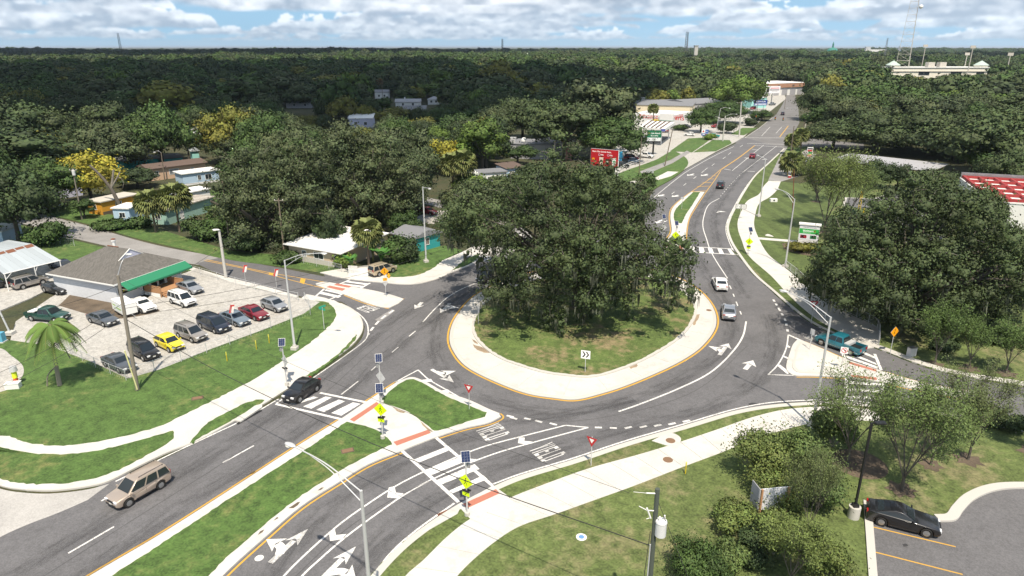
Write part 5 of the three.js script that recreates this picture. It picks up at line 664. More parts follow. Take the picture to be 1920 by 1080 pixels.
{
  let b = G(553, 657); b.y = 0.14; streetLamp(b, heightAt(b, 490), G(627, 624).sub(G(568, 620)), 4.3, 'silver street lamp with truss arm over the corner pavement by the car lot');
  b = G(1472, 502); b.y = 0.13; streetLamp(b, heightAt(b, 375), G(1400, 480).sub(G(1472, 502)), 3.0, 'silver street lamp with truss arm beside the plaza sign');
  b = G(1523, 802); b.y = 0.14; streetLamp(b, heightAt(b, 597), G(1370, 709).sub(G(1455, 747)), 4.4, 'silver street lamp rising from shrubs by the east crossing');
  const q = G(677, 921, 10.6); b = V3(q.x, 0.14, q.z); streetLamp(b, 10.5, G(545, 838, 11.5).sub(G(677, 921, 10.6)), G(545, 838, 11.5).sub(q).length() - 0.4, 'nearest silver street lamp, its arm reaching over the grass median');
  b = G(1422, 407); b.y = 0.13; streetLamp(b, heightAt(b, 298), G(1340, 372).sub(G(1422, 407)), 2.6, 'thin grey lamp post beside the winding path', true);
  b = G(799, 493); b.y = 0.15; streetLamp(b, heightAt(b, 352), V3(0.6, 0, 1), 2.2, 'tall white lamp post on the lawn before the teal house', true);
  b = G(424, 522); b.y = 0.1; const t = thing('street_lamp', 'thick concrete lamp post with flat white head by the west street', 'street lamp', b); const h = heightAt(b, 432); part(t, 'pole', cyl(0.24, 0.17, h, 0, 0, 0, 12), M.kerb); const hd = part(t, 'lamp_head', new THREE.SphereGeometry(0.5, 12, 8).scale(1.1, 0.25, 0.5).translate(-0.35, h + 0.05, 0.2), M.whitePaint); part(hd, 'lens', new THREE.SphereGeometry(0.3, 10, 6).scale(1, 0.3, 0.7).translate(-0.5, h - 0.03, 0.25), std(0.6, 0.6, 0.55, 0.2));
  b = G(1157, 352); b.y = 0.1; const u = thing('street_lamp', 'white lamp post rising before the red billboard', 'street lamp', b); const h2 = heightAt(b, 282); part(u, 'pole', cyl(0.12, 0.07, h2, 0, 0, 0, 10), M.whitePaint); part(u, 'arm', rod(V3(0, h2 - 0.3, 0), V3(1.4, h2, 0.4), 0.04), M.whitePaint); part(u, 'lamp_head', new THREE.SphereGeometry(0.35, 10, 6).scale(1, 0.25, 0.5).translate(1.6, h2, 0.45), M.whitePaint);
  const k = G(1599, 972); k.y = 0.12; const p = thing('lot_lamp', 'black parking lot lamp on a round concrete footing', 'lamp post', k, 0); const hh = heightAt(k, 796); part(p, 'footing', cyl(0.42, 0.42, 0.95, 0, 0, 0, 24), M.kerb); part(p, 'base_plate', box(0.4, 0.25, 0.4, 0, 1.05, 0), M.black); part(p, 'pole', box(0.14, hh - 1, 0.14, 0, 1 + (hh - 1) / 2, 0), M.black); part(p, 'lamp_head', new THREE.BoxGeometry(0.75, 0.1, 0.42).translate(0.6, hh + 0.02, 0), M.black); part(p, 'arm', box(0.2, 0.06, 0.08, 0.15, hh, 0), M.black);
}
// pedestrian crossing signs with solar panel, box, beacon bar
const pedArt = canvas(256, 256, (x, w) => { x.fillStyle = '#d4f000'; x.fillRect(0, 0, w, w); x.strokeStyle = '#161a08'; x.fillStyle = '#161a08'; x.lineCap = 'round'; x.lineJoin = 'round'; x.translate(128, 128); x.rotate(Math.PI / 4); x.lineWidth = 17; x.beginPath(); x.arc(4, -74, 15, 0, 7); x.fill(); x.beginPath(); x.moveTo(0, -44); x.lineTo(-4, 10); x.stroke(); x.lineWidth = 12; x.beginPath(); x.moveTo(-4, 8); x.lineTo(22, 42); x.lineTo(30, 84); x.moveTo(-4, 8); x.lineTo(-22, 46); x.lineTo(-44, 78); x.moveTo(-2, -42); x.lineTo(-30, -20); x.lineTo(-32, 8); x.moveTo(2, -42); x.lineTo(26, -16); x.lineTo(44, -6); x.stroke(); });
const arrowArt = canvas(256, 128, (x) => { x.fillStyle = '#d4f000'; x.fillRect(0, 0, 256, 128); x.strokeStyle = x.fillStyle = '#161a08'; x.lineWidth = 16; x.beginPath(); x.moveTo(170, 34); x.lineTo(104, 80); x.stroke(); x.beginPath(); x.moveTo(78, 98); x.lineTo(136, 92); x.lineTo(104, 54); x.fill(); });
function pedSign(px, py, h, face, label, y = 0.13, flip = 1) {
  const b = G(px, py, y), t = thing('crossing_sign', label, 'crossing sign', b, face), k = h / 5;
  part(t, 'footing', cyl(0.2, 0.2, 0.3, 0, 0, 0, 14), M.kerb); part(t, 'pole', cyl(0.06, 0.06, h - 0.3, 0, 0.28, 0, 10), M.galv);
  const pn = new THREE.Group(); pn.name = 'solar_panel'; pn.position.set(0, h, 0); pn.rotation.set(0, south - face, 0); t.add(pn); const tilt = new THREE.BoxGeometry(0.66, 0.82, 0.04); tilt.rotateX(-0.62); const pf = part(pn, 'frame', tilt, M.galv); for (let i = 0; i < 3; i++) for (let j = 0; j < 4; j++) { const c = box(0.2, 0.188, 0.012, (i - 1) * 0.206, (j - 1.5) * 0.194, 0.024); c.rotateX(-0.62); part(pn, 'cell', c, M.panel); }
  part(t, 'control_box', box(0.28, 0.38, 0.16, 0.1, h - 0.75, -0.15), M.grey);
  const d = new THREE.BoxGeometry(0.92, 0.92, 0.012); d.rotateZ(Math.PI / 4); d.translate(0, h - 2.05, 0.08); const sg = part(t, 'warning_sign', d, M.galv); const f = new THREE.PlaneGeometry(0.9, 0.9); f.rotateZ(Math.PI / 4); f.translate(0, h - 2.05, 0.09); part(sg, 'face', f, pedArt);
  part(t, 'beacon_bar', [box(0.6, 0.12, 0.1, 0, h - 2.85, 0.1), box(0.5, 0.1, 0.1, 0.05, h - 2.85, -0.12)], M.black);
  const ar = part(t, 'arrow_sign', box(0.66, 0.36, 0.012, 0, h - 3.12, 0.08), M.galv); const af = new THREE.PlaneGeometry(0.64 , 0.34); af.translate(0, h - 3.12, 0.09); if (flip < 0) { const u = af.attributes.uv; for (let i = 0; i < u.count; i++) u.setX(i, 1 - u.getX(i)); } part(ar, 'face', af, arrowArt);
  return t;
}
const approachSW = faceTo(G(800, 900), G(690, 985));
pedSign(876, 966, 5.05, approachSW, 'solar crossing sign on the front kerb beside the red strip', 0.14);
pedSign(718, 822, 5.0, approachSW + 0.25, 'solar crossing sign standing in the splitter refuge', 0.14, -1);
pedSign(716, 757, 4.9, approachSW + Math.PI * 0.98, 'solar crossing sign with grey back to us, on the refuge edge', 0.14);
pedSign(538, 722, 4.8, approachSW + Math.PI * 0.94, 'solar crossing sign with grey back to us, beside the black crossover', 0.14);
pedSign(1402, 477, 4.3, faceTo(G(1402, 477), G(1370, 600)), 'solar crossing sign by the winding path', 0.13);
pedSign(1265, 464, 4.3, faceTo(G(1265, 464), G(1255, 560)), 'solar crossing sign on the far slim median', 0.14, -1);
pedSign(1242, 446, 4.0, Math.PI * 0.9, 'solar crossing sign facing away at the far crossing, left kerb', 0.05);
// yield signs
function triangle(r) { const s = new THREE.Shape(); s.moveTo(-r * 0.866, r * 0.5); s.lineTo(0, -r); s.lineTo(r * 0.866, r * 0.5); s.closePath(); return s; }
function yieldSign(px, py, h, face, label, y = 0.13) { const b = G(px, py, y), t = thing('yield_sign', label, 'yield sign', b, face); part(t, 'post', cyl(0.035, 0.035, h, 0, 0, 0, 8), M.galv); const g = new THREE.ExtrudeGeometry(triangle(0.58), { depth: 0.012, bevelEnabled: false }); g.translate(0, h - 0.35, 0.04); const s = part(t, 'sign', g, M.red); const w = new THREE.ShapeGeometry(triangle(0.27)); w.translate(0, h - 0.32, 0.058); part(s, 'white_centre', w, M.whitePaint); return t; }
yieldSign(880, 767, 2.65, faceTo(G(880, 767), G(800, 840)), 'yield sign on the grass tip of the splitter', 0.15);
yieldSign(1108, 873, 2.75, faceTo(G(1108, 870), G(960, 930)) + 0.35, 'yield sign in the front kerb strip by painted lettering', 0.13);
yieldSign(1521, 604, 2.9, faceTo(G(1521, 604), G(1560, 720)), 'yield sign by the oak branch on the east kerb', 0.13);
// other signs
function postSign(name, px, py, h, face, w, hh, mat, label, y = 0.13, diamond = false) { const b = G(px, py, y), t = thing(name, label, 'road sign', b, face); part(t, 'post', cyl(0.035, 0.035, h - 0.1, 0, 0, 0, 8), M.galv); const g = box(w, hh, 0.014); const f = new THREE.PlaneGeometry(w * 0.98, hh * 0.98); if (diamond) { g.rotateZ(Math.PI / 4); f.rotateZ(Math.PI / 4); } g.translate(0, h - hh / 2, 0.045); f.translate(0, h - hh / 2, 0.056); const s = part(t, 'sign', g, M.galv); part(s, 'face', f, mat); return t; }
const chev = canvas(128, 128, (x) => { x.fillStyle = '#f2f2ee'; x.fillRect(0, 0, 128, 128); x.fillStyle = '#111'; for (const o of [14, 62]) { x.beginPath(); x.moveTo(o, 18); x.lineTo(o + 22, 18); x.lineTo(o + 52, 64); x.lineTo(o + 22, 110); x.lineTo(o, 110); x.lineTo(o + 30, 64); x.fill(); } });
postSign('chevron_sign', 1097, 697, 2.5, faceTo(G(1097, 697), G(1000, 900)), 1.0, 0.95, chev, 'white sign with two black chevrons on the front of the island grass', 0.28);
const amber = canvas(128, 128, (x) => { x.fillStyle = '#f2a200'; x.fillRect(0, 0, 128, 128); x.strokeStyle = '#161008'; x.lineWidth = 9; x.translate(64, 64); x.rotate(Math.PI / 4); x.beginPath(); x.arc(0, -34, 7, 0, 7); x.stroke(); x.beginPath(); x.moveTo(0, -20); x.lineTo(-2, 8); x.lineTo(14, 38); x.moveTo(-2, 8); x.lineTo(-16, 38); x.stroke(); });
{ const t = postSign('warning_sign', 724, 557, 4.2, faceTo(G(724, 557), G(640, 640)) + 0.4, 0.85, 0.85, amber, 'amber diamond warning sign on the west splitter island', 0.14, true); part(t, 'plaque', box(0.55, 0.4, 0.014, 0, 2.6, 0.05), M.orange); part(t, 'lower_sign', new THREE.ExtrudeGeometry(triangle(0.5), { depth: 0.012, bevelEnabled: false }).translate(0, 2.0, -0.05), M.galv); }
postSign('warning_sign', 1669, 662, 3.1, faceTo(G(1669, 662), G(1900, 740)) - 0.25, 0.9, 0.9, amber, 'amber diamond warning sign in the east verge', 0.15, true);
const noTurn = canvas(128, 128, (x) => { x.fillStyle = '#f0f0ee'; x.fillRect(0, 0, 128, 128); x.strokeStyle = '#111'; x.lineWidth = 12; x.beginPath(); x.moveTo(84, 96); x.lineTo(84, 60); x.lineTo(44, 44); x.stroke(); x.strokeStyle = '#c2152b'; x.lineWidth = 11; x.beginPath(); x.arc(64, 64, 46, 0, 7); x.moveTo(32, 32); x.lineTo(96, 96); x.stroke(); });
postSign('prohibition_sign', 1577, 692, 2.6, faceTo(G(1577, 692), G(1600, 800)), 0.75, 0.75, noTurn, 'white no-turn sign with red circle on the east splitter', 0.2);
postSign('roundel_sign', 1518, 655, 2.5, faceTo(G(1518, 655), G(1640, 690)) + 1.2, 0.6, 0.7, M.grey, 'thin sign seen edge-on at the tip of the east splitter', 0.2);
postSign('roundel_sign', 897, 608, 2.4, 1.9, 0.7, 0.8, M.grey, 'sign seen edge-on at the left rim of the island grass', 0.28);
const lanes = canvas(256, 128, (x) => { x.fillStyle = '#e9eae8'; x.fillRect(0, 0, 256, 128); x.strokeStyle = x.fillStyle = '#1c1c1c'; x.lineWidth = 9; x.strokeRect(6, 6, 112, 116); x.strokeRect(136, 6, 114, 116); x.beginPath(); x.moveTo(34, 100); x.lineTo(34, 34); x.moveTo(86, 100); x.lineTo(86, 60); x.lineTo(64, 40); x.stroke(); x.lineWidth = 5; for (let i = 0; i < 4; i++) { x.beginPath(); x.moveTo(150, 30 + i * 22); x.lineTo(236, 30 + i * 22); x.stroke(); } });
postSign('lane_sign', 1387, 410, 3.0, faceTo(G(1387, 410), G(1370, 520)), 2.1, 1.0, lanes, 'double white lane sign on the east kerb strip', 0.13);
postSign('median_sign', 1278, 392, 2.6, Math.PI * 0.95, 0.7, 0.5, M.grey, 'small sign facing away on the slim far median', 0.16);
postSign('verge_sign', 1217, 343, 3.4, Math.PI * 0.93, 1.9, 0.9, M.grey, 'grey-backed road sign on the verge by the red billboard', 0.1);
{ const b = G(608, 617, 0.15), t = thing('street_name_sign', 'post with two green street name blades on the corner lawn', 'street sign', b, 0.4); const h = heightAt(b, 578); part(t, 'post', cyl(0.035, 0.035, h, 0, 0, 0, 8), M.galv); const gb = std(0.02, 0.33, 0.22, 0.5), bl = (w, z, r, y) => { const g = box(w, 0.26, 0.02, 0, y, 0); g.rotateY(r); return g; }; part(t, 'blade', bl(1.0, 0, 0.5, h + 0.05), gb); part(t, 'blade', bl(0.9, 0, -0.9, h - 0.27), gb); }
for (const [x, y, l] of [[426, 677, 'yellow-topped utility marker nearest the utility pole on the left lawn'], [481, 655, 'yellow-topped utility marker between the other two on the left lawn'], [505, 643, 'yellow-topped utility marker nearest the corner lamp'], [1285, 888, 'yellow-topped utility marker on the lawn below the wide path']]) { const b = G(x, y, 0.15), t = thing('utility_marker', l, 'marker post', b); part(t, 'post', cyl(0.05, 0.05, 0.75, 0, 0, 0, 8), std(0.55, 0.42, 0.02, 0.6)); part(t, 'cap', cyl(0.055, 0.05, 0.35, 0, 0.75, 0, 8), std(0.75, 0.68, 0.1, 0.6)); }
for (const [x, y, l] of [[1476, 331, 'thin yellow post left of the red box by the palm'], [1484, 332, 'thin yellow post right of the red box by the palm']]) { const b = G(x, y, 0.11), t = thing('yellow_post', l, 'post', b); part(t, 'post', cyl(0.06, 0.06, 1.9, 0, 0, 0, 8), std(0.6, 0.42, 0.02)); part(t, 'foot', cyl(0.12, 0.1, 0.08, 0, 0, 0, 8), M.kerb); }
{ const b = G(1480, 333, 0.11), t = thing('red_box', 'small red box on the grass between two yellow posts', 'box', b); part(t, 'box', box(0.7, 0.5, 0.5, 0, 0.25, 0), M.red); part(t, 'lid', box(0.75, 0.08, 0.55, 0, 0.53, 0), M.whitePaint); }
{ const b = G(729, 521, 0.13), t = thing('fire_hydrant', 'small yellow fire hydrant by the beige SUV', 'hydrant', b); part(t, 'barrel', cyl(0.16, 0.14, 0.55, 0, 0, 0, 10), M.orange); part(t, 'bonnet', new THREE.SphereGeometry(0.16, 10, 6).translate(0, 0.58, 0), M.orange); part(t, 'outlet', new THREE.CylinderGeometry(0.07, 0.07, 0.5, 8).rotateZ(Math.PI / 2).translate(0, 0.38, 0), M.orange); }
{ const b = G(1708, 667, 0.13), t = thing('utility_cabinet', 'grey utility cabinet in the shaded east verge', 'cabinet', b, 0.3); part(t, 'body', box(0.9, 1.0, 0.5, 0, 0.5, 0), M.galv); part(t, 'cap', box(0.96, 0.06, 0.56, 0, 1.03, 0), M.steel); }
{ const b = G(1450, 378, 0.12), t = thing('utility_box', 'white low utility box on the mown lawn by the far lamp', 'utility box', b, 0); part(t, 'body', box(1.5, 0.7, 0.8, 0, 0.35, 0), M.whitePaint); part(t, 'opening', new THREE.CircleGeometry(0.2, 14).translate(0, 0.35, 0.405), M.black); }
S('pad', slabGeo(cv(1434, 442, 1440, 440, 1450, 445, 1436, 443.5), 0.02, 0.13), M.concrete, 'thin pale concrete wedge on the lawn by the plaza sign', 'pad');
S('path', slabGeo(raw(1421, 446, 1494, 452, 1494, 456, 1423, 450), 0.02, 0.13), M.concrete, 'narrow concrete walk leading to the plaza sign', 'path');
// utility poles and their fittings
function utilityPole(base, h, label, { arm = 0, armTurn = 0, mat = M.wood, lamp = null, can = null, lean = null, r = 0.15 } = {}) {
  const t = thing('utility_pole', label, 'utility pole', base, 0), top = lean ? lean.clone() : V3(0, h, 0); part(t, 'pole', rod(V3(0, -0.2, 0), top, r, r * 0.72, 10), mat);
  if (arm) { const a = box(arm, 0.12, 0.1); a.rotateY(armTurn); a.translate(top.x, h - 0.35, top.z); part(t, 'crossarm', a, M.wood2); for (const s of [-1, 0, 1]) { const q = V3(s * arm * 0.45, 0, 0).applyAxisAngle(V3(0, 1, 0), armTurn); part(t, 'insulator', cyl(0.05, 0.035, 0.18, top.x + q.x, h - 0.29, top.z + q.z, 8), M.whitePaint); } }
  if (lamp) { const e = top.clone().add(lamp); part(t, 'lamp_arm', tube([top.clone(), top.clone().lerp(e, 0.5).add(V3(0, 0.4, 0)), e], 0.05, 6), M.steel); part(t, 'lamp_head', new THREE.SphereGeometry(0.36, 10, 6).scale(1, 0.3, 0.55).translate(e.x, e.y, e.z), M.galv); }
  if (can) { const [x, y, z] = can; const cn = part(t, 'transformer', [cyl(0.30, 0.30, 0.85, x, y, z, 18), cyl(0.32, 0.29, 0.08, x, y + 0.85, z, 18)], std(0.62, 0.63, 0.63, 0.4)); for (const s of [-0.12, 0.14]) part(cn, 'bushing', cyl(0.06, 0.04, 0.28, x + s, y + 0.93, z, 8), M.whitePaint); part(t, 'bracket', rod(V3(0, y + 0.4, 0), V3(x, y + 0.4, z), 0.06), M.steel); }
  return t;
}
const poleAt = (bx, by, tx, ty, label, o = {}, y = 0) => { const b = G(bx, by, y), h = heightAt(b, ty), p = P3(tx, ty, b.z); return { b, h: p.y, top: p, t: utilityPole(b, p.y - y, label, { ...o, lean: V3(p.x - b.x, p.y - y, 0) }) }; };
const U1 = poleAt(258, 731, 221, 516, 'tall leaning wooden pole in the left lawn before the parked cars', { lamp: V3(0.5, 1.6, -1.6), mat: M.wood2, r: 0.2 }, 0.14);
{ const t = thing('cable_guard', 'pale yellow cable guard strip running up the left lawn pole', 'cable guard', V3(U1.b.x, 0, U1.b.z)); part(t, 'guard', rod(V3(0.12, 0.3, 0.22), V3(-0.35, 4.6, 0.22), 0.07), std(0.62, 0.6, 0.3)); part(t, 'strap', rod(V3(-0.2, 3, 0.1), V3(-0.2, 3, 0.35), 0.03), M.steel); }
const q2 = G(1233, 917, 11), U2t = V3(q2.x, 11, q2.z), U2 = thing('utility_pole', 'weathered green-grey pole with white transformer can in the front lawn', 'utility pole', V3(q2.x, 0.12, q2.z));
{
  const gm = std(0.075, 0.09, 0.075, 0.95); part(U2, 'pole', rod(V3(0, -0.2, 0), V3(0, 10.9, 0), 0.175, 0.125, 12), gm);
  const cn = part(U2, 'transformer', [cyl(0.3, 0.3, 0.85, 0.3, 8.1, 0.2, 20), cyl(0.32, 0.29, 0.09, 0.3, 8.95, 0.2, 20)], std(0.66, 0.67, 0.67, 0.35)); for (const [x, z] of [[0.18, 0.25], [0.46, 0.15]]) part(cn, 'bushing', cyl(0.06, 0.045, 0.3, x, 9.03, z, 8), M.whitePaint);
  part(U2, 'bracket', rod(V3(0, 8.5, 0), V3(0.38, 8.5, 0.1), 0.06), M.steel); part(U2, 'insulator_string', [rod(V3(0, 10.6, 0), V3(-0.6, 10.7, 0.1), 0.04), rod(V3(-0.6, 10.7, 0.1), V3(-1.3, 10.85, 0.2), 0.012)], M.whitePaint);
  part(U2, 'switch_bracket', [rod(V3(0, 9.5, 0), V3(-0.5, 9.65, 0.15), 0.035), rod(V3(-0.5, 9.65, 0.15), V3(-0.95, 9.95, 0.2), 0.025), rod(V3(-0.28, 9.15, 0.15), V3(-0.52, 9.8, 0.15), 0.05), rod(V3(-0.25, 9.2, 0.15), V3(-0.5, 9.1, 0.15), 0.02)], M.whitePaint);
  part(U2, 'conduit', rod(V3(-0.2, 0.2, 0.1), V3(-0.17, 7.4, 0.1), 0.04), M.galv);
}
const U3 = poleAt(432, 470, 417, 340, 'thin dark pole among trees beside the green trailer', { mat: M.wood }), U4 = poleAt(534, 486, 522, 372, 'dark pole at the hedge left of the white-roofed cottage', { arm: 1.4 }), U5 = poleAt(154, 412, 136, 316, 'pole with grey transformer beside the yellow trailer', { arm: 1.4, can: [0.38, 9.0, 0.1], mat: M.wood2 });
poleAt(309, 338, 302, 286, 'thin pole with small lamp behind the trailers', { lamp: V3(-1.6, 0.1, 0.2) }); poleAt(296, 432, 293, 392, 'short dark post between two palms', { mat: M.wood, r: 0.1 });
poleAt(1198, 328, 1203, 257, 'thin pole on the verge beside the red billboard', { r: 0.12 }); const U6 = poleAt(1246, 312, 1261, 244, 'leaning wooden pole on the far verge past the pawn sign', {});
const U7 = poleAt(1386, 257, 1390, 191, 'tall pale concrete pole with crossarm at the far crossing', { arm: 3.4, mat: M.kerb, r: 0.28 }), U8 = poleAt(1355, 265, 1360, 218, 'shorter concrete pole with bracket arm at the far crossing', { mat: M.kerb, r: 0.25, lamp: V3(4, 0.7, 0) });
const U9 = poleAt(1509, 240, 1515, 212, 'pale pole with long lamp bracket right of the far crossing', { lamp: V3(-9, 2.0, 0), mat: M.kerb, r: 0.24 }); poleAt(1506, 242, 1510, 222, 'grey pole close beside the bracket pole', { r: 0.2 });
const U10 = poleAt(1482, 292, 1489, 236, 'dark pole by the palms at the petrol price sign', { r: 0.16 }); poleAt(1486, 402, 1489, 318, 'brown steel pole on the mown lawn near the winding path', { r: 0.1, mat: M.rust });
poleAt(1340, 258, 1351, 204, 'thin lamp pole behind the petrol sign', { r: 0.1, lamp: V3(3.4, 0.2, 0), mat: M.galv }); poleAt(1418, 226, 1422, 184, 'thin pole before the blue tyre sign', { r: 0.12 }); poleAt(1471, 205, 1474, 175, 'thin pole at the right of the far forecourt', { r: 0.12 }); poleAt(1571, 240, 1576, 200, 'wooden pole among the trees right of the far crossing', { r: 0.14 });
poleAt(718, 205, 716, 150, 'thin pole with a small can among far houses', { r: 0.14 }); poleAt(1014, 222, 1017, 170, 'thin pole before the far pink roof', { r: 0.12 });
poleAt(808, 285, 807, 250, 'thin post by the far white shed', { r: 0.09 }); poleAt(872, 372, 871, 352, 'wooden post by the palm clump', { r: 0.12 });
{ const b = G(20, 627, 0.15), t = thing('guy_post', 'grey post on a concrete foot at the left edge of the lot', 'post', b); part(t, 'post', rod(V3(0, 0, 0), V3(-1.1, 5.6, 0), 0.1, 0.1, 8), M.galv); part(t, 'foot', box(0.9, 0.4, 0.9, 0, 0.2, 0), M.kerb); const c = G(3, 641, 0.15), u = thing('utility_cabinet', 'blue utility cabinet at the left edge by the grey post', 'cabinet', c); part(u, 'body', box(0.8, 1.2, 0.7, 0, 0.6, 0), std(0.10, 0.36, 0.5)); part(u, 'base', box(1.0, 0.12, 0.9, 0, 0.06, 0), M.kerb); }
{ const b = G(32, 721, 0.15), t = thing('flag_barrel', 'banded orange and lime marker drum beside a white pump cover', 'drum', b); part(t, 'lower_band', cyl(0.22, 0.2, 0.5, 0, 0.3, 0, 14), std(0.8, 0.13, 0.03)); part(t, 'upper_band', cyl(0.24, 0.24, 0.75, 0, 0.8, 0, 14), std(0.65, 0.75, 0.03)); part(t, 'cap', cyl(0.38, 0.3, 0.5, 0, 1.55, 0, 16), M.galv); const c = G(32, 723, 0.15); c.z += 0.5; const u = thing('pump_cover', 'low white pump cover by the tan drive', 'pump cover', c, 0.2); part(u, 'cover', box(1.3, 0.55, 0.7, 0, 0.28, 0), M.whitePaint); part(u, 'lid', box(1.36, 0.06, 0.76, 0, 0.58, 0), M.whitePaint); }
// overhead wires
function wire(a, b, label, sag = 0.6, r = 0.02) { const m = a.clone().lerp(b, 0.5); m.y -= sag; const p1 = a.clone().lerp(b, 0.25), p3 = a.clone().lerp(b, 0.75); p1.y -= sag * 0.75; p3.y -= sag * 0.75; tag(part(scene, 'overhead_wire', new THREE.TubeGeometry(new THREE.CatmullRomCurve3([a, p1, m, p3, b]), 20, r, 5), M.wire), label, 'wire'); }
const up = (v, dy, dx = 0) => V3(v.x + dx, v.y + dy, v.z);
wire(up(U1.top, -2.8), P3(-60, 722, U1.b.z + 6), 'upper overhead wire from the lawn pole off to the left edge'); wire(up(U1.top, -3.9), P3(-60, 752, U1.b.z + 6), 'lower overhead wire from the lawn pole off to the left edge'); wire(up(U1.top, -2.9), up(U4.top, -0.4), 'wire from the lawn pole across the car lot to the hedge pole', 1.0); wire(up(U1.top, -4.2), P3(905, 440, -104), 'lower wire crossing the car lot toward the roundabout oak', 1.6); wire(up(U1.top, -3.4), P3(860, 425, -106), 'upper wire crossing the car lot toward the roundabout oak', 1.4);
wire(up(U1.top, -1.0), P3(-40, 600, U1.b.z - 4), 'thin wire from the top of the lawn pole toward the carport'); wire(V3(U2t.x, 7.3, U2t.z), up(U1.top, -4.6), 'heavy cable spanning the road from the transformer pole to the lawn pole', 1.6, 0.03); wire(V3(U2t.x - 1.5, 10.9, U2t.z + 0.2), up(U1.top, -0.2), 'thin top wire spanning the road from the transformer pole', 1.2, 0.012);
wire(V3(U2t.x + 0.05, 10.3, U2t.z), V3(U2t.x + 4.2, 0.4, U2t.z + 2.4), 'guy wire slanting down from the transformer pole to the shrubs', 0.05, 0.015); wire(V3(U2t.x - 0.2, 8.3, U2t.z), V3(U2t.x - 1.1, 0.2, U2t.z + 1.8), 'service cable slanting down left of the transformer pole', 0.1, 0.02);
wire(up(U4.top, -0.3), up(U3.top, -0.4), 'wire between the hedge pole and the trailer-side pole'); wire(up(U3.top, -0.5), up(U5.top, -0.6), 'wire along the trailers to the transformer pole'); wire(up(U5.top, -0.6), P3(-40, 300, U5.b.z), 'wire from the trailer transformer pole to the left edge'); wire(up(U4.top, -0.6), P3(880, 322, -150), 'wire from the hedge pole over the white cottage roof', 1.2);
wire(up(U7.top, -0.3, -1.2), up(U6.top, -0.3), 'wire along the far verge between leaning and concrete poles', 1.0, 0.025); wire(up(U6.top, -0.4), P3(1120, 330, -150), 'wire from the leaning verge pole toward the billboard', 0.8, 0.025); const spanL = up(U7.top, -2.6), spanR = up(U9.top, -0.8); wire(spanL, spanR, 'span wire carrying the signals across the far crossing', 1.0, 0.025);
// traffic signals hung over the far crossing
for (const [u, l] of [[0.5, 'traffic signal hanging over the far crossing, middle of the span'], [0.62, 'traffic signal hanging over the far crossing, nearer the trees'], [0.22, 'traffic signal hanging over the far crossing, nearer the concrete pole']]) { const p = spanL.clone().lerp(spanR, u); p.y -= 1.0 + 4 * u * (1 - u) * 0.2; const t = thing('traffic_signal', l, 'traffic signal', V3(p.x, p.y - 1.9, p.z)); part(t, 'housing', box(0.42, 1.25, 0.3, 0, 0.6, 0), M.black); part(t, 'hanger', rod(V3(0, 1.2, 0), V3(0, 2.1, 0), 0.04), M.steel); for (let i = 0; i < 3; i++) part(t, 'lens', new THREE.CircleGeometry(0.14, 12).translate(0, 0.22 + i * 0.39, 0.16), [M.green, M.orange, M.red][i]); }
// fences
function chainFence(pts, h, label, gap = 3) {
  const t = thing('chain_link_fence', label, 'fence'), L = lengthOf(pts), n = Math.max(1, Math.round(L / gap)), q = resample(pts, n), m = [], m2 = M.galv;
  q.forEach(p => part(t, 'post', cyl(0.035, 0.035, h + 0.08, p.x, p.y, p.z, 6), M.galv)); for (let i = 0; i < n; i++) { part(t, 'top_rail', rod(V3(q[i].x, q[i].y + h, q[i].z), V3(q[i + 1].x, q[i + 1].y + h, q[i + 1].z), 0.022, 0.022, 5), M.galv); const k = 7; for (let j = 0; j < k; j++) { const a = q[i].clone().lerp(q[i + 1], j / k), b = q[i].clone().lerp(q[i + 1], (j + 1) / k); m.push(rod(a, V3(b.x, b.y + h, b.z), 0.006, 0.006, 3), rod(b.clone().setY(b.y), V3(a.x, a.y + h, a.z), 0.006, 0.006, 3)); } }
  part(t, 'wire_mesh', m, M.galv).userData.kind = 'stuff'; return t;
}
const lift = (p, y) => p.map(q => V3(q.x, y, q.z));
chainFence(lift(raw(112, 655, 172, 688, 236, 716, 330, 684, 410, 657, 505, 619, 588, 590, 572, 566), 0.15), 1.2, 'low chain-link fence round the front of the used-car lot');
chainFence(lift(raw(345, 508, 420, 530, 500, 552, 560, 566), 0.1), 1.2, 'chain-link fence along the west street side of the lot', 4); chainFence(lift(raw(546, 490, 590, 499, 641, 512), 0.05), 1.3, 'chain-link fence in front of the white-roofed cottage'); chainFence(lift(raw(0, 445, 75, 452, 140, 462), 0.05), 1.3, 'overgrown chain-link fence by the west street corner', 4);
for (const [x, y, l] of [[461, 532, 'red and white pennant flag by the west street, left one'], [519, 540, 'red and white pennant flag by the west street, right one'], [437, 612, 'red and white pennant flag over the parked grey-blue sedan']]) { const b = G(x, y, 0.15), h = 2.9, t = thing('pennant_flag', l, 'flag', b, 0.4); part(t, 'pole', cyl(0.025, 0.02, h, 0, 0, 0, 6), M.galv); const sh = new THREE.PlaneGeometry(0.5, 1.1, 6, 8), p = sh.attributes.position; for (let i = 0; i < p.count; i++) { p.setZ(i, 0.12 * Math.sin(p.getX(i) * 5 + p.getY(i) * 2)); p.setX(i, p.getX(i) + (0.65 - p.getY(i)) * -0.25); } sh.translate(0.3, h - 0.6, 0); sh.computeVertexNormals(); part(t, 'cloth', sh, canvas(64, 64, x => { x.fillStyle = '#e8e4e0'; x.fillRect(0, 0, 64, 64); x.fillStyle = '#c03a34'; x.fillRect(0, 0, 30, 64); x.fillRect(30, 0, 34, 12); })).material.side = THREE.DoubleSide; }
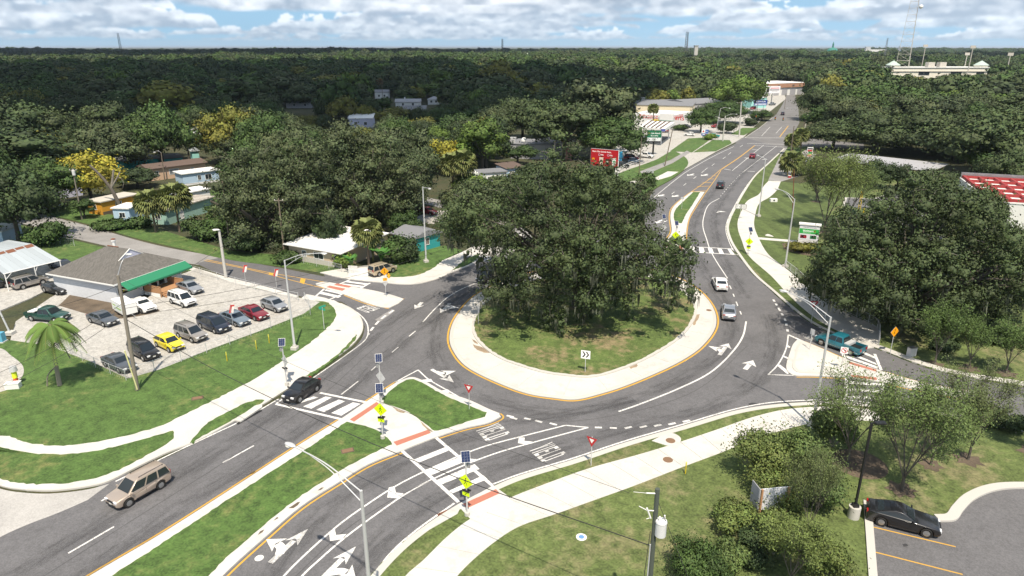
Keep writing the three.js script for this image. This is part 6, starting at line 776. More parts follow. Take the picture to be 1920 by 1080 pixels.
{ // railings on the east ramp
  const rail = (pts, h, label, mat) => { const t = thing('ramp_railing', label, 'railing'), n = Math.max(2, Math.round(lengthOf(pts) / 1.9)), q = resample(pts, n), pk = []; q.forEach(p => part(t, 'post', cyl(0.035, 0.035, h, p.x, p.y, p.z, 6), mat)); for (let i = 0; i < n; i++) { for (const y of [h - 0.02, 0.14]) part(t, 'rail', rod(up(q[i], y), up(q[i + 1], y), 0.028, 0.028, 5), mat); for (let j = 1; j < 9; j++) { const p = q[i].clone().lerp(q[i + 1], j / 9); pk.push(rod(up(p, 0.14), up(p, h - 0.04), 0.012, 0.012, 4)); } } part(t, 'balusters', pk, mat).userData.kind = 'stuff'; };
  rail(lift(cv(1472, 503, 1495, 521, 1530, 554, 1565, 577, 1605, 596, 1642, 615, 1647, 650), 0.13), 1.15, 'grey metal railing curving round the far side of the oak-side ramp', M.galv);
  const lo = lift(cv(1500, 566, 1521, 580, 1546, 603), 0.13), t = thing('hand_rail', 'pale two-bar handrail beside the yield sign under the oak', 'railing'); for (const y of [0.5, 1.0]) part(t, 'rail', tube(lo.map(p => up(p, y)), 0.03, 5), M.whitePaint); for (const i of [0, Math.floor(lo.length / 2), lo.length - 1]) part(t, 'post', cyl(0.03, 0.03, 1.0, lo[i].x, 0.13, lo[i].z, 6), M.whitePaint);
}
{ const a = G(655, 519, 0.06), b = G(690, 521, 0.06), t = thing('picket_fence', 'short white picket fence between cottage and beige SUV', 'fence'), q = resample([a, b], 20); q.forEach((p, i) => part(t, 'picket', box(0.1, i < 10 ? 1.8 : 1.5, 0.03, p.x, p.y + (i < 10 ? 0.9 : 0.75), p.z), M.whitePaint)); for (const y of [0.4, 1.2]) part(t, 'rail', rod(up(a, y), up(b, y), 0.035), M.whitePaint); }
{ const a = lift(raw(1153, 327, 1175, 314, 1199, 306), 0.1), t = thing('guard_rail', 'white pipe rail along the forecourt by the red billboard', 'railing'); for (const y of [0.5, 1.0]) part(t, 'rail', tube(a.map(p => up(p, y)), 0.06, 6), M.whitePaint); a.forEach(p => part(t, 'post', cyl(0.06, 0.06, 1.0, p.x, p.y, p.z, 6), M.whitePaint)); }
// ---------------------------------------------------------------- buildings
const T_shingle = tex(512, (u, v) => { const r = Math.floor(v * 32), c = Math.floor(u * 20 + (r % 2) * 0.5), e = (v * 32) % 1, k = LAT[(r * 41 + (c % 20) * 7) & 65535], f = sp(u, v, 160, 2), s = 0.135 * (0.75 + 0.3 * k + 0.3 * (f - 0.5)) * (e < 0.12 ? 0.8 : 1); return lin(s * 1.04, s * 0.98, s * 0.9); }, { rep: 1 / 6 });
const T_siding = tex(256, (u, v) => { const e = (v * 10) % 1, f = fbm(u * 8, v * 8, 4, 8, 8), s = 0.66 * (e < 0.1 ? 0.86 : 1) * (0.92 + 0.12 * f); return lin(s * 0.96, s * 0.99, s * 1.04); }, { rep: 1 / 2.4 });
const BM = { shingle: mp(T_shingle, 0.95), siding: mp(T_siding, 0.8), whiteRoof: std(0.74, 0.74, 0.73, 0.8), greyRoof: std(0.19, 0.195, 0.21, 0.9), darkRoof: std(0.10, 0.10, 0.105, 0.9), brownRoof: std(0.12, 0.085, 0.07, 0.9), pinkRoof: std(0.30, 0.15, 0.13, 0.9), metal: std(0.50, 0.55, 0.58, 0.5, 0.2), beige: std(0.52, 0.41, 0.29, 0.9), peach: std(0.55, 0.38, 0.26, 0.9), white: std(0.72, 0.72, 0.71, 0.8), teal: std(0.03, 0.30, 0.31, 0.8), yellow: std(0.62, 0.30, 0.03, 0.8), paleBlue: std(0.42, 0.56, 0.70, 0.8), mint: std(0.32, 0.50, 0.43, 0.8), lilac: std(0.52, 0.53, 0.66, 0.8), grey: std(0.34, 0.34, 0.36, 0.85), cream: std(0.66, 0.58, 0.42, 0.85), ivory: std(0.74, 0.70, 0.60, 0.8), aqua: std(0.30, 0.62, 0.58, 0.8), greenTin: std(0.25, 0.40, 0.35, 0.7), redTrim: std(0.30, 0.03, 0.03, 0.7), awning: std(0.02, 0.20, 0.10, 0.8), deck: std(0.40, 0.22, 0.11, 0.85), pale: std(0.5, 0.47, 0.42, 0.9) };
function roofGeo(kind, W, D, h, rise, ov) {
  const x0 = -ov, x1 = W + ov, z0 = ov, z1 = -D - ov, y = h, T = 0.14; let tri = [];
  const P = (...p) => V3(...p), Q = (a, b, c, d) => tri.push(a, b, c, a, c, d), R = (a, b, c) => tri.push(a, b, c);
  if (kind === 'flat') return [box(W + 2 * ov, 0.22, D + 2 * ov, W / 2, h + 0.11, -D / 2)];
  if (kind === 'shed') { const a = P(x0, y, z0), b = P(x1, y, z0), c = P(x1, y + rise, z1), d = P(x0, y + rise, z1), dn = p => P(p.x, p.y - T, p.z); Q(a, b, c, d); Q(dn(d), dn(c), dn(b), dn(a)); Q(dn(a), dn(b), b, a); Q(dn(b), dn(c), c, b); Q(dn(c), dn(d), d, c); Q(dn(d), dn(a), a, d); }
  else { const zm = (z0 + z1) / 2, xm = (x0 + x1) / 2, alongX = kind === 'gableX' || (kind === 'hip' && W >= D), i = kind === 'hip' ? Math.min(W, D) / 2 : 0; const a = P(x0, y, z0), b = P(x1, y, z0), c = P(x1, y, z1), d = P(x0, y, z1); const r0 = alongX ? P(x0 + i, y + rise, zm) : P(xm, y + rise, z0 - i), r1 = alongX ? P(x1 - i, y + rise, zm) : P(xm, y + rise, z1 + i); if (alongX) { Q(a, b, r1, r0); Q(c, d, r0, r1); R(b, c, r1); R(d, a, r0); } else { Q(b, c, r1, r0); Q(d, a, r0, r1); R(a, b, r0); R(c, d, r1); } const dn = p => P(p.x, p.y - T, p.z); Q(dn(a), dn(b), b, a); Q(dn(b), dn(c), c, b); Q(dn(c), dn(d), d, c); Q(dn(d), dn(a), a, d); Q(dn(d), dn(c), dn(b), dn(a)); }
  const g = new THREE.BufferGeometry().setFromPoints(tri); g.computeVertexNormals(); const uv = []; for (const p of tri) uv.push(Math.abs(p.x) > 1e6 ? 0 : p.x + p.z * 0.35, p.z * 1.08 + p.y * 0.6); g.setAttribute('uv', new THREE.Float32BufferAttribute(uv, 2)); return [g];
}
// front wall from ground point a to b; the house runs back from it by D
function house(name, label, a, b, D, h, wallMat, { roof = 'flat', rise = 1.2, ov = 0.4, roofMat = BM.whiteRoof, win = [], door = [], cat = 'house', base = null, y = 0, chim = null, units = [] } = {}) {
  const A = Array.isArray(a) ? G(a[0], a[1], y) : a, B = Array.isArray(b) ? G(b[0], b[1], y) : b, W = A.distanceTo(B), t = thing(name, label, cat, A, heading(A, B)), k = 0.16;
  const g = (w, d, x, z) => { const q = new THREE.BoxGeometry(w, h, d); const u = q.attributes.uv, p = q.attributes.position; for (let i = 0; i < u.count; i++) u.setXY(i, p.getX(i) + p.getZ(i), p.getY(i)); q.translate(x, h / 2, z); return q; };
  part(t, 'wall', g(W, k, W / 2, -k / 2), wallMat); part(t, 'wall', g(W, k, W / 2, -D + k / 2), wallMat); part(t, 'wall', g(k, D - 2 * k, k / 2, -D / 2), wallMat); part(t, 'wall', g(k, D - 2 * k, W - k / 2, -D / 2), wallMat);
  if (roof === 'gableX' || roof === 'gableZ') { const s = new THREE.Shape(); const L = roof === 'gableX' ? D : W; s.moveTo(0, 0); s.lineTo(L, 0); s.lineTo(L / 2, rise * (L / (L + 2 * ov)) - 0.05); s.closePath(); for (const e of [0, 1]) { const q = new THREE.ExtrudeGeometry(s, { depth: k, bevelEnabled: false }); if (roof === 'gableX') { q.rotateY(Math.PI / 2); q.translate(e ? W - k - 0.003 : 0.003, h, 0); } else q.translate(0, h, e ? -D + 0.003 : -k - 0.003); part(t, 'gable', q, wallMat); } }
  const rf = part(t, 'roof', roofGeo(roof, W, D, h, rise, ov), roofMat); if (chim) part(rf, 'chimney', box(0.7, 1.4, 0.7, chim[0], h + rise + 0.1, chim[1]), BM.white);
  for (const [x, z, w, hh, d] of units) part(rf, 'roof_unit', box(w, hh, d, x, h + 0.22 + hh / 2, z), M.galv);
  const put = (nm, [wall, u, y0, w, hh, mat]) => { const f = new THREE.Group(); f.name = nm; t.add(f); if (wall === 'f') f.position.set(u * W, y0, 0.02); else if (wall === 'r') { f.position.set(W + 0.02, y0, -u * D); f.rotation.y = Math.PI / 2; } else { f.position.set(-0.02, y0, -u * D); f.rotation.y = -Math.PI / 2; } part(f, 'frame', [box(w + 0.16, 0.08, 0.06, 0, hh + 0.04, 0), box(w + 0.22, 0.08, 0.1, 0, -0.04, 0), box(0.08, hh, 0.06, -w / 2 - 0.04, hh / 2, 0), box(0.08, hh, 0.06, w / 2 + 0.04, hh / 2, 0), ...(nm === 'window' ? [box(0.04, hh, 0.04, 0, hh / 2, 0)] : [])], M.whitePaint); part(f, nm === 'window' ? 'pane' : 'leaf', box(w, hh, 0.02, 0, hh / 2, -0.008), mat || M.glassDark); };
  win.forEach(w => put('window', w)); door.forEach(d => put('door', d)); if (base) part(t, 'skirting', box(W - 0.02, base[0], 0.02, W / 2, base[0] / 2, 0.03), base[1]);
  return t;
}
// the shop
const shA = G(222, 570, 0.16), shB = G(342, 525, 0.16), shC = G(104, 549, 0.16), shW = shA.distanceTo(shB), shDir = shB.clone().sub(shA).normalize(), shD = Math.abs((shC.x - shA.x) * shDir.z - (shC.z - shA.z) * shDir.x);
{
  const t = house('shop_house', 'white-sided shop with grey hipped roof and long green awning', shA, shB, shD, 2.95, BM.siding, { roof: 'hip', rise: 3.0, ov: 0.5, roofMat: BM.shingle, cat: 'shop', door: [['f', 0.42, 0.55, 1.0, 2.1], ['f', 0.55, 0.55, 1.0, 2.1], ['f', 0.67, 0.55, 1.0, 2.1]] });
  for (const [u, w] of [[0.16, 2.9], [0.86, 2.9]]) { const f = new THREE.Group(); f.name = 'window'; f.position.set(u * shW, 1.15, 0.03); t.add(f); part(f, 'frame', box(w + 0.2, 1.2, 0.04, 0, 0.5, -0.01), M.whitePaint); part(f, 'pane', box(w, 1.0, 0.03, 0, 0.5, 0.006), M.glassDark); const g = new THREE.PlaneGeometry(w * 0.96, 0.9); g.translate(0, 0.5, 0.026); part(f, 'printed_banner', g, canvas(256, 80, x => { x.fillStyle = '#14150f'; x.fillRect(0, 0, 256, 80); x.fillStyle = '#d8d23a'; for (let i = 0; i < 11; i++) { const k = (i * 37) % 9; x.fillRect(14 + i * 21, 24 + k % 4, 13, 6); x.fillRect(14 + i * 21 + (k % 3) * 4, 24, 6, 34); x.fillRect(14 + i * 21, 50 - k % 3, 13, 6); } })); }
  const aw = new THREE.BufferGeometry().setFromPoints([V3(0.3, 2.92, 0.55), V3(shW + 0.5, 2.92, 0.55), V3(shW + 0.5, 2.2, 1.9), V3(0.3, 2.92, 0.55), V3(shW + 0.5, 2.2, 1.9), V3(0.3, 2.2, 1.9), V3(0.3, 2.2, 1.9), V3(shW + 0.5, 2.2, 1.9), V3(shW + 0.5, 1.95, 1.9), V3(0.3, 2.2, 1.9), V3(shW + 0.5, 1.95, 1.9), V3(0.3, 1.95, 1.9)]); aw.computeVertexNormals(); part(t, 'awning', aw, new THREE.MeshStandardMaterial({ color: BM.awning.color, roughness: 0.75, side: THREE.DoubleSide }));
  part(t, 'awning_frame', [0.3, shW * 0.35, shW * 0.7, shW + 0.45].map(x => rod(V3(x, 2.1, 0.05), V3(x, 2.15, 1.88), 0.02)), M.galv);
  const gb = new THREE.Group(); gb.name = 'roof_gablet'; gb.position.set(shW * 0.5, 4.75, 0.5 - (shW / 2 + 0.5) * 0.6 + 0.08); t.add(gb); const gs = new THREE.Shape(); gs.moveTo(-1.9, 0); gs.lineTo(1.9, 0); gs.lineTo(0, 1.15); const gg = new THREE.ExtrudeGeometry(gs, { depth: 0.1, bevelEnabled: false }); part(gb, 'gablet_face', gg, BM.lilac); part(gb, 'gablet_trim', [rod(V3(-2.05, -0.03, 0.12), V3(0, 1.2, 0.12), 0.07), rod(V3(2.05, -0.03, 0.12), V3(0, 1.2, 0.12), 0.07)], M.whitePaint); const gr = new THREE.BufferGeometry().setFromPoints([V3(-2.05, 0, 0.2), V3(0, 1.22, 0.2), V3(0, 1.22, -3), V3(0, 1.22, 0.2), V3(2.05, 0, 0.2), V3(0, 1.22, -3)]); gr.computeVertexNormals(); gr.setAttribute('uv', new THREE.Float32BufferAttribute([0, 0, 2, 2, 0, 5, 0, 0, 2, 2, 0, 5], 2)); part(gb, 'gablet_roof', gr, new THREE.MeshStandardMaterial({ map: T_shingle, roughness: 0.95, side: THREE.DoubleSide }));
  const fas = [box(shW + 1.0, 0.2, 0.05, shW / 2, 2.86, 0.53), box(0.05, 0.2, shD + 1, -0.53, 2.86, -shD / 2)]; part(t, 'fascia', fas, M.whitePaint); part(t, 'ridge_cap', rod(V3(shW / 2, 6.0, -shW / 2 + 0.4), V3(shW / 2, 6.0, -shD + shW / 2 - 0.4), 0.08), M.rust);
  const vt = part(t, 'roof_vent', [cyl(0.22, 0.22, 1.3, shW * 0.62, 5.0, -shD * 0.62, 12), cyl(0.32, 0.26, 0.25, shW * 0.62, 6.3, -shD * 0.62, 12)], M.whitePaint); part(vt, 'cowl', cyl(0.35, 0.12, 0.12, shW * 0.62, 6.56, -shD * 0.62, 12), M.rust);
  // deck, steps, railing boards
  const dk = thing('wooden_deck', 'wooden entrance deck with board railings and steps under the green awning', 'deck', shA.clone(), t.rotation.y), x0 = shW * 0.38, x1 = shW * 0.74; for (let i = 0; i < 12; i++) part(dk, 'plank', box((x1 - x0) / 12 - 0.015, 0.06, 3.0, x0 + (i + 0.5) * (x1 - x0) / 12, 0.52, 1.6), BM.deck); for (let i = 0; i < 3; i++) part(dk, 'step', box(x1 - x0 - 0.3, 0.14, 0.32, (x0 + x1) / 2, 0.4 - i * 0.15, 3.28 + i * 0.3), BM.deck);
  for (const x of [x0, x1]) { for (let i = 0; i < 20; i++) part(dk, 'railing_board', box(0.03, 0.95, 0.135, x, 1.0, 0.3 + i * 0.145), BM.deck); part(dk, 'hand_rail', box(0.12, 0.05, 3.2, x, 1.5, 1.65), BM.deck); part(dk, 'newel', box(0.12, 1.5, 0.12, x, 0.75, 3.3), BM.deck); part(dk, 'skirt', box(0.04, 0.48, 3.0, x, 0.24, 1.6), M.whitePaint); }
}
{ // carport
  const e0 = G(6, 514, 2.75), e1 = G(114, 488, 2.75), r0 = G(-34, 482, 3.7), r1 = G(60, 457, 3.7), t = thing('carport', 'open metal carport with pale rusting roof at the left edge', 'carport', V3(0, 0, 0)), q = 9;
  for (let i = 0; i < q; i++) { const L = (a, b, u) => a.clone().lerp(b, u), u0 = i / q, u1 = (i + 0.985) / q, A = L(e0, e1, u0), B = L(e0, e1, u1), Cc = L(r0, r1, u1), D = L(r0, r1, u0), back = p => V3(2 * Cc.x - B.x + (p.x - Cc.x) + 0, 2.75, 2 * Cc.z - B.z + (p.z - Cc.z)); const g = new THREE.BufferGeometry().setFromPoints([A, B, Cc, A, Cc, D, D, Cc, back(Cc), D, back(Cc), back(D)]); g.computeVertexNormals(); part(t, 'roof_panel', g, new THREE.MeshStandardMaterial({ color: BM.metal.color.clone().multiplyScalar(0.92 + 0.16 * ((i * 5) % 7) / 7), roughness: 0.5, metalness: 0.25, side: THREE.DoubleSide })); }
  part(t, 'ridge_sheet', [0, 1, 2, 3].map(i => { const a = r0.clone().lerp(r1, 0.25 + i * 0.19), b = r0.clone().lerp(r1, 0.42 + i * 0.19), d = e0.clone().sub(r0).multiplyScalar(0.12 + 0.05 * (i % 2)), g = new THREE.BufferGeometry().setFromPoints([a.clone().add(d), b.clone().add(d), b, a.clone().add(d), b, a].map(p => V3(p.x, p.y + 0.03, p.z))); g.computeVertexNormals(); return g; }), new THREE.MeshStandardMaterial({ color: M.rust.color, roughness: 0.9, side: THREE.DoubleSide }));
  part(t, 'eave', rod(e0, e1, 0.07), M.whitePaint); for (const u of [0.02, 0.52, 0.98]) { const p = e0.clone().lerp(e1, u), g2 = V3(p.x, 0.16, p.z); part(t, 'post', rod(g2, p, 0.07), M.whitePaint); const br = p.clone().lerp(e1, 0.12); part(t, 'brace', rod(V3(p.x, 1.9, p.z), V3(br.x, 2.7, br.z), 0.04), M.whitePaint); } for (const u of [0.1, 0.9]) { const p = r0.clone().lerp(r1, u), k = r0.clone().sub(e0); part(t, 'post', rod(V3(p.x + k.x, 0.1, p.z + k.z), V3(p.x + k.x, 2.7, p.z + k.z), 0.07), M.whitePaint); }
  const s = thing('shed', 'pale-roofed shed behind the carport at the left edge', 'shed', G(-10, 452, 0)); part(s, 'wall', box(7, 2.5, 5, 0, 1.25, 0), BM.paleBlue); part(s, 'roof', box(7.5, 0.15, 5.5, 0, 2.6, 0).rotateZ(-0.05), BM.metal);
}
house('cottage', 'peach cottage with broad flat white roof behind the west street', [544, 486], [641, 504], 11, 2.7, BM.beige, { roof: 'shed', rise: 0.5, ov: 0.6, base: [0.9, BM.pale], win: [['f', 0.58, 1.0, 1.9, 1.0], ['f', 0.3, 1.0, 0.8, 0.9], ['f', 0.93, 1.0, 1.0, 1.0]] });
house('teal_house', 'bright teal house behind banana plants by the tall white lamp', [738, 466], [776, 477], 6, 2.8, BM.teal, { roof: 'gableX', rise: 0.9, roofMat: BM.greyRoof, win: [['r', 0.5, 1.1, 0.9, 1.1, BM.brownRoof]] });
house('mobile_home', 'mustard yellow mobile home with stained white roof', [194, 404], [262, 388], 4.2, 2.7, BM.yellow, { ov: 0.3, roofMat: BM.pale, win: [['f', 0.45, 1.1, 1.3, 1.0], ['l', 0.5, 1.1, 0.8, 0.9]], base: [0.7, M.dirt], cat: 'mobile home' });
house('mobile_home', 'small pale blue-white trailer between yellow trailer and palms', [246, 419], [272, 409], 3.4, 2.9, BM.paleBlue, { ov: 0.25, win: [['l', 0.45, 1.2, 1.1, 0.9]], cat: 'mobile home' });
const mint = house('mobile_home', 'mint green trailer with ribbed roof and red trim behind the two palms', [315, 422], [402, 394], 4.2, 2.8, BM.mint, { ov: 0.35, roofMat: BM.pale, win: [['l', 0.5, 1.1, 1.2, 0.9]], door: [['f', 0.3, 0.4, 0.9, 2.0, BM.white]], cat: 'mobile home' });
{ const p = G(315, 422), q = G(402, 394), t = mint, W = p.distanceTo(q); part(t, 'eave_board', box(0.08, 0.3, 4.9, -0.4, 2.9, -2.1), BM.redTrim); for (let i = 0; i < 12; i++) part(t, 'rib', box(0.14, 0.05, 4.8, 0.4 + i * (W - 0.6) / 11, 3.05, -2.1), BM.brownRoof); }
house('mobile_home', 'long white flat-roofed trailer beyond the mint one', [338, 388], [396, 377], 4.5, 2.7, BM.white, { ov: 0.3, cat: 'mobile home' });
house('mobile_home', 'sky blue trailer with white roof and striped lawn in front', [345, 349], [412, 340], 5, 2.9, BM.paleBlue, { ov: 0.35, win: [['f', 0.45, 1.1, 0.7, 1.1], ['f', 0.7, 1.0, 1.5, 1.2]], base: [0.5, BM.white], cat: 'mobile home' });
house('mobile_home', 'peach trailer with dark brown pitched roof behind the sky blue one', [283, 340], [388, 326], 7, 3.2, BM.peach, { roof: 'gableX', rise: 0.8, ov: 0.5, roofMat: BM.brownRoof, win: [['f', 0.12, 1.2, 0.9, 1.1], ['f', 0.42, 1.2, 2.4, 1.2, M.steel], ['f', 0.75, 1.4, 0.7, 0.8]], cat: 'mobile home' });
house('mobile_home', 'teal-trimmed house with grey weathered roof behind the trailers', [238, 325], [300, 318], 8, 3.3, BM.teal, { roof: 'gableZ', rise: 1.0, ov: 0.5, roofMat: BM.greyRoof }); house('mobile_home', 'low dark-roofed unit right of the teal-trimmed house', [305, 318], [345, 314], 6, 3.0, BM.teal, { roof: 'shed', rise: 0.4, roofMat: BM.darkRoof }); house('shed', 'small blue shed under the green trees above the sky blue trailer', [362, 303], [375, 302], 4, 3.2, BM.aqua, { roof: 'gableZ', rise: 1.0, roofMat: BM.metal, cat: 'shed' });
house('mobile_home', 'lilac shed in deep shade at the left beside the street trees', [74, 396], [116, 388], 5, 2.8, BM.lilac, { ov: 0.3, cat: 'shed' }); house('mobile_home', 'lilac trailer with white roof under the yellow tree', [120, 372], [156, 366], 5, 2.8, BM.lilac, { ov: 0.3, cat: 'mobile home' });
house('mobile_home', 'white mobile home with flat roof and windows beyond the palm clump', [897, 350], [950, 346], 5, 3.2, BM.white, { ov: 0.3, roofMat: BM.greyRoof, win: [['f', 0.15, 1.1, 0.9, 1.1], ['f', 0.4, 1.1, 0.9, 1.2], ['f', 0.62, 1.3, 1.2, 0.9], ['f', 0.92, 1.1, 0.8, 1.2]], cat: 'mobile home' }); house('shed', 'white gabled shed beside the palm clump', [889, 354], [905, 353], 4.5, 3.0, BM.white, { roof: 'gableZ', rise: 0.9, ov: 0.3, win: [['f', 0.5, 0.6, 1.2, 1.7, BM.pale]], cat: 'shed' }); house('shed', 'pale aqua shed with brown roof behind the white mobile home', [950, 342], [982, 338], 5, 3.6, BM.paleBlue, { roof: 'shed', rise: 0.6, roofMat: BM.brownRoof, door: [['f', 0.3, 0.1, 1.4, 2.6, BM.pale]], cat: 'shed' });
S('yard', slabGeo(raw(930, 372, 960, 352, 1010, 340, 1030, 350, 980, 375), 0.002, 0.03), M.grass, 'patch of bright yard grass before the white mobile home', 'yard'); S('yard', slabGeo(raw(350, 378, 352, 362, 420, 352, 440, 368, 400, 380), 0.002, 0.03), M.grass, 'mown yard before the sky blue trailer', 'yard'); S('driveway', slabGeo(raw(640, 505, 690, 498, 742, 510, 720, 523, 660, 520, 640, 516), 0.002, 0.10), M.old, 'old concrete drive before the picket fence', 'driveway'); S('driveway', slabGeo(raw(760, 418, 800, 398, 850, 392, 880, 405, 820, 420), 0.002, 0.03), M.gravel, 'sandy drive in the shade beyond the teal house', 'driveway');
{ const t = house('warehouse', 'flat-roofed grey metal building with rooftop units and dish', [957, 297], [1042, 300], 12, 4.4, BM.grey, { ov: 0.2, roofMat: BM.greyRoof, units: [[0.2, -3, 1.8, 1.5, 1.6], [10, -5, 2.6, 1.6, 2], [17, -8, 5, 1.5, 1.2]], cat: 'warehouse' }); part(t, 'red_panel', box(2.2, 3.8, 0.04, 18.2, 1.9, 0.04), BM.pinkRoof); part(t, 'satellite_dish', new THREE.SphereGeometry(1.0, 14, 8, 0, 6.3, 0, 1.0).rotateX(1.1).translate(3.8, 5.3, -2.2), M.whitePaint); for (let i = 0; i < 12; i++) part(t, 'wall_seam', box(0.06, 4.2, 0.05, 11 + i * 0.55, 2.1, 0.03), BM.darkRoof); }
// shops along the far road
{
  const t = house('auto_store', 'white flat-roofed store with red lettering beyond the petrol canopy', [1168, 237], [1257, 243], 32, 4.6, BM.white, { ov: 0.15, cat: 'store', win: [['f', 0.93, 0.6, 5, 2.4]], units: [[26, -14, 2, 1.4, 2]] }); const W = G(1168, 237).distanceTo(G(1257, 243));
  part(t, 'parapet', [box(W, 1.0, 0.3, W / 2, 5.2, -0.1), box(0.3, 1.0, 32, W - 0.15, 5.2, -16.3)], BM.white); part(t, 'entrance_canopy', box(6, 2.6, 1.4, W * 0.92, 5.1, 0.5), BM.white); part(t, 'green_band', box(6.2, 0.25, 1.5, W * 0.92, 3.7, 0.52), BM.greenTin); part(t, 'yellow_panel', box(3.6, 1.6, 0.1, W * 0.70, 3.0, 0.1), std(0.75, 0.55, 0.03));
  const let1 = (s, size, x, y, z, r) => { const g = new THREE.ShapeGeometry(font.generateShapes(s, size)); g.rotateY(r); g.translate(x, y, z); part(t, 'sign_lettering', g, std(0.60, 0.06, 0.05)); }; let1('Advance Auto Parts', 1.55, W * 0.33, 4.05, 0.14, 0); let1('Auto Parts', 1.3, W + 0.2, 4.2, -4, Math.PI / 2);
}
house('warehouse', 'long cream warehouse with grey roof behind the white store', [1192, 216], [1296, 219], 40, 5.0, BM.cream, { ov: 0.3, roofMat: BM.greyRoof, cat: 'warehouse' }); house('storage_block', 'small white block standing left of the cream warehouse', [1190, 205], [1208, 204.5], 10, 6, BM.white, { cat: 'building' }); house('long_shed', 'grey pitched-roof shed behind the store trees', [1293, 212], [1356, 208], 22, 4.6, BM.grey, { roof: 'gableX', rise: 1.6, roofMat: BM.greyRoof, cat: 'shed' });
{ // petrol canopy
  const c = [G(1198, 243, 5.0), G(1246, 247, 5.0), G(1265, 234, 5.0), G(1214, 231, 5.0)], t = thing('petrol_canopy', 'white petrol station canopy on posts behind the green pawn sign', 'canopy', V3(0, 0, 0)), cen = c.reduce((s, p) => s.add(p), V3(0, 0, 0)).multiplyScalar(0.25); part(t, 'deck', slabGeo(c, 5.0, 6.0), M.whitePaint); for (let i = 0; i < 4; i++) { const p = c[i].clone().lerp(cen, 0.3); part(t, 'post', rod(V3(p.x, 0, p.z), V3(p.x, 5, p.z), 0.18), M.whitePaint); } for (let i = 1; i < 6; i++) { const a = c[3].clone().lerp(c[2], i / 6), b = c[0].clone().lerp(c[1], i / 6); part(t, 'roof_beam', rod(V3(a.x, 6.1, a.z), V3(b.x, 6.1, b.z), 0.28, 0.28, 4), BM.brownRoof); } part(t, 'blue_mark', box(1.6, 0.8, 0.06, c[1].x - 0.6, 5.5, c[1].z + 0.1), std(0.06, 0.08, 0.3));
  S('forecourt', slabGeo(raw(1188, 264, 1214, 254, 1256, 256, 1238, 268), 0.01, 0.062), M.asphalt, 'dark asphalt pad below the petrol canopy', 'forecourt');
}
{ const t = house('tyre_shop', 'wide white building with brown tiled band and white roof at the far road end', [1421, 181], [1507, 177], 26, 8.2, BM.white, { ov: 0.6, cat: 'building' }); const W = G(1421, 181).distanceTo(G(1507, 177)); part(t, 'tile_band', box(W + 1, 2.6, 0.5, W / 2, 6.7, 0.5), std(0.40, 0.22, 0.14)); for (const u of [0.2, 0.38, 0.56, 0.74, 0.9]) part(t, 'garage_door', box(W * 0.12, 4, 0.06, W * u, 2.2, 0.05), BM.grey); for (const u of [0.4, 0.72]) part(t, 'vent', box(2, 1.2, 0.1, W * u, 6.6, 0.8), BM.brownRoof); }
house('far_house', 'green-roofed hall beyond the brown-banded building', [1456, 151], [1480, 150], 20, 4, BM.white, { roof: 'hip', rise: 4, roofMat: BM.greenTin }); house('far_house', 'brown hip-roofed house beside the far green-roofed hall', [1474, 155], [1496, 154], 18, 3, BM.pale, { roof: 'hip', rise: 3, roofMat: BM.brownRoof }); house('aqua_shop', 'small aqua shop behind the blue tyre sign', [1408, 203], [1436, 202], 8, 5.6, BM.aqua, { ov: 0.2, cat: 'shop' });
{ const t = house('long_building', 'long low building with pale grey roof under the east oaks', [1560, 322], [1737, 345], 11, 3.4, BM.beige, { roof: 'shed', rise: 0.5, ov: 0.8, roofMat: BM.grey, cat: 'building', win: [['f', 0.3, 0.8, 3, 1.6], ['f', 0.6, 0.8, 3, 1.6]] }); }
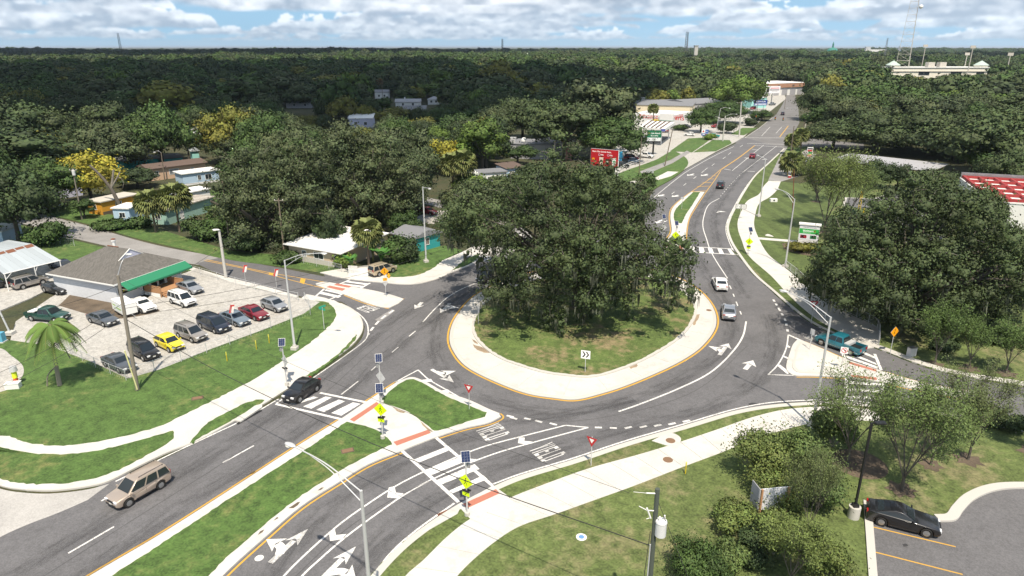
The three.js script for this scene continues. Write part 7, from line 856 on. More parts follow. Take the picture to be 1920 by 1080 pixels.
{ // red and white steel-framed building, right edge
  const A = G(1842, 434), B = G(2066, 452), t = house('framed_building', 'white building with red steel roof grid at the right edge', A, B, 26, 5.6, BM.white, { ov: 0.1, cat: 'building' }), W = A.distanceTo(B); for (let i = 0; i <= 6; i++) part(t, 'roof_beam', box(0.5, 0.5, 25.6, 0.5 + i * (W - 1) / 6, 6.1, -13), BM.redTrim); for (let i = 0; i <= 5; i++) part(t, 'roof_beam', box(W - 0.4, 0.5, 0.5, W / 2, 6.12 + 0.003, -0.6 - i * 4.95), BM.redTrim); part(t, 'parapet', [box(W, 1.2, 0.3, W / 2, 6.4, -25.9)], M.steel); S('parking_lot', slabGeo(raw(1584, 385, 1588, 372, 1640, 374, 1665, 366, 1730, 366, 1800, 480, 1640, 440, 1634, 392, 1606, 392), 0.05, 0.125), M.asphalt, 'grey service lane beside the small green utility yard', 'parking lot'); kerbLine(raw(1584, 388, 1588, 372, 1640, 374, 1665, 366, 1730, 366), 'pale kerb round the service lane by the yellow frame', 0.5);
  kerbLine(raw(1634, 392, 1630, 420, 1622, 432), 'pale kerb on the grass side of the service lane', 0.5); const d = G(1594, 408, 0.12), u = thing('transformer_cabinet', 'dark green cabinet on a pad by the yellow frame', 'cabinet', d); part(u, 'body', box(1.8, 1.5, 1.5, 0, 0.8, 0), std(0.015, 0.045, 0.035)); part(u, 'pad', box(2.6, 0.12, 2.2, 0, 0.06, 0), M.kerb); const f = G(1611, 392, 0.125), v = thing('height_gauge', 'tall slim yellow height frame at the service lane', 'height gauge', f); for (const x of [-0.25, 0.25]) part(v, 'leg', rod(V3(x, 0, 0), V3(x * 0.6, 3.8, 0), 0.06), std(0.65, 0.45, 0.01)); for (let i = 1; i < 6; i++) part(v, 'rung', rod(V3(-0.22, i * 0.65, 0), V3(0.22, i * 0.65, 0), 0.035), std(0.65, 0.45, 0.01)); for (const [x, y, n] of [[1617, 408, 'front'], [1619, 401, 'rear']]) { const p = G(x, y, 0.12), b = thing('yellow_bollard', n + ' one of two yellow bollards on the utility yard grass', 'bollard', p); part(b, 'post', cyl(0.12, 0.12, 1.3, 0, 0, 0, 10), std(0.65, 0.5, 0.02)); part(b, 'cap', new THREE.SphereGeometry(0.12, 10, 6).translate(0, 1.3, 0), std(0.65, 0.5, 0.02)); }
}
// distant buildings and masts
{
  const z = -720, W = 101, x0 = P3(1668, 140, z).x, t = house('institution_hall', 'long ivory building with green pyramid towers rising above the trees', V3(x0, 0, z), V3(x0 + W, 0, z), 40, 12.2, BM.ivory, { ov: 0.4, cat: 'building', win: [['f', 0.34, 5, 11, 3.6], ['f', 0.66, 5, 11, 3.6], ['f', 0.9, 5.2, 8, 3]] }); for (const u of [0.05, 0.93]) { part(t, 'tower', box(9, 2.4, 9, W * u, 13.4, -6), BM.ivory); const c = new THREE.ConeGeometry(7.4, 4.6, 4); c.rotateY(Math.PI / 4); c.translate(W * u, 16.9, -6); part(t, 'tower_roof', c, std(0.40, 0.49, 0.45)); } for (const u of [0.43, 0.545]) part(t, 'roof_unit', box(6.5, 5, 6, W * u, 14.9, -8), BM.pale); part(t, 'cornice', box(W + 1, 0.5, 0.6, W / 2, 8.9, 0.5), BM.pale); part(t, 'roof_edge', box(W + 1, 0.6, 1, W / 2, 12.6, 0.3), M.whitePaint);
  const far = (n, l, px, py, z2, w, h, m, o = {}) => { const p = P3(px, py, z2); house(n, l, V3(p.x, 0, z2), V3(p.x + w, 0, z2), o.D || 14, p.y > h ? p.y : h, m, { cat: 'building', roofMat: BM.pinkRoof, ...o }); };
  far('hotel', 'white stepped hotel on the horizon', 1622, 97, -2400, 70, 22, BM.white, { roofMat: BM.white, units: [[10, -5, 16, 8, 8]] }); far('hotel', 'pale low block with red roof in front of the horizon hotel', 1613, 103, -2200, 66, 8, BM.white, { roof: 'gableX', rise: 5 }); far('hall', 'pale pink hall beside the white steeple', 1660, 104, -1600, 34, 8, BM.pale, { roof: 'gableX', rise: 3 });
  const cz = -1600, c = P3(1683, 104, cz), ch = thing('church', 'white church with pointed steeple on the horizon', 'church', V3(c.x, 0, cz)); part(ch, 'nave', box(16, 14, 20, 0, 7, -10), BM.white); part(ch, 'tower', box(7, 22, 7, 0, 11, 2), BM.white); const st = new THREE.ConeGeometry(4, 12, 6); st.translate(0, 28, 2); part(ch, 'steeple', st, BM.white);
  const dz = -2300, d = P3(1560, 100, dz), dm = thing('domed_hall', 'green-domed hall standing above the far trees', 'domed building', V3(d.x, 0, dz)); part(dm, 'drum', cyl(16, 16, 16, 0, 0, 0, 20), BM.pale); part(dm, 'dome', new THREE.SphereGeometry(17, 20, 10, 0, 6.3, 0, 1.57).scale(1, 0.75, 1).translate(0, 15.5, 0), std(0.04, 0.20, 0.16)); part(dm, 'lantern', cyl(3, 2.4, 11, 0, 27, 0, 10), std(0.04, 0.20, 0.16)); part(dm, 'finial', new THREE.ConeGeometry(3, 8, 10).translate(0, 42, 0), std(0.04, 0.20, 0.16));
  const bz = -1500, bp = P3(1305, 92, bz), bl = thing('tank_tower', 'small grey block rising on the horizon', 'tower', V3(bp.x, 0, bz)); part(bl, 'shaft', box(7, 32, 7, 0, 16, 0), M.kerb); part(bl, 'top', box(8, 2, 8, 0, 33, 0), M.grey);
  // lattice masts
  const lattice = (px, z2, w0, w1, H, label, r, n, mat = M.steel) => { const p = P3(px, 100, z2), t2 = thing('lattice_mast', label, 'mast', V3(p.x, 0, z2), 0.5), cs = [0, 1, 2].map(i => i * 2.0944); const at = (i, y) => { const w = mix(w0, w1, y / H); return V3(Math.cos(cs[i % 3]) * w, y, Math.sin(cs[i % 3]) * w); }; for (let i = 0; i < 3; i++) part(t2, 'leg', rod(at(i, 0), at(i, H), r, r * 0.7, 6), mat); const br = []; for (let k = 0; k < n; k++) for (let i = 0; i < 3; i++) { const y0 = H * k / n, y1 = H * (k + 1) / n; br.push(rod(at(i, y1), at(i + 1, y1), r * 0.5, r * 0.5, 4), rod(at(i, y0), at(i + 1, y1), r * 0.35, r * 0.35, 4)); } part(t2, 'bracing', br, mat).userData.kind = 'stuff'; return t2; };
  const rt = lattice(1700, -740, 8.6, 2.2, 125, 'tall lattice radio mast behind the ivory building', 0.2, 20, BM.pale); part(rt, 'dish', new THREE.SphereGeometry(2, 12, 8).translate(5, 70, 3), M.whitePaint);
  lattice(227, -2600, 5, 3, 75, 'thin lattice mast on the left horizon', 0.8, 10, BM.darkRoof); lattice(1286, -2300, 5, 4, 74, 'lattice mast on the horizon left of the far road', 0.9, 10, BM.darkRoof); lattice(942, -3000, 4, 3, 60, 'faint mast on the middle horizon', 0.8, 6, BM.darkRoof); lattice(1660, -1100, 1.5, 1, 44, 'slim mast left of the radio mast', 0.35, 8, BM.pale);
  for (const [px, z2, H, l] of [[1731, -800, 33, 'tall floodlight pole right of the radio mast'], [1812, -760, 25, 'floodlight pole above the ivory building, left of a close pair'], [1820, -700, 32, 'floodlight pole above the ivory building, right of a close pair'], [1893, -640, 26, 'white floodlight pole near the right edge']]) { const p = P3(px, 110, z2), t2 = thing('floodlight_pole', l, 'floodlight pole', V3(p.x, 0, z2)); part(t2, 'pole', cyl(0.5, 0.35, H, 0, 0, 0, 8), BM.pale); part(t2, 'lamp_rack', box(5, 2.6, 0.6, 0, H, 0), BM.pale); }
  for (const [n, l, px, py, z2, w, h, m, r, o] of [['far_house', 'white house with pale roof between dark oak and golden tree', 357, 232, -262, 7, 3.4, 'white', 'gableZ', {}], ['far_house', 'grey-roofed building half hidden in the left woods', 537, 202, -395, 15, 3, 'grey', 'gableX', { roofMat: BM.greyRoof }], ['far_house', 'white metal building with lilac front among the woods', 653, 216, -298, 10, 4, 'lilac', 'shed', {}], ['far_house', 'grey-gabled house beside the orange palm', 702, 166, -470, 9, 4, 'white', 'gableX', { roofMat: BM.greyRoof }], ['far_house', 'white bungalow with pale blue-grey roof in the woods', 741, 187, -400, 14, 3, 'white', 'gableX', { roofMat: BM.grey, chim: [5, -4] }], ['far_house', 'low grey roof below the white bungalow', 752, 206, -350, 12, 3, 'grey', 'shed', { roofMat: BM.greyRoof }], ['far_house', 'grey-roofed cottage right of the white bungalow', 802, 188, -420, 7, 3, 'white', 'hip', { roofMat: BM.grey }], ['far_house', 'bright white gabled house in the middle woods', 976, 208, -330, 9, 3.6, 'white', 'gableZ', {}], ['far_house', 'pink-roofed house beside the bright white one', 1008, 206, -335, 9, 3.6, 'pale', 'gableX', { roofMat: BM.pinkRoof }], ['far_house', 'small turquoise house near the pink roof', 1042, 220, -305, 5.5, 3.4, 'aqua', 'gableX', { roofMat: BM.pinkRoof }], ['far_house', 'white trailer glimpsed among dark trees', 808, 253, -236, 4, 3.2, 'white', 'flat', {}]]) { const p = P3(px, py, z2); house(n, l, V3(p.x, 0, z2), V3(p.x + w, 0, z2 - 0.05 * w), 7, h, BM[m], { roof: r, rise: 1.6, win: [['f', 0.3, 1.2, 1.1, 1.2], ['f', 0.7, 1.2, 1.1, 1.2]], ...o }); }
}
// signs on structures
function board(name, label, a, b, y0, y1, mat, { posts = 2, frame = M.galv, cat = 'sign', depth = 0.4, postMat = M.steel } = {}) { const W = a.distanceTo(b), t = thing(name, label, cat, V3(a.x, 0, a.z), heading(a, b)); part(t, 'panel', box(W, y1 - y0, depth, W / 2, (y0 + y1) / 2, 0), frame); const f = new THREE.PlaneGeometry(W - 0.06, y1 - y0 - 0.06); f.translate(W / 2, (y0 + y1) / 2, depth / 2 + 0.012); part(t, 'printed_face', f, mat); for (let i = 0; i < posts; i++) part(t, 'post', cyl(posts === 1 ? 0.3 : 0.12, posts === 1 ? 0.26 : 0.12, y0 + 0.3, posts === 1 ? W / 2 : W * (i + 0.5) / posts, 0, -0.05, 10), postMat); return t; }
{
  let a = G(1107, 326), b = G(1158, 331); board('billboard', 'red billboard with three drinks facing the roundabout', a, b, heightAt(b, 314), heightAt(b, 282), canvas(640, 380, x => { x.fillStyle = '#b3141f'; x.fillRect(0, 0, 640, 380); x.fillStyle = '#fff'; x.font = 'bold 46px sans-serif'; x.fillText('Own The Drink Own.', 30, 72); x.font = 'bold 24px sans-serif'; x.strokeStyle = '#cfd6ef'; x.lineWidth = 6; for (const o of [200, 410]) { x.beginPath(); x.arc(o, 125, 22, 0, 7); x.stroke(); x.fillRect(o + 32, 112, 60, 8); x.fillRect(o + 32, 128, 70, 8); } x.strokeStyle = '#f4b81c'; x.lineWidth = 11; x.beginPath(); x.moveTo(36, 250); x.quadraticCurveTo(48, 170, 62, 240); x.quadraticCurveTo(76, 170, 90, 250); x.stroke(); const cup = (o, w, h, c, d) => { x.fillStyle = c; x.beginPath(); x.moveTo(o, 350 - h); x.lineTo(o + w, 350 - h); x.lineTo(o + w * 0.86, 350); x.lineTo(o + w * 0.14, 350); x.fill(); x.fillStyle = d; x.beginPath(); x.arc(o + w / 2, 350 - h * 0.55, w * 0.25, 0, 7); x.fill(); }; cup(200, 100, 170, '#d9c7b4', '#35281f'); cup(350, 90, 140, '#3a2a22', '#e8e4dc'); cup(420, 80, 120, '#7c1d1f', '#a62b2b'); cup(500, 96, 165, '#eef2ec', '#3c9a63'); }), { posts: 3, cat: 'billboard' });
  a = G(1144, 308); b = G(1165, 310); const t = thing('blue_sign', 'ragged bright blue sign rising behind the red billboard', 'sign', V3(a.x, 0, a.z)); const by = std(0.05, 0.35, 0.62), h = heightAt(a, 290); for (const [x, y, w, hh, r] of [[0.6, 0.9, 1.6, 1.0, 0.3], [1.7, 0.6, 1.8, 1.6, -0.2], [2.9, 0.0, 1.2, 1.8, 0.1], [2.9, -1.6, 0.9, 1.0, 0]]) part(t, 'panel', box(w, hh, 0.15).rotateZ(r).translate(x, h + y, 0), by); part(t, 'post', cyl(0.12, 0.12, h, 2, 0, -0.1, 8), M.steel);
  a = G(1211, 290); b = G(1237, 290.5); board('pawn_sign', 'green and white pole sign on the forecourt beside the white pickup', a, b, heightAt(a, 264), heightAt(a, 244), canvas(512, 400, x => { x.fillStyle = '#0f6b4a'; x.fillRect(0, 0, 512, 270); x.fillStyle = '#dfe3e6'; x.fillRect(0, 270, 512, 130); x.fillStyle = '#e8d23a'; x.font = 'bold 84px sans-serif'; x.fillText('V', 40, 130); x.fillStyle = '#fff'; x.font = 'bold 76px sans-serif'; x.fillText('alue Pawn', 100, 130); x.font = 'bold 60px sans-serif'; x.fillText('& Jewelry', 130, 215); x.fillStyle = '#444'; for (let i = 0; i < 3; i++) x.fillRect(190 - i * 10, 296 + i * 30, 130 + i * 20, 12); }), { posts: 1, depth: 1.0, frame: BM.darkRoof, postMat: M.black });
  a = G(1314, 262); b = G(1327, 262.3); board('petrol_sign', 'small white and blue petrol sign at the grass corner', a, b, heightAt(a, 254), heightAt(a, 242.5), canvas(256, 220, x => { x.fillStyle = '#e9ecee'; x.fillRect(0, 0, 256, 220); x.fillStyle = '#c4182d'; x.beginPath(); x.moveTo(66, 20); x.lineTo(112, 100); x.lineTo(20, 100); x.fill(); x.fillStyle = '#2a57a4'; x.fillRect(138, 0, 118, 130); x.fillRect(0, 140, 256, 80); x.fillStyle = '#fff'; x.font = 'bold 56px sans-serif'; x.fillText('23', 160, 85); x.fillRect(40, 168, 90, 22); x.fillStyle = '#d8344a'; x.fillRect(145, 168, 70, 22); }), {}); 
  a = G(1412, 206); b = G(1437, 205.5); board('tyre_sign', 'wide blue sign with white lettering before the aqua shop', a, b, heightAt(a, 198), heightAt(a, 187.5), canvas(400, 170, x => { x.fillStyle = '#1d3f87'; x.fillRect(0, 0, 400, 170); x.fillStyle = '#e6ecf6'; x.font = 'bold 58px sans-serif'; x.fillText('MICHELIN', 60, 70); x.fillRect(20, 100, 360, 6); x.font = 'bold 40px sans-serif'; for (let i = 0; i < 9; i++) x.fillRect(26 + i * 40, 118, 28, 34); }), {});
  a = G(1432, 197); b = G(1459, 196.5); board('billboard', 'white billboard on a single thick steel post far down the road', a, b, heightAt(a, 175), heightAt(a, 161.5), canvas(512, 250, x => { x.fillStyle = '#e8e6ea'; x.fillRect(0, 0, 512, 250); x.fillStyle = '#2a2333'; x.fillRect(30, 24, 90, 200); x.fillStyle = '#c8525c'; x.fillRect(170, 60, 300, 26); x.fillStyle = '#555'; x.fillRect(160, 120, 320, 30); x.fillStyle = '#999'; x.fillRect(220, 172, 200, 14); }), { posts: 1, cat: 'billboard' });
  a = G(1511, 298, 0.1); b = G(1522, 298.5, 0.1); board('price_sign', 'red and green petrol price sign beyond the palms', a, b, heightAt(a, 294), heightAt(a, 276), canvas(160, 260, x => { x.fillStyle = '#d9d5d8'; x.fillRect(0, 0, 160, 260); x.fillStyle = '#3c3f46'; x.fillRect(14, 14, 132, 34); x.fillStyle = '#b7182b'; x.fillRect(14, 60, 132, 50); x.fillStyle = '#1f8a3a'; x.fillRect(36, 118, 110, 52); x.fillStyle = '#c8b23c'; x.fillRect(14, 178, 132, 26); x.fillStyle = '#c4574f'; x.fillRect(14, 214, 132, 30); }), { depth: 0.6, frame: M.whitePaint });
  a = G(1494, 458, 0.12); b = G(1533, 462, 0.12); const W = a.distanceTo(b), hh = heightAt(a, 420), m = thing('plaza_sign', 'white monument sign with green band and price displays on the lawn', 'monument sign', a, heading(a, b)); part(m, 'body', box(W * 0.96, hh - 0.2, 0.9, W / 2, (hh - 0.2) / 2, -0.5), M.whitePaint); part(m, 'cap', box(W * 1.06, 0.22, 1.15, W / 2, hh - 0.1, -0.5), M.whitePaint); for (let i = 1; i < 4; i++) part(m, 'base_groove', box(W * 0.962, 0.025, 0.01, W / 2, i * 0.3, -0.044), M.grey);
  const f = new THREE.PlaneGeometry(W * 0.94, hh * 0.66); f.translate(W / 2, hh * 0.60, -0.038); part(m, 'printed_face', f, canvas(640, 420, x => { x.fillStyle = '#dcdee2'; x.fillRect(0, 0, 640, 420); x.fillStyle = '#3d3f45'; x.font = 'bold 42px serif'; x.fillText('NORTHGATE PLAZA', 110, 74); x.fillStyle = '#2fa84a'; x.fillRect(0, 98, 640, 150); x.fillStyle = '#fff'; x.font = 'bold 84px sans-serif'; x.fillText('Walmart', 110, 190); x.font = '26px sans-serif'; x.fillText('Neighborhood Market', 120, 228); x.strokeStyle = '#e8b923'; x.lineWidth = 9; for (let i = 0; i < 6; i++) { const q = i * 1.047; x.beginPath(); x.moveTo(500 + Math.cos(q) * 14, 165 + Math.sin(q) * 14); x.lineTo(500 + Math.cos(q) * 38, 165 + Math.sin(q) * 38); x.stroke(); } x.fillStyle = '#231015'; x.fillRect(50, 290, 200, 100); x.fillStyle = '#0d2013'; x.fillRect(370, 290, 200, 100); x.font = 'bold 92px monospace'; x.fillStyle = '#e8324f'; x.fillText('1.93', 48, 374); x.fillStyle = '#2fbf62'; x.fillText('2.15', 368, 374); }));
  S('mulch_bed', slabGeo(cv(1466, 458, 1490, 455, 1540, 464, 1570, 476, 1540, 482, 1500, 478, 1470, 468), 0.05, 0.15), M.dirt, 'brown mulch bed below the plaza sign', 'mulch bed');
}
// ---------------------------------------------------------------- palms, saplings, shrubs, bare trunks
function fan(rand, p, dir, L, pos, nor, col, idx, droop) { const side = V3(0, 1, 0).cross(dir).normalize().applyAxisAngle(dir, (rand() - 0.5) * 2.2), upv = dir.clone().cross(side).normalize(), q = 0.75 + rand() * 0.5; for (let i = -4; i <= 4; i++) { const a = i * 0.27, d = dir.clone().multiplyScalar(Math.cos(a)).addScaledVector(side, Math.sin(a)), m = p.clone().addScaledVector(d, L * 0.6), e = p.clone().addScaledVector(d, L * (1 - Math.abs(i) * 0.05)); e.y -= L * droop * (0.5 + rand() * 0.5); const w = d.clone().cross(upv).multiplyScalar(0.085 * L), o = pos.length / 3; pos.push(p.x, p.y, p.z, m.x + w.x, m.y + w.y, m.z + w.z, e.x, e.y, e.z, m.x - w.x, m.y - w.y, m.z - w.z); for (let k = 0; k < 4; k++) { nor.push(upv.x, upv.y, upv.z); col.push(q * (k === 2 ? 1.25 : 1), q, q * 0.9); } idx.push(o, o + 1, o + 2, o, o + 2, o + 3); } }
function palmCrown(seed, R, n) { const rand = rng(seed), pos = [], nor = [], col = [], idx = []; for (let i = 0; i < n; i++) { const th = i * 2.39996, u = -0.75 + 1.65 * (i + 0.5) / n, s = Math.sqrt(Math.max(0.05, 1 - u * u)), d = V3(s * Math.cos(th), u, s * Math.sin(th)); fan(rand, d.clone().multiplyScalar(R * 0.42), d, R * 0.62, pos, nor, col, idx, 0.42); } const g = new THREE.BufferGeometry(); g.setAttribute('position', new THREE.Float32BufferAttribute(pos, 3)); g.setAttribute('normal', new THREE.Float32BufferAttribute(nor, 3)); g.setAttribute('color', new THREE.Float32BufferAttribute(col, 3)); g.setIndex(idx); return g; }
const PALM = palmCrown(31, 1, 58), SKIRT = leafMat(0.24, 0.17, 0.085);
function palm(px, by, cy, wpx, label, mat = LEAF.palm) { const b = G(px[0], by), top = P3(px[1], cy, b.z), R = wpx / 2 / FOCAL * toPix(V3(b.x, top.y, b.z))[2], t = thing('cabbage_palm', label, 'palm tree', b); const dx = top.x - b.x, h = top.y; part(t, 'trunk', taper([V3(0, -0.2, 0), V3(dx * 0.3, h * 0.5, 0), V3(dx, h, 0)], 0.24, 0.17, 8), BARK_PALM); const c = part(t, 'crown', PALM, mat); c.position.set(dx, h, 0); c.scale.setScalar(R); const k = part(t, 'boots', [cyl(0.24, 0.3, 1.0, dx, h - 1.2, 0, 9)], SKIRT.clone()); k.material = BARK_PALM; return t; }
palm([293, 281], 436, 378, 64, 'cabbage palm left of a close pair before the mint trailer'); palm([337, 327], 435, 366, 66, 'cabbage palm right of a close pair before the mint trailer'); palm([692, 688], 498, 432, 66, 'cabbage palm rising over the banana plants by the cottage');
palm([850, 848], 372, 306, 56, 'tall cabbage palm left of a clump beyond the roundabout'); palm([866, 868], 374, 302, 58, 'tall cabbage palm right of a clump beyond the roundabout'); palm([1225, 1225], 246, 203, 24, 'lone palm in front of the white store'); palm([1486, 1487], 290, 262, 34, 'palm left of the pair by the price sign'); palm([1501, 1503], 284, 252, 34, 'palm right of the pair by the price sign'); palm([1486, 1486], 330, 302, 52, 'stubby palm beside the two yellow posts'); palm([1600, 1609], 238, 192, 26, 'tall thin palm above the trees on the right'); palm([712, 711], 178, 153, 16, 'orange-tinged palm by the far grey-gabled house', SKIRT); palm([830, 829], 200, 184, 22, 'pale palm right of the far cottages'); palm([1582, 1582], 250, 222, 26, 'palm deep in the right woods beside the tall thin one'); palm([1110, 1108], 300, 258, 44, 'dark palm half hidden left of the forecourt'); palm([1552, 1553], 226, 200, 24, 'palm at the edge of the woods right of the signals');
{ // feather palm, near left: every frond its own piece
  const b = G(112, 722, 0.15), top = P3(97, 622, b.z), h = top.y, dx = top.x - b.x, t = thing('feather_palm', 'drooping feather palm on the left lawn before the car lot', 'palm tree', b), rand = rng(44); part(t, 'trunk', taper([V3(0, -0.2, 0), V3(dx * 0.2, h * 0.55, 0), V3(dx, h, 0)], 0.24, 0.13, 10), BARK_PALE); part(t, 'crown_shaft', cyl(0.17, 0.1, 0.9, dx, h - 0.3, 0, 10), BARK_PALM);
  for (let i = 0; i < 28; i++) { const th = i * 2.39996, lift2 = 1.05 - i * 0.05, L = 2.5 + rand() * 0.7, pos = [], nor = [], col = [], idx = [], q = 0.8 + rand() * 0.4, P = s => V3(Math.cos(th) * L * s * (1 - 0.12 * s), L * (lift2 * s * 0.75 - 1.0 * s * s), Math.sin(th) * L * s * (1 - 0.12 * s)); for (let k = 2; k < 22; k++) { const s = k / 22, c = P(s), c2 = P(s + 0.03), d = c2.clone().sub(c).normalize(), sd = V3(-Math.sin(th), 0, Math.cos(th)), len = (0.75 * Math.sin(s * 2.9) + 0.15); for (const g of [-1, 1]) { const e = c.clone().addScaledVector(sd, g * len * 0.72).addScaledVector(d, len * 0.45); e.y -= len * 0.5; const w = d.clone().multiplyScalar(0.105), o = pos.length / 3; pos.push(c.x - w.x, c.y - w.y, c.z - w.z, c.x + w.x, c.y + w.y, c.z + w.z, e.x, e.y, e.z); for (let j = 0; j < 3; j++) { nor.push(sd.x * g * 0.4, 0.9, sd.z * g * 0.4); col.push(q, q, q * 0.85); } if (g > 0) idx.push(o, o + 2, o + 1); else idx.push(o, o + 1, o + 2); } } const g = new THREE.BufferGeometry(); g.setAttribute('position', new THREE.Float32BufferAttribute(pos, 3)); g.setAttribute('normal', new THREE.Float32BufferAttribute(nor, 3)); g.setAttribute('color', new THREE.Float32BufferAttribute(col, 3)); g.setIndex(idx); const f = part(t, 'frond', g, LEAF.palmNear || (LEAF.palmNear = leafMat(0.10, 0.175, 0.038))); f.position.set(dx, h + 0.5, 0); part(f, 'midrib', tube([P(0.02), P(0.35), P(0.7), P(1)], 0.018, 4), LEAF.rib || (LEAF.rib = std(0.2, 0.2, 0.06))); }
  part(t, 'dead_frond', tube([V3(dx, h - 0.3, 0), V3(dx + 0.9, h - 1.3, 0.3), V3(dx + 1.5, h - 2.9, 0.4)], 0.06, 5), M.wood2); part(t, 'dead_frond', tube([V3(dx * 0.3, 2.2, 0), V3(-0.7, 1.3, 0.3), V3(-1.0, 0.1, 0.4)], 0.07, 5), M.wood2);
}
// open young trees: several rising limbs with small leaves along them
function sapling(seed, H, R, forks, leaves, size, low = 0.2) {
  const rand = rng(seed), wood = [], tips = [], grow = (a, d, L, r, k) => { const b = a.clone().addScaledVector(d, L); wood.push(taper([a, b], r, r * 0.6, 5)); tips.push([a, b, k]); if (k > 0) for (let i = 0; i < (k > 2 ? forks : 3); i++) { const e = d.clone().add(V3((rand() - 0.5) * 1.25, rand() * 0.35 - 0.02, (rand() - 0.5) * 1.25)).normalize(); grow(a.clone().lerp(b, 0.55 + rand() * 0.45), e, L * (0.55 + rand() * 0.25), r * 0.55, k - 1); } };
  wood.push(taper([V3(0, -0.1, 0), V3(0, H * low, 0)], 0.11, 0.085, 6)); for (let i = 0; i < forks; i++) { const th = i / forks * 6.28 + rand(), d = V3(Math.cos(th) * R / H * 1.1, 1, Math.sin(th) * R / H * 1.1).normalize(); grow(V3(0, H * low * (0.7 + rand() * 0.3), 0), d, H * 0.42, 0.045, 3); }
  const pos = [], nor = [], col = [], idx = [], fine = tips.filter(q => q[2] <= 1), n = V3(), a = V3(), f = V3(), b = V3(); for (let i = 0; i < leaves; i++) { const [p, q] = fine[Math.floor(rand() * fine.length)], c = p.clone().lerp(q, rand() * 1.12).add(V3(rand() - 0.5, rand() - 0.5, rand() - 0.5).multiplyScalar(0.85)); f.set(rand() - 0.5, rand() * 0.8, rand() - 0.5).normalize(); a.set(rand() - 0.5, rand() - 0.5, rand() - 0.5).cross(f).normalize(); b.crossVectors(f, a); const L = size * (0.6 + rand() * 0.8), W = L * 0.5, k = 0.65 + rand() * 0.7, o = pos.length / 3; for (const [u, v] of [[-1, 0], [0, 1], [1, 0], [0, -1]]) { pos.push(c.x + a.x * L / 2 * u + b.x * W / 2 * v, c.y + a.y * L / 2 * u + b.y * W / 2 * v, c.z + a.z * L / 2 * u + b.z * W / 2 * v); nor.push(f.x, f.y, f.z); col.push(k, k, k * 0.9); } idx.push(o, o + 2, o + 1, o, o + 3, o + 2); }
  const g = new THREE.BufferGeometry(); g.setAttribute('position', new THREE.Float32BufferAttribute(pos, 3)); g.setAttribute('normal', new THREE.Float32BufferAttribute(nor, 3)); g.setAttribute('color', new THREE.Float32BufferAttribute(col, 3)); g.setIndex(idx); return { H, wood: merge(wood), leaf: g };
}
const SAP = [sapling(61, 6, 2.3, 5, 11500, 0.13, 0.14), sapling(62, 6, 2.6, 5, 9500, 0.12, 0.2), sapling(63, 5, 1.9, 5, 9500, 0.16, 0.24)];
const MULCH = i => { const pts = []; for (let k = 0; k < 14; k++) { const a = k / 14 * 6.283, r = 1 + 0.16 * Math.sin(k * 2.7 + i); pts.push(V3(Math.cos(a) * r, 0, Math.sin(a) * r)); } const g = new THREE.ConeGeometry(1, 0.16, 14); const p = g.attributes.position; return g; };
function young(px, by, ty, wpx, k, mat, label, y = 0.12, ring = 1.2) { const b = G(px, by, y), h = heightAt(b, ty) - y, s = SAP[k], t = thing('young_tree', label, 'young tree', b, px), w = wpx / FOCAL * toPix(V3(b.x, 3, b.z))[2]; const sc = h / s.H, wk = w / 5.2; const tr = part(t, 'trunk', s.wood, BARK_MID); tr.scale.set(wk, sc, wk); const c = part(t, 'crown', s.leaf, mat); c.scale.set(wk, sc, wk); if (ring) { const m = new THREE.CircleGeometry(ring, 16), p = m.attributes.position; for (let i = 1; i < p.count; i++) { const q = 0.85 + 0.25 * Math.sin(i * 2.3 + px); p.setXY(i, p.getX(i) * q, p.getY(i) * q); } p.setXY(p.count - 1, p.getX(1), p.getY(1)); m.rotateX(-Math.PI / 2); m.translate(0, 0.02, 0); part(t, 'mulch_ring', m, M.dirt); } return t; }
const BARK_MID = std(0.115, 0.10, 0.083, 0.95), E1 = LEAF.elm, E2 = leafMat(0.115, 0.155, 0.04), E3 = leafMat(0.075, 0.125, 0.03), E4 = leafMat(0.105, 0.135, 0.05);
young(1690, 918, 722, 170, 0, E1, 'young tree with round mulch ring just above the black sports coupe'); young(1588, 868, 716, 150, 1, E1, 'wispy young tree covering the near end of the east crossing'); young(1815, 862, 704, 128, 1, E4, 'thin-leaved young tree with wide mulch ring, right of the coupe'); young(1512, 1010, 850, 92, 0, E4, 'feathery young tree between white sign board and black lamp'); young(1480, 1104, 992, 140, 2, E2, 'bright green bushy young tree at the bottom edge'); young(1936, 850, 730, 90, 2, E3, 'green young tree cut by the right edge'); young(1745, 872, 740, 120, 1, E1, 'pale young tree half behind the mulch-ringed one', 0.12, 1.0);
young(1752, 684, 588, 96, 2, E3, 'young oak in the shaded east verge nearest the sign', 0.13); young(1816, 690, 612, 84, 2, E3, 'young oak in the shaded east verge, middle of the row', 0.13); young(1886, 700, 620, 90, 2, E3, 'young oak in the shaded east verge by the right edge', 0.13);
young(1545, 436, 284, 118, 0, E2, 'tall hazy young tree on the mown lawn right of the far path', 0.12, 1.6); young(1584, 424, 304, 96, 1, E1, 'hazy young tree just right of the tallest on the mown lawn', 0.12, 1.2); young(1530, 378, 298, 84, 1, E2, 'hazy young tree behind the tallest on the mown lawn', 0.12, 1.2); young(1560, 505, 420, 40, 2, LEAF.dark, 'slim dark young tree between plaza sign and oak', 0.12, 0.6);
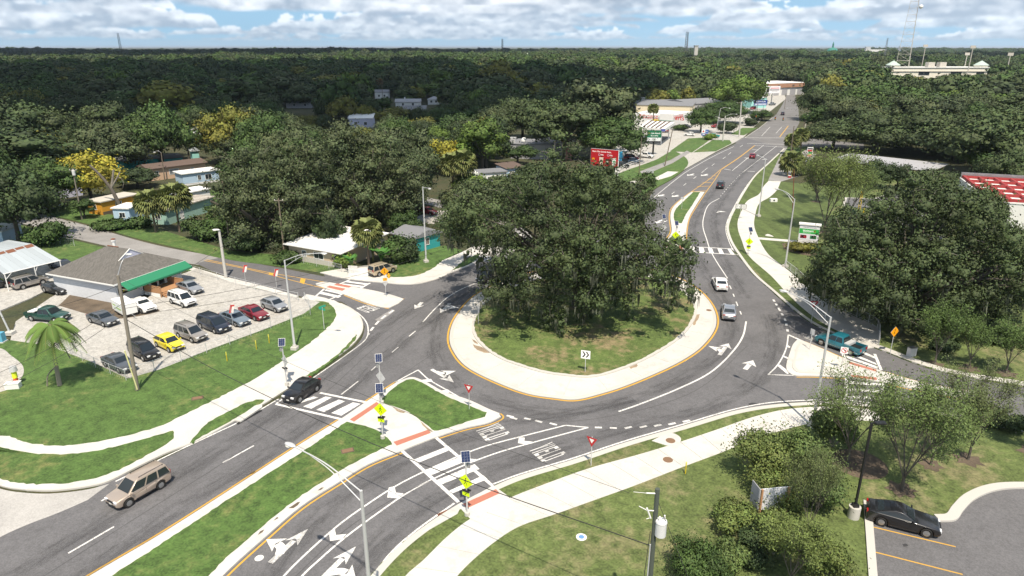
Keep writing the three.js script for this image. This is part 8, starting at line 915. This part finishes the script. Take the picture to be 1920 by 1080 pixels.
// shrubs: dense low leaf mounds
function shrub(px, py, wpx, hpx, mat, label, y = 0.12, seed = 1, size = 0.2, name = 'shrub') { const b = G(px, py, y), zc = toPix(b)[2], W = wpx / FOCAL * zc, H = hpx / FOCAL * zc * 0.93, rand = rng(seed * 7 + Math.round(px)), B = []; for (let i = 0; i < 9; i++) { const th = rand() * 6.28, r = W * (0.16 + rand() * 0.1), d = W * 0.5 - r; B.push([Math.cos(th) * d * Math.sqrt(rand()), H * (0.3 + rand() * 0.42), Math.sin(th) * d * Math.sqrt(rand()), r, H * 0.24]); } const t = thing(name, label, 'shrub', b, 0), st = []; for (const q of B) st.push(taper([V3(0, 0, 0), V3(q[0], q[1], q[2])], 0.05, 0.02, 4)); part(t, 'stems', st, BARK_PALE); const area = B.reduce((s, q) => s + (q[3] / 2) ** 2, 0); part(t, 'foliage', leafGeo(B, Math.min(8200, 8200 / Math.max(area, 0.2)) * clamp(W / 4, 0.3, 1.1), size * 0.78 * clamp(zc / 45, 0.8, 3), rand, { core: 0.3, tint: 0.5, jag: 1.1, fill: 0.3, soft: 0.4 }), mat); return t; }
shrub(1425, 905, 130, 115, E2, 'big rounded shrub left of the white sign board', 0.12, 2); shrub(1455, 942, 120, 84, E2, 'broad olive shrub filling the middle of the clump', 0.12, 12); shrub(1540, 952, 110, 96, LEAF.elm, 'loose shrub right of the white sign board', 0.12, 13); shrub(1450, 1040, 120, 96, E2, 'dense shrub below the white sign board', 0.12, 14); shrub(1365, 1062, 90, 60, LEAF.elm, 'outlying shrub at the clump edge nearest the transformer pole', 0.12, 15); shrub(1545, 1075, 110, 90, E2, 'leafy shrub at the bottom edge right of the clump', 0.12, 16); shrub(1490, 880, 130, 110, LEAF.elm, 'greyish loose shrub behind the white sign board', 0.12, 3); shrub(1380, 995, 100, 66, E2, 'mid green shrub in front of the white sign board', 0.12, 4); shrub(1310, 1088, 130, 90, LEAF.green, 'dark shrub at the bottom edge beside the transformer pole', 0.12, 5); shrub(1402, 1055, 90, 70, LEAF.deep, 'low dark shrub between bottom edge trees', 0.12, 6); shrub(1560, 838, 96, 90, LEAF.elm, 'loose shrub at the foot of the crossing-side lamp', 0.12, 7);
shrub(1505, 470, 70, 16, LEAF.olive, 'low planting in the mulch bed below the plaza sign', 0.15, 8, 0.12); shrub(1565, 480, 34, 34, LEAF.dark, 'dark clipped shrub beside the plaza sign', 0.12, 9); shrub(1850, 790, 80, 30, LEAF.deep, 'low hedge along the near side of the east road', 0.12, 10); shrub(1905, 812, 60, 40, LEAF.deep, 'dark hedge end by the right edge on the east road', 0.12, 11);
for (const [x, y, w, h, m, l] of [[90, 458, 90, 50, 'green', 'weedy bush over the fence at the west street corner'], [210, 428, 60, 18, 'green', 'low weeds before the yellow trailer'], [262, 428, 50, 20, 'green', 'low weeds before the pale blue-white trailer'], [390, 446, 90, 44, 'green', 'tangled bush beside the mint trailer'], [470, 468, 110, 42, 'deep', 'ivy-covered fence line below the grey oaks'], [540, 492, 50, 22, 'green', 'weeds at the corner of the white-roofed cottage'], [648, 500, 40, 30, 'lime', 'leafy bush at the cottage corner beside the pickets'], [1545, 345, 60, 34, 'green', 'bush behind the hazy young trees'], [1420, 224, 26, 14, 'green', 'bush on the verge past the far crossing'], [1405, 236, 28, 16, 'dark', 'clipped bush by the far pavement'], [1330, 262, 22, 12, 'lime', 'yellowish bush beside the petrol sign'], [1275, 244, 30, 10, 'green', 'low bush before the white store'], [1246, 206, 14, 14, 'olive', 'small tree-like bush by the cream wall, left one'], [1264, 207, 16, 16, 'olive', 'small tree-like bush by the cream wall, right one'], [905, 352, 34, 16, 'green', 'bush in front of the white gabled shed'], [1360, 250, 40, 22, 'dark', 'dark hedge beside the concrete pole'], [1215, 348, 40, 26, 'green', 'bush on the verge just behind the roundabout oak'], [744, 492, 56, 58, 'green', 'leafy shrub before the teal house, nearer the palm'], [768, 492, 36, 52, 'deep', 'leafy shrub before the teal house, nearer the lamp'], [60, 400, 90, 50, 'green', 'bush mass under the left street trees'], [1850, 640, 70, 24, 'dark', 'undergrowth in the shade under the east oak'], [1770, 655, 60, 20, 'deep', 'low undergrowth beside the grey cabinet']]) shrub(x, y, w, h, LEAF[m], l, 0.05, 20 + x, 0.22);
// banana plants: large leaves, each its own piece
for (const [px, py, n, s, l] of [[660, 512, 9, 1.0, 'banana plant by the picket fence'], [716, 505, 10, 1.2, 'banana plant behind the beige SUV'], [752, 490, 10, 1.3, 'tall banana plant against the teal house'], [700, 490, 9, 1.2, 'banana plant under the cabbage palm']]) { const b = G(px, py, 0.1), t = thing('banana_plant', l, 'banana plant', b), rand = rng(px); part(t, 'stem', cyl(0.18, 0.12, 1.6 * s, 0, 0, 0, 8), LEAF.rib); for (let i = 0; i < n; i++) { const g = new THREE.PlaneGeometry(0.7 * s, 2.4 * s, 2, 6), p = g.attributes.position; for (let k = 0; k < p.count; k++) { const u = (p.getY(k) / (2.4 * s)) + 0.5; p.setXYZ(k, p.getX(k) * Math.sin(0.25 + u * 2.7), u * 2.2 * s - u * u * 1.0 * s, u * u * 1.5 * s - Math.abs(p.getX(k)) * -0.2); } g.rotateY(i * 2.4 + rand()); g.translate(0, (1.0 + rand() * 0.7) * s, 0); g.computeVertexNormals(); const m = part(t, 'leaf', g, LEAF.banana || (LEAF.banana = std(0.06, 0.17, 0.03, 0.5, 0, { side: THREE.DoubleSide }))); } }
{ // bare leaning trunk beside the yellow trailer
  const b = G(232, 404), t = thing('dead_tree', 'bare grey broken trunk leaning over the yellow trailer roof', 'dead tree', b), k = b.z, at = (x, y) => { const p = P3(x, y, k); return V3(p.x - b.x, p.y, 0); }; part(t, 'trunk', [taper([V3(0, 0, 0), at(216, 365), at(205, 348)], 0.42, 0.34, 8), taper([at(207, 352), at(190, 328), at(168, 310)], 0.33, 0.2, 7)], BARK_MID); part(t, 'broken_limb', [taper([at(209, 354), at(212, 330), at(213, 318)], 0.28, 0.2, 7), taper([at(210, 350), at(222, 330), at(225, 322)], 0.22, 0.12, 6), taper([at(222, 332), at(236, 338), at(230, 352)], 0.06, 0.02, 5)], BARK_PALE);
  const rand = rng(8); for (const [x, by, ty, w, l] of [[215, 300, 236, 60, 'grey leafless crown above the yellow tree'], [1660, 212, 158, 50, 'bare grey branches in the right woods'], [1385, 540, 470, 1, '']].slice(0, 2)) { const g = G(x, by), h = heightAt(g, ty), W = w / FOCAL * toPix(g)[2] / 2, d = thing('bare_tree', l, 'bare tree', g), br = []; const gr = (a, dd, L, r, n) => { const e = a.clone().addScaledVector(dd, L); br.push(taper([a, e], r, r * 0.6, 5)); if (n) for (let i = 0; i < 3; i++) gr(e, dd.clone().add(V3((rand() - 0.5) * 1.4, (rand() - 0.3) * 0.8, (rand() - 0.5) * 1.4)).normalize(), L * 0.72, r * 0.6, n - 1); }; gr(V3(0, 0, 0), V3(0.05, 1, 0), h * 0.33, 0.35, 4); part(d, 'trunk', br.slice(0, 1), BARK_PALE); part(d, 'branches', br.slice(1), BARK_PALE); }
}
{ // white sign board among the shrubs, seen from behind
  const a = G(1418, 972, 0.12), b = G(1476, 966, 0.12), t = thing('sign_board', 'white wooden sign board seen from behind among the shrubs', 'sign board', a, heading(a, b)), W = a.distanceTo(b), h = heightAt(a, 920); part(t, 'board', box(W, h - 0.75, 0.08, W / 2, 0.75 + (h - 0.75) / 2, 0).rotateX(0), std(0.66, 0.68, 0.72, 0.7)); part(t, 'side_board', box(0.06, h - 0.75, 1.1, 0, 0.75 + (h - 0.75) / 2, -0.6), BM.grey); for (const x of [0.1, W - 0.25]) part(t, 'post', box(0.14, h + 0.1, 0.14, x, h / 2, 0.12), BM.deck);
}
for (const [x, y, r] of [[1590, 868, 1.4], [1365, 820, 0.3]]) if (r > 1) S('mulch_bed', (() => { const g = new THREE.CircleGeometry(2.2, 20); g.rotateX(-Math.PI / 2); const q = G(1610, 872); g.translate(q.x, 0.135, q.z); return g; })(), M.dirt, 'brown mulch patch under the wispy tree at the crossing', 'mulch bed');
scene.fog = new THREE.FogExp2(0xb9cbdc, 0.00005);
renderer.render(scene, camera);
